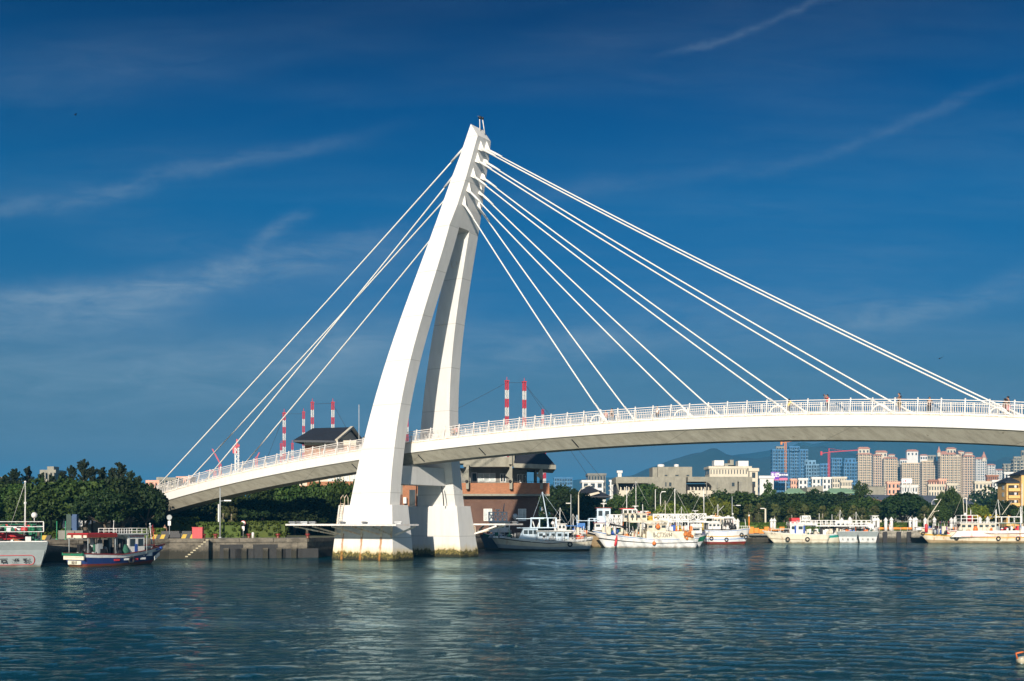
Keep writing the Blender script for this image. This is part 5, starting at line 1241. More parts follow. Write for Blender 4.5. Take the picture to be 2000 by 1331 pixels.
def hull_mesh(L, B, hs, hm, hb, bands, mats, rake=1.6, tw=.78, draft=.9, trake=.5, bow_full=2.2):
    """x from 0 (stern) to L (bow); bands: (fraction from waterline to sheer, material)"""
    N = 22; lev = [-draft, -.25] + sorted(set([0.0] + [f for f, _ in bands])) if bands[0][0] > 0 else [-draft, -.25] + [f for f, _ in bands]
    fr = [f for f, _ in bands] + [1.0]; fr = [0.0] + [f for f in fr if f > 0]
    mb = MB(); rows = []
    for i in range(N + 1):
        k = i / N
        sheer = hs * (1 - k) ** 2 + hm * 2 * k * (1 - k) + hb * k * k if False else float(np.interp(k, [0, .15, .45, .75, .9, 1], [hs, hs * .55 + hm * .45, hm, hm + (hb - hm) * .38, hm + (hb - hm) * .72, hb]))
        wd = B / 2 * (tw + (1 - tw) * min(1, k / .35) ** .7 if k < .35 else (1 - ((k - .35) / .65) ** bow_full) ** .9 + .0)
        wl = wd * (.80 if k < .5 else .80 - .55 * ((k - .5) / .5) ** 1.5)
        sec = []
        for f in [-2, -1] + fr:
            if f == -2: z, w, xo = -draft, wl * .15, -rake * .35
            elif f == -1: z, w, xo = -.15, wl * .92, -rake * .1
            else: z = sheer * f; w = wl + (wd - wl) * f ** .8; xo = rake * f
            x = k * (L - rake) + xo * k ** 3 - (trake * max(f, 0) if True else 0) * (1 - k) ** 3 * 1.0
            sec.append((x, max(w, .04), z))
        rows.append(sec)
    m = len(rows[0])
    for side in (-1, 1):
        b = len(mb.v)
        for sec in rows:
            for x, w, z in sec: mb.v.append((x, side * w, z))
        for i in range(N):
            for j in range(m - 1):
                mi = 0 if j < 2 else next(q for q in range(len(fr) - 1) if j - 2 == q) + 1
                mb.f.append([b + i * m + j, b + (i + 1) * m + j, b + (i + 1) * m + j + 1, b + i * m + j + 1]); mb.mi.append(mi); mb.sm.append(True)
    nb = (N + 1) * m
    for j in range(m - 1): mi = 0 if j < 2 else j - 1; mb.f.append([j, j + 1, nb + j + 1, nb + j]); mb.mi.append(mi); mb.sm.append(False)
    for j in range(m - 1): mi = 0 if j < 2 else j - 1; o = N * m; mb.f.append([o + j, nb + o + j, nb + o + j + 1, o + j + 1]); mb.mi.append(mi); mb.sm.append(False)
    # deck a little below the gunwale
    dk = len(mb.v)
    for sec in rows:
        x, w, z = sec[-1]; mb.v.append((x, -w + .06, z - .35)); mb.v.append((x, w - .06, z - .35))
    for i in range(N): mb.f.append([dk + 2 * i, dk + 2 * i + 1, dk + 2 * i + 3, dk + 2 * i + 2]); mb.mi.append(len(mats) - 1); mb.sm.append(False)
    me = mb.mesh('hull', mats); gun = [(s[-1][0], s[-1][1], s[-1][2]) for s in rows]
    return me, gun
class Boat:
    def __init__(s, name, label, x0, x1, Y, dr, B, hs, hm, hb, bands, bottom, rz=0.0, L=None, cap=None, group='fishing boats moored in the harbour', frame=None, **kw):
        """dr=+1 bow to the right; coordinates of fittings are photo columns and rows, turned into metres"""
        s.dr = dr; s.Y = Y
        if L is None:
            s.L = (x1 - x0) / F * Y; st = x0 if dr > 0 else x1; s.st = st
            s.t = thing(name, label, 'fishing boat', ((st - 1000) / F * Y, Y, 0), 0 if dr > 0 else math.pi, group)
            s.X = lambda x: (x - st) / F * Y * dr
            s.Z = lambda y: (HZ - y) / F * Y + EYE
        else:
            s.L = L; s.t = thing(name, label, 'fishing boat', ((x0 - 1000) / F * Y, Y, 0), rz, group); s.X = lambda x: x; s.Z = lambda z: z
        mats = [bottom] + [m_ for _, m_ in bands] + [M_DECK]
        me, s.gun = hull_mesh(s.L, B, hs, hm, hb, bands, mats, **kw); s.B = B
        s.hull = inst('hull', me, s.t)
        c = MB()
        for sd in (-1, 1):
            pts = [(x, sd * w, z + .03) for x, w, z in s.gun]
            for a, b in zip(pts[:-1], pts[1:]): c.bar(a, b, .12, .10)
        x, w, z = s.gun[0]; c.bar((x, -w, z + .03), (x, w, z + .03), .12, .1)
        c.build('gunwale', cap or M_WHT, s.t)
        s.near = 1 if (L is None and dr < 0) else -1     # local side facing the viewer
    def house(s, x0, x1, y0, y1, w, m_=M_WHT, n=3, roof=M_WHT, wy=None, slope=0, name='wheelhouse', over=.2):
        a, b = sorted((s.X(x0), s.X(x1))); z0, z1 = sorted((s.Z(y0), s.Z(y1))); mb = MB()
        fw = slope * (1 if s.dr > 0 or True else -1)
        mb.hexa([(a, -w / 2, z0), (b, -w / 2, z0), (b, w / 2, z0), (a, w / 2, z0), (a, -w / 2, z1), (b - fw, -w / 2, z1), (b - fw, w / 2, z1), (a, w / 2, z1)])
        o = mb.build(name, m_, s.t); wz0, wz1 = z0 + (z1 - z0) * .48, z0 + (z1 - z0) * .82
        for k in range(n):
            cx = a + (b - fw - a) * (k + .5) / n; ww = (b - a) / n * .30; p = MB(); p.box(cx - ww, cx + ww, -w / 2 - .03, -w / 2 + .01, wz0, wz1); p.box(cx - ww, cx + ww, w / 2 - .01, w / 2 + .03, wz0, wz1); p.build('window', M_GLASS, o)['kind'] = 'stuff'
        for k in range(2): cy = w * (k - .5) * .5; p = MB(); p.box(b - fw - .01, b - fw * .6 + .03, cy - w * .18, cy + w * .18, wz0, wz1); p.build('window', M_GLASS, o)
        if roof: p = MB(); p.box(a - over, b + over, -w / 2 - over, w / 2 + over, z1 + .003, z1 + .10); p.build('roof', roof, o)
        return o
    def canopy(s, x0, x1, y, w, m_=M_WHT, post_to=None, thick=.1, drop=0, n=2, pm=M_WHT):
        a, b = sorted((s.X(x0), s.X(x1))); z = s.Z(y); mb = MB(); mb.box(a, b, -w / 2, w / 2, z, z + thick); o = mb.build('canopy', m_, s.t)
        if drop: p = MB(); p.box(a - .02, b + .02, -w / 2 - .03, -w / 2 - .003, z - drop, z + .05); p.box(a - .02, b + .02, w / 2 + .003, w / 2 + .03, z - drop, z + .05); p.build('valance', m_, o)['kind'] = 'stuff'
        if post_to is not None:
            zb = s.Z(post_to)
            for k in range(n + 1):
                for sd in (-1, 1): p = MB(); xx = a + .1 + (b - a - .2) * k / n; p.tube([(xx, sd * (w / 2 - .12), zb), (xx, sd * (w / 2 - .12), z)], .05, 6); p.build('post', pm, o)
        return o
    def frame(s, x0, x1, y0, y1, w, n=3, rails=(0, .5, 1), m_=M_WHT, th=.09, x_brace=False, name='rail_frame'):
        a, b = sorted((s.X(x0), s.X(x1))); z0, z1 = sorted((s.Z(y0), s.Z(y1))); mb = MB()
        for k in range(n + 1):
            x = a + (b - a) * k / n
            for sd in (-1, 1): mb.bar((x, sd * w / 2, z0), (x, sd * w / 2, z1), th)
        for r in rails:
            z = z0 + (z1 - z0) * r
            for sd in (-1, 1): mb.bar((a, sd * w / 2, z), (b, sd * w / 2, z), th * .85)
            for x in (a, b): mb.bar((x, -w / 2, z), (x, w / 2, z), th * .85)
        if x_brace:
            for k in range(n):
                x, x2 = a + (b - a) * k / n, a + (b - a) * (k + 1) / n
                for sd in (-1, 1): mb.bar((x, sd * w / 2, z0), (x2, sd * w / 2, z1), th * .7); mb.bar((x2, sd * w / 2, z0), (x, sd * w / 2, z1), th * .7)
        return mb.build(name, m_, s.t)
    def mast(s, x0, y0, x1, y1, r=.07, m_=M_WHT, y=0.0, name='mast', tip=None):
        mb = MB(); a, b = (s.X(x0), y, s.Z(y0)), (s.X(x1), y, s.Z(y1)); mb.tube([a, b], [r, r * .55], 7)
        if name == 'mast' and abs(b[2] - a[2]) > 2.2:
            for e_ in (-1, 1): mb.tube([b, (a[0] + e_ * abs(b[2] - a[2]) * .55, e_ * .8, a[2])], .017, 4)
        o = mb.build(name, m_, s.t)
        if tip: p = MB(); p.ball(b, tip, 8); p.build('lamp', M_WHT, o)
        return o
    def radar(s, x, y0, w=1.0):
        p = MB(); a = s.X(x); z = s.Z(y0); p.tube([(a, 0, z - .8), (a, 0, z)], .08, 6); p.lathe([(.22, 0), (.22, .12)], 10, (a, 0, z)); p.box(a - w / 2, a + w / 2, -.07, .07, z + .14, z + .24); p.build('radar', M_WHT, s.t)
    def dome(s, x, y, r, m_=M_WHT): p = MB(); p.ball((s.X(x), 0, s.Z(y)), r, 10); p.tube([(s.X(x), 0, s.Z(y) - 2.2 * r), (s.X(x), 0, s.Z(y))], .05, 5); p.build('antenna_dome', m_, s.t)
    def side_y(s, x, y, out=.12):
        X_, Z_ = s.X(x), s.Z(y); gx_ = [g[0] for g in s.gun]; wz = float(np.interp(X_, gx_, [g[1] for g in s.gun])); sh = float(np.interp(X_, gx_, [g[2] for g in s.gun]))
        k = X_ / s.L; wl = wz * (.80 if k < .5 else .80 - .55 * ((k - .5) / .5) ** 1.5); f = min(1, max(0, Z_ / sh)); return s.near * (wl + (wz - wl) * f ** .8 + out)
    def tyre(s, x, y, r=.42, hub=None):
        yy = s.side_y(x, y, .10); p = MB(); p.torus((0, 0, 0), r, r * .36, 'y', 14, 7); o = p.build('tyre', M_TYRE, loc=(s.X(x), yy, s.Z(y)))
        o.parent = None; M_ = Matrix.Translation(s.t.location) @ s.t.rotation_euler.to_matrix().to_4x4(); w_ = M_ @ Vector((s.X(x), yy, s.Z(y))); o.location = w_; o.rotation_euler = s.t.rotation_euler
        return o
    def world(s, x, yy, y): return Matrix.Translation(s.t.location) @ s.t.rotation_euler.to_matrix().to_4x4() @ Vector((s.X(x), yy, s.Z(y)))
    def gear(s, x0, x1, yb, h, w, label, cols, seed=1, n=26):
        """fishing gear heaped on deck: boxes, drums, coils and net piles, too many and small to pick apart"""
        rr = random.Random(seed); mb = MB(); a, b = sorted((s.X(x0), s.X(x1))); z = s.Z(yb)
        for k in range(n):
            cx, cy = rr.uniform(a, b), rr.uniform(-w / 2, w / 2); q = rr.random(); mi = rr.randrange(len(cols)); hh = h * rr.uniform(.25, 1)
            if q < .35: e = rr.uniform(.15, .4); mb.box(cx - e, cx + e, cy - e * .7, cy + e * .7, z, z + hh, mi)
            elif q < .6: mb.lathe([(.24, 0), (.26, hh * .5), (.24, hh)], 8, (cx, cy, z), mi)
            elif q < .8: mb.lathe([(.5, 0), (.42, hh * .4), (.15, hh * .75)], 9, (cx, cy, z), mi)
            elif q < .9: mb.ball((cx, cy, z + hh * .6), .22, 8, mi)
            else: mb.tube([(cx, cy, z), (cx + rr.uniform(-.5, .5), cy, z + h * 1.5)], .04, 5, mi)
        o = mb.build('fishing_gear', cols, kind='stuff'); o.location = s.t.location; o.rotation_euler = s.t.rotation_euler; o['label'] = label; o['category'] = 'fishing gear'; return o
GT = 'tyre fenders hung along the boats'
CL = [M_WHT, M_NETG, M_BLACK, M_FLOAT, M_BLU, M_GREY, M_CREAM]
# 1 grey stern at far left, name painted in a red rounded frame
b = Boat('fishing_boat', 'big grey fishing boat stern with three black characters in a red frame at far left', 30, 0, 112.5, 1, 6.2, 2.55, 2.2, 3.2, [(0, H_GREY), (.48, H_GREY), (.55, H_GREY)], H_GREY, rz=R(113), L=17, tw=.93, trake=1.1, group=None)
fr = MB(); zc = .72
def rrect(cx, cz, w, h_, r, n=6):
    out = []
    for qx, qz, a0 in ((1, 1, 0), (-1, 1, 90), (-1, -1, 180), (1, -1, 270)):
        for k in range(n + 1): a = R(a0 + 90 * k / n); out.append((cx + qx * (w / 2 - r) + r * math.cos(a), cz + qz * (h_ / 2 - r) + r * math.sin(a)))
    return out
def transom_pt(y, z, out=.03): return (-1.1 * (z / 2.55) - out, y, z)
pts = rrect(0, zc, 3.5, .95, .38)
for a_, c_ in zip(pts, pts[1:] + pts[:1]): fr.bar(transom_pt(a_[0], a_[1]), transom_pt(c_[0], c_[1]), .06, .05)
fr.build('name_frame', M_RED, b.t)
for ch, yy_ in (('合', 1.05), ('發', 0), ('號', -1.05)):
    lettering(ch, .72, M_BPRINT, b.t, (transom_pt(yy_, zc, .06)), (R(90) + .0, R(-0), R(-90)), bold=.02)
sh = MB(); sh.hexa([(-.42, -2.75, 1.28), (-.42, 2.75, 1.28), (-.2, 2.75, 1.28), (-.2, -2.75, 1.28), (-1.30, -3.0, 2.5), (-1.30, 3.0, 2.5), (-1.0, 3.0, 2.5), (-1.0, -3.0, 2.5)]); sh.build('stern_panel', H_GREY, b.t)
b.frame(-.4, 5, 3.55, 4.55, 5.2, 4, (0, .5, 1), x_brace=True, th=.07); b.frame(-.2, 4.8, 2.5, 3.55, 4.8, 4, (1,), m_=H_GREEN)
mb = MB(); mb.add([(1, 3.0, 2.6), (1, -1.2, 2.9), (4, -1.6, 3.0), (4, 3.0, 2.8), (1.5, 1.6, 3.6), (3.6, 1.6, 3.7)], [(0, 1, 4), (1, 2, 5, 4), (2, 3, 5), (3, 0, 4, 5)]); mb.build('tarpaulin_cover', M_TARP, b.t)
b.mast(2, 3.2, 2, 8.6, .07, y=-.9, tip=.12); b.mast(2, 6.4, 2.6, 6.45, .05, y=-.9, name='spreader', tip=.16)
p = MB(); p.ball((2.4, -1.75, 5.2), .32, 10); p.tube([(2.4, -1.75, 4.5), (2.4, -1.75, 5.2)], .05, 5); p.build('antenna_dome', M_WHT, b.t)
b.house(6, 10, 2.2, 4.2, 3.6, H_GREEN, 3, H_GREEN); b.gear(-.6, 5, 2.2, .9, 4.6, 'ropes, crates and floats heaped behind the grey boat stern at far left', [M_WOODB, M_BLACK, M_BLACK, M_NETG, M_WHT], 3, 60)
b.gear(-.2, 5, 3.6, .7, 4.6, 'green lamps, flags and bottles hung on the rails of the grey boat', [M_NETG, M_GRN, M_BLACK, M_RED, M_WHT], 4, 60)
# 2 blue and white boat
b = Boat('fishing_boat', 'small blue, white and red fishing boat with red fringed canopy beside the left quay', 150, 0, 113.5, 1, 3.7, 1.35, 1.15, 2.05, [(0, H_REDB), (.22, H_BLUE), (.72, H_WHITE)], H_REDB, rz=R(58), L=11.2, cap=H_REDB, group=None, rake=1.9)
b.near = -1
sh = MB(); sh.box(-.42, -.30, -1.55, 1.55, .72, 1.12); sh.build('stern_board', H_CREAM, b.t); sh = MB(); sh.box(-.30, -.22, -1.0, 1.0, .22, .62); sh.build('name_plate', H_CREAM, b.t)
sh = MB(); sh.box(-.56, -.38, -1.6, 1.6, 1.14, 1.42); sh.build('stern_rail', H_GREEN, b.t)
lettering('0018', .42, M_BPRINT, b.t, (-.32, 0, .42), (R(90), 0, R(-90)))
b.canopy(.1, 3.6, 3.25, 3.2, M_TARP, 1.2, .14, .0, 1, M_GREY); v_ = MB()
v_.box(.05, 3.62, -1.66, -1.60, 2.95, 3.30); v_.box(.02, .08, -1.6, 1.6, 2.95, 3.30); v_.build('canopy_fringe', H_REDB, b.t)
for k, (y0_, y1_) in enumerate(((-1.55, -1.05), (-.75, .55), (.9, 1.5))): v_ = MB(); v_.box(-.03, .015, y0_, y1_, 2.92, 3.18); v_.build('white_patch', H_CREAM, b.t)
b.canopy(3.7, 7.7, 3.2, 3.0, M_GREY, 1.2, .1, 0, 1, M_GREY); b.gear(1.2, 5.2, 1.0, 1.9, 2.2, 'dark shapes added as shade under the canopy of the blue boat', [M_BLACK, M_BLACK, M_NETG, M_GREY], 77, 34); b.frame(3.7, 7.6, 3.3, 3.85, 2.8, 6, (0, .5, 1), th=.05)  # black heap added to darken the space beneath the canopy like shade
b.house(5.4, 7.5, .9, 3.15, 2.3, M_WHT, 2, M_WHT); o_ = MB(); o_.box(6.2, 6.55, -1.19, -1.16, 1.3, 2.2); o_.build('cabin_door', M_BLU, b.t); o_ = MB(); o_.box(5.6, 7.4, -1.18, -1.155, 2.98, 3.08); o_.build('red_trim', M_RED, b.t); b.house(7.5, 8.7, .9, 2.0, 1.9, M_WHT, 1, H_REDB, name='fore_house')
b.mast(9.5, 1.4, 9.2, 4.3, .09, tip=.10); b.mast(9.8, 1.4, 9.55, 4.2, .05, M_RED); b.mast(4.4, 3.2, 4.5, 4.6, .04, tip=.07); b.mast(9.1, 3.95, 9.5, 4.1, .06, name='spreader')
for xx in (3.5, 6.0): o_ = MB(); yy = b.side_y(xx, .62, .03); o_.box(xx - .35, xx + .35, yy - .02, yy + .02, .52, .72); o_.build('red_mark', M_RED, b.t)
for xx in (4.8, 7.2): o_ = MB(); yy = b.side_y(xx, .66, .03); o_.box(xx - .35, xx + .35, yy - .02, yy + .02, .56, .76); o_.build('white_mark', H_WHITE, b.t)
o_ = MB(); yy = b.side_y(9.6, 1.0, .12); o_.bar((9.0, yy - .25, .62), (10.4, yy + .6, 1.10), .05, .42); o_.build('bow_plate', H_WHITE, b.t)
b.gear(.4, 4, 1.0, .6, 2.4, 'buckets, nets and an engine cover on the open stern of the blue boat', [M_BLACK, M_GREY, M_WHT, M_FLOAT, M_BLU], 5, 26); b.gear(8.8, 10.2, 1.5, .5, 1.0, 'orange and white floats and blue cloth on the bow of the blue boat', [M_FLOAT, M_WHT, M_BLU, M_BLACK], 6, 18)
o = b.tyre(5.4, .55, .30); tag(o, 'old tyre and rope fender on the blue boat at left', 'tyre', GT)
# 3 slate hull right of pier
b = Boat('fishing_boat', 'slate grey hulled boat half hidden behind the back pier, with white radar lattice', 934, 1012, 181, -1, 4, 2.2, 1.9, 2.9, [(0, H_SLATE), (.80, H_SLATE), (.86, H_GREEN)], H_BLACK, rake=1.2)
b.frame(955, 990, 1001, 1018, 2.4, 4, (0, 1), x_brace=True, th=.16); b.radar(972, 998); b.house(956, 996, 1020, 1040, 3, M_WHT, 4); b.mast(983, 1002, 985, 984, .1, M_GREY); b.dome(1006, 1009, .45)
b.gear(940, 1000, 1044, 1.0, 2.6, 'clutter of rails and ropes on the slate grey boat', CL, 7, 30)
# 4 dark and white boat
b = Boat('fishing_boat', 'weathered white and black fishing boat with blue-white wheelhouse, bow toward the pier', 955, 1150, 173.5, -1, 4.4, 1.95, 1.35, 2.55, [(0, H_BLACK), (.16, H_GREY), (.42, H_CREAM), (.80, H_BLACK), (.88, H_WHITE)], H_BLACK, rake=1.8)
b.house(1012, 1050, 1054, 1032, 3.0, H_LBLUE, 3, H_LBLUE, slope=.8); b.house(1050, 1110, 1056, 1039, 2.8, H_LBLUE, 5, M_WHT, name='aft_house'); b.canopy(1047, 1120, 1038, 3.6, M_WHT, 1056, .1, 0, 4, M_GREY)
b.frame(1036, 1142, 1058, 1050, 4.0, 14, (0, .5, 1), th=.05); b.frame(1037, 1086, 1031, 1012, 2.6, 3, (0, 1), H_LBLUE, th=.14, x_brace=False); b.mast(1072, 1030, 1059, 961, .10, H_LBLUE); b.mast(1050, 1030, 1056, 1013, .12); b.mast(1044, 1030, 1038, 1012, .12, y=.5)
b.canopy(1008, 1062, 1014, 3.0, H_LBLUE, None, .08)
b.dome(1080, 1022, .3); b.gear(960, 1012, 1051, .9, 2.6, 'dark nets and posts on the foredeck of the black and white boat', [M_BLACK, M_GREY, M_NETG, M_WHT], 8, 34); b.gear(1060, 1146, 1057, 1.3, 3.0, 'orange ropes, red gear and traps on the aft deck of the black and white boat', [M_BLACK, M_FLOAT, M_RED, M_GREY, M_WHT, M_NETG], 9, 60)
o = b.tyre(1112, 1063, .30); tag(o, 'tyre on the stern quarter of the black and white boat', 'tyre', GT)
# 5 brown hull with pale blue wheelhouse
b = Boat('fishing_boat', 'rust brown hulled boat with tall pale blue wheelhouse behind the long white boat', 1140, 1212, 196, -1, 4.2, 2.2, 1.9, 2.9, [(0, H_BROWN), (.5, H_BROWN), (.85, H_BLACK)], H_BROWN, rake=1.4)
b.house(1165, 1191, 1022, 993, 2.6, H_LBLUE, 2, H_REDB); b.radar(1179, 986); b.frame(1150, 1172, 1036, 1013, 2.6, 2, (1,), H_LBLUE, th=.12); b.canopy(1126, 1170, 1018, 2.6, H_LBLUE, 1034, .1, 0, 2, H_LBLUE); b.mast(1127, 1040, 1127, 1006, .12, H_LBLUE); b.house(1160, 1200, 1036, 1022, 3.2, M_WHT, 3, H_REDB, name='lower_house')
mb = MB(); mb.box(b.X(1142), b.X(1126), -1.2, 1.2, b.Z(1034), b.Z(1022)); mb.build('tarpaulin_cover', M_BTARP, b.t)
# 6 long white boat with registration
b = Boat('fishing_boat', 'long white fishing boat with black registration letters and orange nets, bow to the left', 1157, 1356, 190, -1, 4.6, 1.75, 1.45, 2.95, [(0, H_WHITE), (.52, H_BLACK), (.60, H_WHITE), (.93, H_STB)], H_REDB, rake=2.2)
bw = MB(); bw.box(b.X(1352), b.X(1260), -2.12, 2.12, b.Z(1054), b.Z(1038)); bw.build('bulwark', H_CREAM, b.t)
lettering('B-CT35694', 1.15, M_BPRINT, b.t, (b.X(1291), 2.15, b.Z(1045.5)), (R(90), 0, R(180)), width=36 / F * 190)
b.house(1262, 1300, 1038, 1024, 3.0, M_CREAM, 3, M_CREAM); b.canopy(1226, 1302, 1021, 3.8, M_CREAM, 1040, .35, 0, 3); b.house(1216, 1262, 1019, 1004, 2.8, M_CREAM, 4, M_CREAM, name='upper_house')
b.frame(1216, 1242, 1018, 996, 2.6, 3, (.45, 1), th=.2); b.canopy(1210, 1236, 995, 2.6, M_RED, None, .15); b.mast(1240, 1017, 1240, 990, .1); b.mast(1233, 1018, 1240, 992, .14, y=.6); b.mast(1249, 1018, 1240, 992, .14, y=.6); b.radar(1241, 991)
b.frame(1274, 1340, 1016, 1005, 3.2, 3, (0, 1), th=.22, x_brace=True); b.frame(1302, 1341, 1036, 1005, 3.4, 2, (.55,), th=.2); b.mast(1318, 1035, 1318, 955, .13); b.mast(1242, 990, 1242, 940, .08)
b.frame(1186, 1213, 1030, 1006, 2.4, 3, (0, .5, 1), th=.16, x_brace=True); b.mast(1190, 1024, 1233, 1032, .16, M_BLACK, y=1.4, name='boom'); b.mast(1233, 1032, 1225, 1044, .14, M_BLACK, y=1.4, name='boom'); b.mast(1249, 1054, 1250, 1020, .22, M_CREAM, y=1.2)
b.gear(1178, 1216, 1044, 1.5, 2.8, 'crates and rails on the foredeck of the long white boat', CL + [M_CREAM], 10, 50); b.gear(1216, 1258, 1052, 1.5, 2.8, 'green and orange nets amidships on the long white boat', [M_NETG, M_NETO, M_CREAM, M_WHT], 11, 44)
b.gear(1300, 1350, 1037, 1.0, 3.2, 'baskets and floats on the after deck of the long white boat', CL + [M_YEL, M_FLOAT], 12, 60); b.gear(1262, 1285, 1018, 1.0, 2.0, 'yellow covers on the wheelhouse top of the long white boat', [M_YEL, M_CREAM, M_YEL], 13, 20)
nt = MB(); rr = random.Random(3)
for k in range(26): nt.ball((b.X(1340) + rr.uniform(-.7, .7), 2.25 + rr.uniform(-.15, .25), b.Z(1043) + rr.uniform(-.8, .5)), rr.uniform(.12, .28), 7)
o = nt.build('net_heap', M_NETO, kind='stuff'); o.location = b.t.location; o.rotation_euler = b.t.rotation_euler; o['label'] = 'orange net hung over the side of the long white boat'; o['category'] = 'fishing net'
def floaty(bt, x, y, r, label, m_=M_FLOAT, cat='float', yy=None):
    mb = MB(); mb.ball((0, 0, 0), r, 12); mb.torus((0, 0, r * 1.05), r * .18, r * .07, 'y', 8, 5); mb.bar((0, 0, r), (0, -.02, r * 2.4), .04)
    o = mb.build('mooring_float', m_); o.location = bt.world(x, bt.side_y(x, y, r) if yy is None else yy, y); return tag(o, label, cat, 'round orange floats')
floaty(b, 1274, 1061, .32, 'orange float hung low on the side of the long white boat'); floaty(b, 1282, 1029, .38, 'orange float lying by the wheelhouse of the long white boat', yy=2.0)
p = MB(); p.tube([(0, 0, -.75), (.25, 0, .55)], [.2, .2], 10); p.tube([(.25, 0, .55), (.3, -.1, 1.1)], .12, 6); o = p.build('fender', M_RED); o.location = b.world(1200, b.side_y(1200, 1058, .25), 1058); tag(o, 'dark red tube fender near the bow of the long white boat', 'fender')
# 7 boat behind with green bow
b = Boat('fishing_boat', 'white boat with dark green bow panel, moored behind the long white boat', 1286, 1384, 195, 1, 4.2, 1.5, 1.5, 2.55, [(0, H_WHITE), (.42, H_GREEN), (.80, H_WHITE)], H_REDB, rake=1.6)
b.house(1346, 1371, 1029, 1017, 2.8, M_WHT, 4, M_WHT); b.canopy(1343, 1402, 1021, 3.6, M_WHT, None, .25); b.frame(1345, 1376, 1017, 1004, 2.6, 2, (0, 1), th=.18, x_brace=True); b.radar(1358, 1000); b.mast(1375, 1004, 1374, 955, .09); b.mast(1370, 1036, 1370, 1020, .2, M_YEL, y=-1.4)
b.house(1346, 1368, 1042, 1030, 3.0, M_WHT, 1, M_WHT, name='engine_house'); lettering('慶漁滿興', .55, M_NAVY, b.t, (b.X(1366), b.side_y(1366, 1043, .08), b.Z(1043)), (R(90), 0, 0), width=20 / F * 195)
b.gear(1300, 1345, 1046, 1.2, 2.6, 'dark traps and orange cloth on the boat with the green bow', CL, 14, 40)
# 8 white boat with yellow and blue stripes, bow right
b = Boat('fishing_boat', 'white boat with red bottom, yellow and blue stripes and four tyres, bow to the right', 1379, 1465, 217, 1, 4.4, 2.75, 2.65, 3.15, [(0, H_REDB), (.20, H_WHITE), (.36, H_STB), (.41, H_WHITE), (.55, H_YEL), (.61, H_WHITE), (.95, H_STB)], H_REDB, rake=1.0, tw=.9)
for x, y in ((1386, 1052), (1415, 1054), (1446, 1045), (1455.5, 1049)): o = b.tyre(x, y, .30); tag(o, {1386: 'tyre nearest the stern of the striped white boat', 1415: 'tyre amidships on the striped white boat', 1446: 'upper tyre near the bow of the striped white boat', 1455.5: 'lower tyre near the bow of the striped white boat'}[x], 'tyre', GT)
b.canopy(1368, 1430, 1013, 3.6, M_WHT, 1034, .3, 0, 3); b.house(1381, 1404, 1034, 1022, 3.0, M_WHT, 3, M_WHT); b.gear(1398, 1432, 1034, 1.4, 3.0, 'dark clothing and gear under the canopy of the striped white boat', [M_BLACK, M_BLACK, M_NETG, M_WHT, M_RED], 15, 50); b.gear(1380, 1428, 1012, .6, 2.4, 'white boxes on the canopy of the striped white boat', [M_WHT, M_CREAM, M_ORG], 16, 30)
b.mast(1457, 1033, 1455, 1014, .09); b.frame(1428, 1462, 1034, 1028, 2.0, 3, (1,), th=.07)
# 9 cream boat
b = Boat('fishing_boat', 'cream fishing boat with square white cabin and two tyres, bow to the left', 1489, 1612, 229, -1, 4.2, 1.75, 1.75, 2.5, [(0, H_CREAM), (.36, H_BROWN), (.42, H_CREAM), (.94, H_CREAM)], H_BROWN, rake=2.4)
b.house(1540, 1567, 1043, 1025, 2.8, M_WHT, 2, M_WHT); b.frame(1540, 1590, 1026, 1020, 2.8, 6, (0, .5, 1), th=.12); b.canopy(1540, 1592, 1026, 3.0, M_WHT, None, .2); b.canopy(1503, 1540, 1034, 2.6, M_WHT, 1042, .1, 0, 2)
for x, y in ((1535, 1053.5), (1572, 1053.5)): o = b.tyre(x, y, .36); tag(o, 'left tyre on the cream boat' if x < 1550 else 'right tyre on the cream boat below its cabin', 'tyre', GT)
b.gear(1568, 1608, 1044, 1.2, 2.6, 'fenders and cloths hung on the stern half of the cream boat', [M_WHT, M_CREAM, M_BLACK, M_NETG], 17, 46); b.mast(1585, 1030, 1583, 1010, .1); b.gear(1505, 1540, 1042, .8, 2.0, 'dark nets on the foredeck of the cream boat', [M_BLACK, M_GREY], 18, 18)
for x in (1550, 1567): mb = MB(); mb.box(b.X(x) - .18, b.X(x) + .18, 1.41, 1.47, b.Z(1042), b.Z(1027)); mb.build('blue_trim', M_BLU, b.t)
b = Boat('fishing_boat', 'low cream boat with teal stern corner, right behind the cream boat with the cabin', 1590, 1652, 231, 1, 4, 1.8, 1.7, 2.2, [(0, H_CREAM), (.3, H_CREAM), (.62, H_TEAL), (.9, H_WHITE)], H_BROWN, rake=1.2)
b.frame(1560, 1697, 1027, 1017, 2.6, 14, (0, .5, 1), th=.15); b.canopy(1558, 1698, 1028.5, 3.0, M_WHT, None, .15); b.frame(1565, 1580, 1016, 1008, 1.6, 2, (0, 1), th=.16, x_brace=True); b.gear(1600, 1650, 1044, 1.3, 2.6, 'white sheets and poles on the low cream boat', [M_WHT, M_CREAM, M_BLACK], 19, 40)
for x in (1592, 1620, 1645, 1690): b.mast(x, 1044, x, 1027, .09)
b.mast(1600, 1018, 1600, 1003, .07); b.mast(1625, 1018, 1625, 1005, .07)
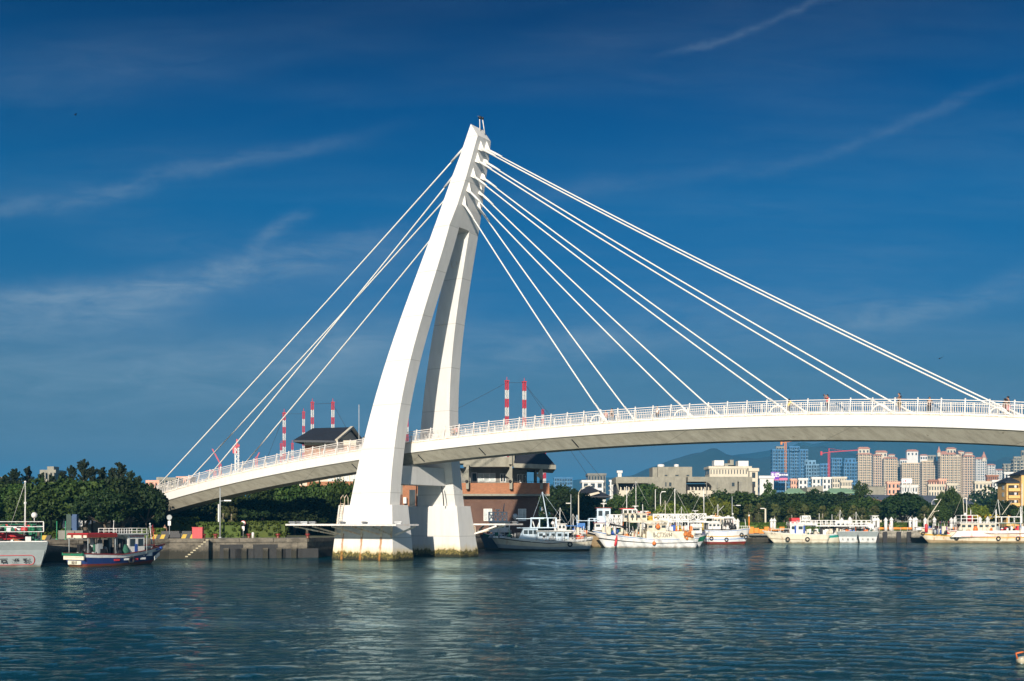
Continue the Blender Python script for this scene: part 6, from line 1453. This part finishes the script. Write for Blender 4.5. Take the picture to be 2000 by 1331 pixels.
# 10 twin grey sterns
for x0, lab in ((1656, 'left boat of the twin grey slanted sterns with black marks'), (1695, 'right boat of the twin grey slanted sterns with black marks')):
    b = Boat('fishing_boat', lab, x0, 0, 229.5, 1, 4.0, 2.35, 2.1, 2.6, [(0, H_WHITE), (.5, H_WHITE), (.55, H_GREY)], H_REDB, rz=R(74), L=14, tw=.95, trake=1.0)
    sh = MB(); sh.hexa([(-.48, -1.75, 1.25), (-.48, 1.75, 1.25), (-.3, 1.75, 1.25), (-.3, -1.75, 1.25), (-1.25, -2.1, 2.4), (-1.25, 2.1, 2.4), (-1.0, 2.1, 2.4), (-1.0, -2.1, 2.4)]); sh.build('stern_panel', H_GREY, b.t)
    for k, ch in enumerate('大吉利'): lettering(ch, .5, M_BPRINT, b.t, (-.44, 1.0 - k, .75), (R(90), 0, R(-90)))
    b.gear(-.6, 4, 2.1, .8, 3.2, 'gear piled on the %s of the twin grey sterned boats' % lab.split()[0], CL, 20 + x0 % 7, 30); b.house(5, 8, 2.0, 3.9, 2.6, M_WHT, 2)
# 11 big cream boat at right
b = Boat('fishing_boat', 'large rust streaked cream fishing boat with yellow band at the right picture edge', 1785, 2040, 229.5, -1, 5.2, 2.3, 2.0, 3.35, [(0, H_BROWN), (.22, H_RUST), (.50, H_YEL), (.60, H_RUST), (.93, H_REDB)], H_BLACK, rake=3.0)
bw = MB(); bw.add([(b.X(x), sd * 2.42, b.Z(y)) for sd in (-1, 1) for x, y in ((2035, 1049), (1850, 1049), (1862, 1037), (2035, 1036))], [(0, 1, 2, 3), (7, 6, 5, 4), (1, 5, 6, 2), (2, 6, 7, 3), (0, 3, 7, 4), (0, 4, 5, 1)]); bw.build('bulwark', hull_paint('white_rusty_bulwark', (.72, .70, .64), .7), b.t)
bw = MB(); bw.box(b.X(1985), b.X(1868), 2.425, 2.45, b.Z(1048.3), b.Z(1047.6)); bw.build('red_line', M_RED, b.t)
for x, y in ((1862.5, 1050.5), (1940, 1052), (1978, 1052)): o = b.tyre(x, y, .36); tag(o, {1862.5: 'tyre with yellow centre on the big cream boat', 1940: 'middle tyre on the big cream boat', 1978: 'rightmost tyre on the big cream boat'}[x], 'tyre', GT)
o = b.tyre(1801, 1042, .28); tag(o, 'tyre under the bow of the big cream boat', 'tyre', GT)
b.mast(1811, 1016, 1838, 975, .13, M_CREAM, name='boom'); b.mast(1812, 1030, 1812, 1014, .2, M_CREAM); b.mast(1822, 1000, 1833, 998, .06, M_CREAM, name='spreader', tip=.12); b.mast(1817, 1012, 1825, 1000, .06, M_CREAM, name='stay')
b.canopy(1815, 1862, 1022.5, 3.6, M_BLACK, 1040, .12, 0, 4); mb = MB(); mb.lathe([(.32, 0), (.32, 1.5), (.2, 1.7)], 10, (b.X(1807), .6, b.Z(1040))); mb.build('winch', M_RED, b.t)
b.house(1870, 1938, 1037, 1023, 3.4, M_CREAM, 6, M_CREAM); b.frame(1868, 1936, 1023, 1020, 3.8, 12, (0, 1), th=.08); b.frame(1872, 1904, 1020, 1007, 2.8, 3, (0, .5, 1), th=.14); mb = MB(); mb.lathe([(.7, 0), (.75, .6), (.4, 1.3)], 8, (b.X(1895), 0, b.Z(1019))); mb.build('covered_boat', M_TARP, b.t)
b.mast(1883, 1007, 1880.5, 966, .09, M_CREAM); b.dome(1885, 1005, .35); b.mast(1896, 1010, 1896, 996, .1); b.mast(1865, 1037, 1864, 1011, .14)
b.frame(1938, 1988, 1022, 1010, 3.4, 2, (0, 1), th=.2); 
for x in (1938, 1986): b.mast(x, 1037, x, 996, .15, y=1.7)
b.mast(1946, 1012, 1946, 995, .08); b.mast(1953, 1007, 1949, 976, .09); b.mast(1957, 1006, 1976, 980, .09, M_CREAM, name='boom'); b.canopy(1944, 1990, 1023, 3.6, M_NETG, 1037, .12, 0, 2); b.mast(1995, 1022, 1993, 990, .13)
b.gear(1818, 1860, 1043, 1.7, 3.2, 'blue, red and black gear heaped forward on the big cream boat', [M_BLACK, M_BLU, M_RED, M_GREY, M_BLACK, M_CREAM], 30, 70); b.gear(1866, 1935, 1036.5, 1.3, 4.4, 'orange tanks and cloth along the wheelhouse of the big cream boat', [M_CREAM, M_PINK, M_CREAM, M_WHT, M_FLOAT], 31, 60)
b.gear(1940, 2010, 1036.5, 1.0, 4.2, 'dark gear, pipes and blue sheet aft on the big cream boat', [M_BLACK, M_GREY, M_WHT, M_BTARP, M_RED], 32, 60); b.gear(1790, 1806, 1036, .8, 1.2, 'coils and floats on the raised bow of the big cream boat', [M_CREAM, M_WHT, M_BLACK], 33, 12)
# small thing drifting at lower right
mb = MB(); mb.ball((0, 0, .06), .24, 10, 0, .6); mb.box(-.15, .35, -.14, .14, -.06, .16, 1); mb.tube([(-.2, 0, .12), (-.25, 0, .3), (.0, .02, .34)], .03, 5, 2)
o = mb.build('drift_float', [M_ROPE, M_WHT, M_FLOAT]); o.location = ((1999 - 1000) / F * 37.2, 37.2, 0.02); tag(o, 'small tan and white float drifting at the lower right edge', 'float')

# ------------------------------------------------------------------ quay furniture
def lamp_post(x, ytop, ybase_z, Y, label, arm=0, r=.07, head='flat', m_=M_GREY, arm_y=None, globe=None, group='street lamps along the quays'):
    top = (HZ - ytop) / F * Y + EYE; t = thing('street_lamp', label, 'street lamp', ((x - 1000) / F * Y, Y, ybase_z), 0, group); H = top - ybase_z
    mb = MB(); mb.tube([(0, 0, 0), (0, 0, H)], [r * 1.3, r], 8); mb.box(-r * 2.2, r * 2.2, -r * 2.2, r * 2.2, 0, .12); mb.build('pole', m_, t)
    if arm:
        az = H if arm_y is None else (HZ - arm_y) / F * Y + EYE - ybase_z; w = arm / F * Y; mb = MB()
        if head == 'curve': mb.tube([(0, 0, az - .01)] + [(w * (1 - math.cos(a)), 0, az + abs(w) * .8 * math.sin(a)) for a in np.linspace(.2, 1.5, 6)], r * .7, 6); az += abs(w) * .8
        else: mb.tube([(0, 0, az), (w, 0, az + .05)], r * .6, 6)
        mb.build('arm', m_, t); mb = MB(); mb.box(min(w, w * 1.0) - .45, w + .45, -.14, .14, az - .02, az + .14); mb.build('lamp_head', M_WHT, t)
    if globe: mb = MB(); mb.ball((0, 0, H + globe * .8), globe, 10); mb.build('globe', M_WHT, t)
    return t
lamp_post(430, 953, ZG, 146, 'grey lamp post with one arm in front of the left span', 15, .08, arm_y=979)
lamp_post(427, 985, ZG, 148, 'shorter pale pole just behind the lamp post in front of the left span', 0, .09, m_=M_WHT)
lamp_post(1130, 967, ZG, 212, 'tall lamp with curved arm right of the brick hall', 22, .1, 'curve', M_CREAM); lamp_post(1115, 966, ZG, 209, 'plain pole with small cross arm right of the brick hall', -5, .07, arm_y=984)
lamp_post(1224, 950, ZG, 240, 'tall thin pole in front of the concrete hall left loggia', 0, .07, m_=M_WHT); lamp_post(1280, 956, ZG, 246, 'plain white pole left of the curved lamp', 0, .07, m_=M_WHT); lamp_post(1290, 966, ZG, 242, 'white lamp with curved arm before the concrete hall', 6, .09, 'curve', M_WHT)
lamp_post(1375, 965, ZG, 241, 'thin white pole behind the boat with the green bow', 0, .06, m_=M_WHT); lamp_post(1430, 970, ZG, 238, 'lamp with short arm above the striped white boat', 12, .08, arm_y=988); lamp_post(1888, 974, ZG, 241, 'tall lamp with small head behind the big cream boat', -3, .08, m_=M_WHT)
lamp_post(1800, 977, ZG, 262, 'white square-headed lamp before the arched hall', -4, .07, m_=M_WHT); lamp_post(1820, 982, ZG, 262, 'white curved lamp before the arched hall', 7, .07, 'curve', M_WHT)
lamp_post(1495, 994, ZG, 243, 'angled white lamp beside the first fan palms', -6, .18, m_=M_CREAM); lamp_post(1463, 1009, ZG, 238, 'short red post with white globe beside the striped boat bow', 0, .12, m_=M_ORG, globe=.22); lamp_post(1431, 1006, ZG, 237, 'low lamp with white globe above the striped boat', 0, .07, globe=.22)
lamp_post(1996, 945, ZG, 232, 'thin white mast near the right edge', 0, .07, m_=M_WHT)
def road_sign(x, y, Y, label, m_=M_WHT):
    t = thing('road_sign', label, 'sign', ((x - 1000) / F * Y, Y, ZG), 0, 'round signs on the left quay'); H = (HZ - y) / F * Y + EYE - ZG
    mb = MB(); mb.tube([(0, 0, 0), (0, 0, H + .3)], .04, 6); mb.build('post', M_GREY, t); mb = MB(); c = []
    mb.tube([(0, -.06, H), (0, -.03, H)], .33, 18, smooth=False); mb.build('disc', m_, t); mb = MB(); mb.torus((0, -.05, H), .30, .035, 'y', 18, 5); mb.build('rim', M_GREY if x < 400 else M_RED, t)
    mb = MB(); mb.box(-.18, .18, -.06, -.03, H - 1.0, H - .42); mb.build('plate', M_WHT, t)
road_sign(331, 1011, 139, 'round grey sign with plate by the boat bow on the left quay', M_GREY); road_sign(475, 1022, 147.5, 'round sign with red rim between the two bright hedges')
def barrier(x0, x1, y0, Y, label):
    a = (x0 - 1000) / F * Y; w = (x1 - x0) / F * Y; t = thing('striped_barrier', label, 'barrier', (a, Y, ZG), 0, 'yellow and black barriers on the left quay'); H = (HZ - y0) / F * Y + EYE - ZG
    n = max(2, int(w / .45)); 
    for k in range(n):
        mb = MB(); d = w / n; x = d * k; s_ = min(.25, H * .5)
        mb.hexa([(x, -.15, 0), (x + d - .002, -.15, 0), (x + d - .002, .15, 0), (x, .15, 0), (x + s_, -.15, H), (x + d + s_ - .002, -.15, H), (x + d + s_ - .002, .15, H), (x + s_, .15, H)]); mb.build('stripe', M_YEL if k % 2 == 0 else M_BLACK, t)
barrier(297, 328, 1044.5, 138.5, 'yellow and black barrier behind the bow of the blue boat'); barrier(354, 379, 1044, 138.5, 'yellow and black barrier left of the red box'); barrier(80, 97, 1046, 130, 'yellow and black barrier behind the grey stern')
mb = MB(); mb.box(-.62, .62, -.4, .4, 0, 1.35); mb.box(-.66, .66, -.44, .44, 1.353, 1.42); o = mb.build('red_box', [M_RED, M_GREY]); o.location = (*gx(387, 138.6), ZG + .02); tag(o, 'bright red box standing on the left quay by the steps', 'box')
mb = MB(); mb.box(-1.9, 1.9, -.35, .35, .08, .9); mb.box(-1.7, 1.7, -.2, .2, 0, .08); o = mb.build('dark_cabinet', M_BLACK); o.location = (*gx(346, 142), ZG + .02); tag(o, 'low dark grey cabinet left of the red box', 'cabinet')
bol = MB(); bol.lathe([(.28, 0), (.20, .12), (.17, .38), (.32, .46), (.30, .56), (.1, .60)], 12); bolm = bol.mesh('bollard', H_REDB)
for x, lb in ((421, 'rusty bollard below the lamp post'), (486, 'rusty bollard left of the white quay marker'), (543, 'rusty bollard before the second bright hedge'), (601, 'rusty bollard under the pier platform'), (398, 'rusty bollard right beside the red box')):
    o = inst('bollard', bolm, None, (*gx(x, 141.2 if x > 480 else 138.8), ZG + .02)); tag(o, lb, 'bollard', 'rusty bollards on the left quay')
mb = MB(); mb.lathe([(.16, 0), (.16, .7), (.1, .76)], 10); o = mb.build('quay_marker', M_WHT); o.location = (*gx(494, 141), ZG + .02); tag(o, 'short white post on the left quay', 'post')
M_DGRN = mat('shaded_green_paint', (.008, .035, .022), .6, .2, 1.0); M_DBLU = mat('shaded_blue_paint', (.015, .055, .14), .6, .2, 1.0)  # cabinet green and blue darkened, with the shade they stand in painted in
for x, m_, lb in ((137, M_DGRN, 'dark green cabinet under the left trees'), (146, M_DBLU, 'blue cabinet next to the dark green one')):
    mb = MB(); mb.box(-.35, .35, -.3, .3, 0, 1.9); mb.box(-.38, .38, -.33, .33, 1.903, 1.97); mb.box(-.3, .3, -.325, -.303, .25, 1.75); o = mb.build('cabinet', m_); o.location = (*gx(x, 138), ZG + 1.05); 
    tag(o, lb, 'cabinet')
mb = MB(); mb.box(-1.5, 1.5, -.7, .7, 0, 1.04); o = mb.build('plinth', M_CONCD); o.location = (*gx(142, 138.2), ZG); tag(o, 'low concrete plinth under the two cabinets on the left', 'plinth')
for x in (71, 111, 128): mb = MB(); mb.tube([(0, 0, 0), (0, 0, 2.2)], .06, 6); mb.box(-.12, .12, -.12, .12, 0, .1); o = mb.build('green_pole', M_GRN); o.location = (*gx(x, 134), ZG); tag(o, {71: 'thin green pole right of the grey stern', 111: 'thin green pole left of the dark green cabinet', 128: 'thin green pole touching the dark green cabinet'}[x], 'pole')
# white piles with pointed caps
def pile(x, ytop, Y, label, m_=M_CREAM):
    t = thing('mooring_pile', label, 'mooring pile', (*gx(x, Y), ZG), 0, 'white mooring piles with pointed caps'); H = (HZ - ytop) / F * Y + EYE - ZG
    mb = MB(); mb.tube([(0, 0, 0), (0, 0, H - .75)], .34, 12); mb.build('shaft', M_WHT, t); mb = MB(); mb.lathe([(.46, H - .75), (.46, H - .60), (.05, H)], 12); mb.build('cap', M_WHT, t)
for i, (x, y) in enumerate([(1507, 1012), (1512.5, 1012), (1644, 1011), (1660, 1009), (1707, 1012), (1715, 1011), (1730, 1011), (1741, 1010), (1778, 1010), (1785, 1011), (1789, 1010), (1807, 1011), (1825, 1010), (1858, 1011), (1865, 1010), (1914, 1009), (1929, 1009), (1434.5, 1012), (1441, 1013)]):
    pile(x, y, 238.2 + (i % 3) * .9, ['left pile of the pair between striped and cream boats', 'right pile of the pair between striped and cream boats', 'pile behind the long white railing, left one', 'pile behind the long white railing, right one', 'first pile right of the twin sterns', 'second pile right of the twin sterns', 'pile standing beside the small white launch',
        'tall pile in front of the right quay beside the person in white', 'lone tall pile under the big dome shaped tree', 'left pile of the close pair by the big boat bow', 'right pile of the close pair by the big boat bow', 'pile at the foot of the leaning boom', 'pile just right of the leaning boom', 'pile behind the black canopy, left one', 'pile behind the black canopy, right one', 'pile left of the yellow tree behind the gallows', 'pile right of the yellow tree behind the gallows', 'left small pile above the striped boat', 'right small pile above the striped boat'][i])
# orange barrier and pontoon on the right quay
t = thing('orange_pontoon', 'orange painted pontoon railing between the striped boat and the cream boat', 'pontoon', (*gx(1462, 235.2), 0)); w = 70 / F * 235
for k in range(7):
    mb = MB(); mb.box(w * k / 7 + .05, w * (k + 1) / 7 - .05, -.3, .3, 1.9 + (k % 2) * .1, 3.3 - (k % 3) * .25); mb.build('float_box', M_ORG, t)
mb = MB(); mb.box(0, w, -.5, .5, 1.5, 1.88); mb.build('deck_beam', M_CONCD, t)
t = thing('orange_barrier', 'thin orange barrier line along the right quay', 'barrier', (*gx(1690, 239), ZG)); w = 220 / F * 239
for k in range(16): mb = MB(); mb.box(w * k / 16 + .05, w * (k + 1) / 16 - .05, -.08, .08, .35, .75); mb.build('board', M_ORG, t)
for k in range(17): mb = MB(); mb.box(w * k / 16 - .04, w * k / 16 + .04, -.05, .05, 0, .8); mb.build('post', M_GREY, t)
t, u, h = bld('container', 1546, 1564, 238, 'red shipping container behind the cream boat cabin', 'container'); mb = MB(); mb.box(u(1546), u(1564), 0, 2.2, .1, h(1012)); mb.build('body', M_RED, t)
for k in range(8): mb = MB(); x = u(1546) + (u(1564) - u(1546)) * (k + .5) / 8; mb.box(x - .05, x + .05, -.05, -.003, .2, h(1012) - .1); mb.build('rib', M_RED, t)
b = Boat('launch', 'small white launch parked on the quay right of the twin sterns', 1698, 1718, 233, 1, 1.8, .9, .8, 1.2, [(0, H_WHITE), (.5, H_WHITE)], H_WHITE, rake=.6, group=None); b.t.location.z = 2.1
b.house(1702, 1712, 1036.5, 1028, 1.3, M_WHT, 2)
# more of the fleet, moored behind the front row
b = Boat('fishing_boat', 'white boat moored behind the long white boat, showing only cabins, masts and a yellow funnel', 1232, 1340, 203, -1, 4.2, 1.9, 1.7, 2.7, [(0, H_WHITE), (.5, H_GREEN), (.6, H_WHITE)], H_REDB, rake=1.6)
b.house(1246, 1275, 1030, 1008, 2.8, M_WHT, 4, M_CREAM); b.frame(1276, 1330, 1030, 1012, 3.0, 5, (0, .5, 1), th=.12, x_brace=True); b.mast(1256, 1008, 1255, 985, .1); b.mast(1300, 1030, 1299, 978, .09, M_CREAM); b.mast(1330, 1030, 1331, 990, .09); b.radar(1262, 1001); mb = MB(); mb.lathe([(.4, 0), (.45, 1.6), (.35, 1.8)], 10, (b.X(1284), 0, b.Z(1024))); mb.build('funnel', M_YEL, b.t)
b.gear(1250, 1330, 1034, 1.3, 3.0, 'mixed gear on the boat hidden behind the long white boat', CL + [M_FLOAT, M_RED], 41, 60); b.gear(1248, 1272, 1007, .8, 2.0, 'bundles and red flags on the cabin top behind the long white boat', [M_RED, M_FLOAT, M_WHT, M_BLACK], 42, 16)
b = Boat('fishing_boat', 'cream boat moored behind the striped white boat with a tall forked mast', 1388, 1452, 226, 1, 4.0, 2.3, 2.1, 2.9, [(0, H_CREAM), (.5, H_BLUE), (.62, H_CREAM)], H_BROWN, rake=1.2)
b.house(1392, 1412, 1030, 1012, 2.6, M_CREAM, 3, M_WHT); b.mast(1402, 1012, 1402, 985, .1); b.mast(1402, 1000, 1414, 988, .06, name='boom'); b.frame(1412, 1440, 1028, 1016, 2.4, 3, (0, 1), th=.12)
b = Boat('fishing_boat', 'low white boat behind the black and white one with blue awning and thin masts', 1062, 1150, 186, -1, 4.0, 1.9, 1.6, 2.6, [(0, H_WHITE), (.5, H_BLUE), (.6, H_WHITE)], H_BLACK, rake=1.4)
b.house(1082, 1104, 1040, 1024, 2.6, M_WHT, 3, M_WHT); b.canopy(1104, 1140, 1028, 3.0, M_BTARP, 1044, .1, 0, 2); b.mast(1093, 1024, 1094, 992, .09); b.mast(1120, 1044, 1119, 1004, .08); b.frame(1104, 1142, 1044, 1036, 3.2, 6, (0, .5, 1), th=.08); b.radar(1090, 1018)
b.gear(1100, 1145, 1044, 1.2, 2.8, 'nets and floats on the low white boat with the blue awning', CL, 43, 40)
b = Boat('fishing_boat', 'white boat behind the long white railing with lamp frames and a blue stripe', 1600, 1690, 236 - 2.5, -1, 3.6, 2.1, 1.9, 2.7, [(0, H_WHITE), (.5, H_STB), (.6, H_WHITE)], H_REDB, rake=1.4)
b.house(1630, 1655, 1034, 1018, 2.4, M_WHT, 3, M_WHT); b.mast(1640, 1018, 1641, 996, .08); b.mast(1672, 1034, 1672, 1000, .08); b.frame(1655, 1688, 1032, 1022, 2.4, 4, (0, .5, 1), th=.1); b.gear(1605, 1630, 1036, 1.4, 2.4, 'green and white bundles on the boat behind the long railing', [M_NETG, M_WHT, M_CREAM, M_BLACK], 44, 30)
# birds
def bird(x, y, Y, label, s_=1.0):
    mb = MB(); mb.tube([(-.22, 0, 0), (-.1, 0, .03), (.12, 0, .02), (.24, 0, 0)], [.02, .06, .06, .015], 6); mb.add([(-.05, 0, .03), (.1, 0, .03), (.02, .5, .2), (-.12, .48, .18)], [(0, 1, 2, 3)]); mb.add([(-.05, 0, .03), (.1, 0, .03), (.02, -.5, .2), (-.12, -.48, .18)], [(0, 1, 2, 3)])
    o = mb.build('bird', M_BLACK); o.location = at(x, y, Y); o.rotation_euler = (0, 0, R(50)); o.scale = (s_,) * 3; tag(o, label, 'bird')
bird(1835, 701, 130, 'small dark bird flying above the right railing'); bird(147, 225, 150, 'tiny dark bird high in the left sky', .8)

# ------------------------------------------------------------------ people
M_SKIN = mat('skin', (.36, .20, .13), .6, .08, 4.0); M_HAIR = mat('black_hair', (.012, .010, .009), .6, .2, 6.0)
CLOTH = {k: mat(k + '_cloth', c, .85, .12, 4.0) for k, c in dict(black=(.015, .015, .018), navy=(.02, .03, .07), red=(.55, .02, .03), yellow=(.65, .48, .03), white=(.70, .70, .68), grey=(.2, .2, .2), khaki=(.30, .24, .14), pink=(.6, .3, .3)).items()}
def skin_mesh(name, verts, edges, radii, root, mat_, sub=2):
    me = bpy.data.meshes.new(name); me.from_pydata(verts, edges, []); ob = bpy.data.objects.new(name, me); COL.objects.link(ob)
    sk = ob.modifiers.new('skin', 'SKIN'); sk.use_smooth_shade = True; ss = ob.modifiers.new('sub', 'SUBSURF'); ss.levels = sub; ss.render_levels = sub
    for v_, r_ in zip(me.skin_vertices[0].data, radii): v_.radius = (r_, r_) if not isinstance(r_, tuple) else r_
    me.skin_vertices[0].data[root].use_root = True
    dg = bpy.context.evaluated_depsgraph_get(); m2 = bpy.data.meshes.new_from_object(ob.evaluated_get(dg)); bpy.data.objects.remove(ob)
    m2.name = name; m2.materials.clear(); m2.materials.append(mat_); return m2
def person(label, x, q, rz, top, legs, H=1.72, pose='stand', hair='short', shorts=False, base=None, z=None, group='people on the footbridge', sleeve=True):
    k = H / 1.72
    if base is None: s = s_of(x, q); loc = W(s, q, zt(s) + .18)
    else: loc = Vector(base)
    t = thing('person', label, 'person', loc, rz, group)
    lean = .0 if pose != 'lean' else .22; V = []; E = []; Rr = []
    def add(p, r, par=None): V.append(tuple(Vector(p) * k)); Rr.append(r * k if not isinstance(r, tuple) else tuple(v * k for v in r)); (E.append((par, len(V) - 1)) if par is not None else None); return len(V) - 1
    pel = add((0, 0, .92), (.15, .11)); wa = add((lean * .3, 0, 1.08), (.13, .10), pel); ch = add((lean * .8, 0, 1.30), (.17, .11), wa); nk = add((lean, 0, 1.46), .055, ch); hd = add((lean + .015 + (.03 if pose == 'phone' else 0), 0, 1.60), (.082, .095), nk); cr = add((lean + .015, 0, 1.68), (.06, .07), hd)
    arms = []; stride = .12 if pose == 'walk' else .03
    for sd in (-1, 1):
        sh = add((lean * .9, sd * .19, 1.40), .055, ch)
        if pose == 'photo': el = add((.22, sd * .20, 1.38), .042, sh); ha = add((.30, sd * .07, 1.60), .03, el); fd = Vector((.1, -sd * .2, 1))
        elif pose == 'phone' and sd == 1: el = add((.10, sd * .24, 1.14), .042, sh); ha = add((.34, sd * .12, 1.24), .03, el); fd = Vector((1, -sd * .2, .3))
        elif pose == 'lean': el = add((lean + .18, sd * .24, 1.14), .042, sh); ha = add((lean + .36, sd * .10, 1.06), .03, el); fd = Vector((1, -sd * .3, -.1))
        else: el = add((-.02 + sd * stride * .4, sd * .25, 1.12), .042, sh); ha = add((.06 + sd * stride, sd * .25, .88), .03, el); fd = Vector((.2, 0, -1))
        pm_ = add(Vector(V[ha]) / k + fd.normalized() * .07, (.034, .018), ha); side = fd.normalized().cross(Vector((1, 0, .2))).normalized() if abs(fd.normalized().x) < .8 else fd.normalized().cross(Vector((0, 0, 1))).normalized()
        for j in range(4): o_ = (j - 1.5) * .020; a1 = add(Vector(V[pm_]) / k + side * o_ + fd.normalized() * .035, .010, pm_); add(Vector(V[a1]) / k + fd.normalized() * (.045 - abs(j - 1.3) * .006) + Vector((.012, 0, 0)), .008, a1)
        th_ = add(Vector(V[ha]) / k + side * .04 + fd.normalized() * .03, .011, ha); add(Vector(V[th_]) / k + side * .02 + fd.normalized() * .03, .009, th_)
        arms.append((sh, el, ha))
        hp = add((0, sd * .09, .86), .085, pel); kn = add((.03 + sd * stride, sd * .10, .48), .058, hp); an = add((-.02 + sd * stride * 1.6, sd * .10, .09), .036, kn); add((.14 + sd * stride * 1.6, sd * .11, .035), (.045, .03), an)
    body = skin_mesh('body', V, E, Rr, pel, M_SKIN); inst('body', body, t)
    f_ = 1.16; cv = [V[pel], V[wa], V[ch], tuple(Vector(V[nk]) - Vector((0, 0, .05)))]; ce = [(0, 1), (1, 2), (2, 3)]; crr = [(.165 * k, .125 * k), (.148 * k, .118 * k), (.185 * k, .128 * k), .07 * k]
    for sh, el, ha in arms:
        a = Vector(V[sh]); e = Vector(V[el]); i0 = len(cv); cv += [tuple(a), tuple(a.lerp(e, .75))]; ce += [(2, i0), (i0, i0 + 1)]; crr += [.07 * k, .06 * k]
    inst('shirt', skin_mesh('shirt', cv, ce, crr, 0, CLOTH[top], 2), t)
    cv = [V[pel]]; ce = []; crr = [(.165 * k, .125 * k)]
    for sd in (-1, 1):
        hp = Vector((0, sd * .09, .84)) * k; kn = Vector((.03 + sd * stride, sd * .10, .48)) * k; an = Vector((-.02 + sd * stride * 1.6, sd * .10, .12)) * k; i0 = len(cv)
        cv += [tuple(hp), tuple(kn)]; ce += [(0, i0), (i0, i0 + 1)]; crr += [.10 * k, .078 * k]
        if not shorts: cv.append(tuple(an)); ce.append((i0 + 1, i0 + 2)); crr.append(.06 * k)
    inst('trousers', skin_mesh('trousers', cv, ce, crr, 0, CLOTH[legs], 2), t)
    c = Vector(V[hd]); hm_ = MB(); hm_.ball(tuple(c + Vector((-.02, 0, .035)) * k), .108 * k, 12, 0, 1.02)
    if hair == 'long': hm_.tube([tuple(c + Vector((-.05, 0, .05)) * k), tuple(c + Vector((-.09, 0, -.08)) * k), tuple(c + Vector((-.10, 0, -.25)) * k)], [.09 * k, .09 * k, .05 * k], 10)
    inst('hair' if hair != 'cap' else 'cap', hm_.mesh('hair', M_HAIR if hair != 'cap' else CLOTH['red']), t)
    fm = MB(); fm.ball(tuple(c + Vector((.055, 0, -.01)) * k), .072 * k, 12, 0, 1.25); fm.bar(tuple(c + Vector((.115, 0, .0)) * k), tuple(c + Vector((.138, 0, -.03)) * k), .022 * k); 
    for sd in (-1, 1): fm.ball(tuple(c + Vector((.01, sd * .088, -.01)) * k), .022 * k, 6)
    inst('face', fm.mesh('face', M_SKIN), t)
    for sd in (-1, 1): em = MB(); em.ball(tuple(c + Vector((.118, sd * .03, .015)) * k), .009 * k, 6); inst('eye', em.mesh('eye', M_HAIR), t)
    mm = MB(); mm.box(*(v * k for v in (.112, .122, -.022, .022)), -.062 * k, -.054 * k); o = mm.build('mouth', CLOTH['pink'], t); o.location = c
    return t, loc
L_ = math.pi
person('person with black hair at the left of the pair by the back pylon leg', 885, 1.6, 1.2, 'grey', 'navy', 1.68); person('person in pale shirt at the right of the pair by the back pylon leg', 892, 1.5, 2.0, 'pink', 'navy', 1.72)
person('woman with long dark hair beside the first stay cable socket', 1183, 1.2, 4.4, 'pink', 'grey', 1.64, 'walk', 'long'); person('man in dark grey shirt right of the first stay cable', 1195, 1.0, 4.2, 'black', 'grey', 1.76, 'walk')
person('person in white top and black trousers alone between the cables', 1284, 1.4, 4.0, 'white', 'black', 1.7, 'walk'); person('person in bright yellow shirt with dark hair leaning at the railing', 1539, 1.0, 0.6, 'yellow', 'black', 1.7, 'lean', 'long')
tp, lp = person('person in red shirt lifting a camera toward the left', 1616, -1.4, math.pi + .25, 'red', 'navy', 1.78, 'photo')
mb = MB(); mb.box(-.04, .04, -.07, .07, -.045, .045); mb.tube([(.04, 0, 0), (.09, 0, 0)], .03, 8); o = mb.build('camera_body', M_BLACK); o.location = lp + Vector((-.36, -.06, 1.72)); o.rotation_euler = (0, 0, math.pi + .25); tag(o, 'black camera held up by the person in red', 'camera')
tp, lp = person('man in black shirt reading a phone by the railing', 1757, -1.7, math.pi + .3, 'black', 'khaki', 1.84, 'phone', shorts=True)
mb = MB(); mb.box(-.005, .01, -.035, .035, -.07, .07); o = mb.build('phone', M_BLACK); o.location = lp + Vector((-.42, -.22, 1.40)); tag(o, 'small dark phone held by the man in black shirt', 'phone')
person('person in black with white sleeves bending behind the railing', 1815, .6, 4.5, 'black', 'black', 1.66, 'lean'); person('woman with dark hair at the left of the couple near the right edge', 1963, .2, 2.0, 'black', 'pink', 1.66, 'stand', 'long', True); person('man in black shirt and shorts at the right of the couple near the right edge', 1969, -.4, 2.3, 'black', 'pink', 1.82, 'stand', 'short', True)
person('person in white with red cap on the right quay', 1738, 0, 4.2, 'white', 'white', 1.72, 'walk', 'cap', base=(*gx(1738, 238), ZG), group='people on the quays'); person('person in dark clothes under the bridge landing', 322, 0, 4.8, 'navy', 'black', 1.7, 'stand', base=(*gx(322, 150), ZG), group='people on the quays')
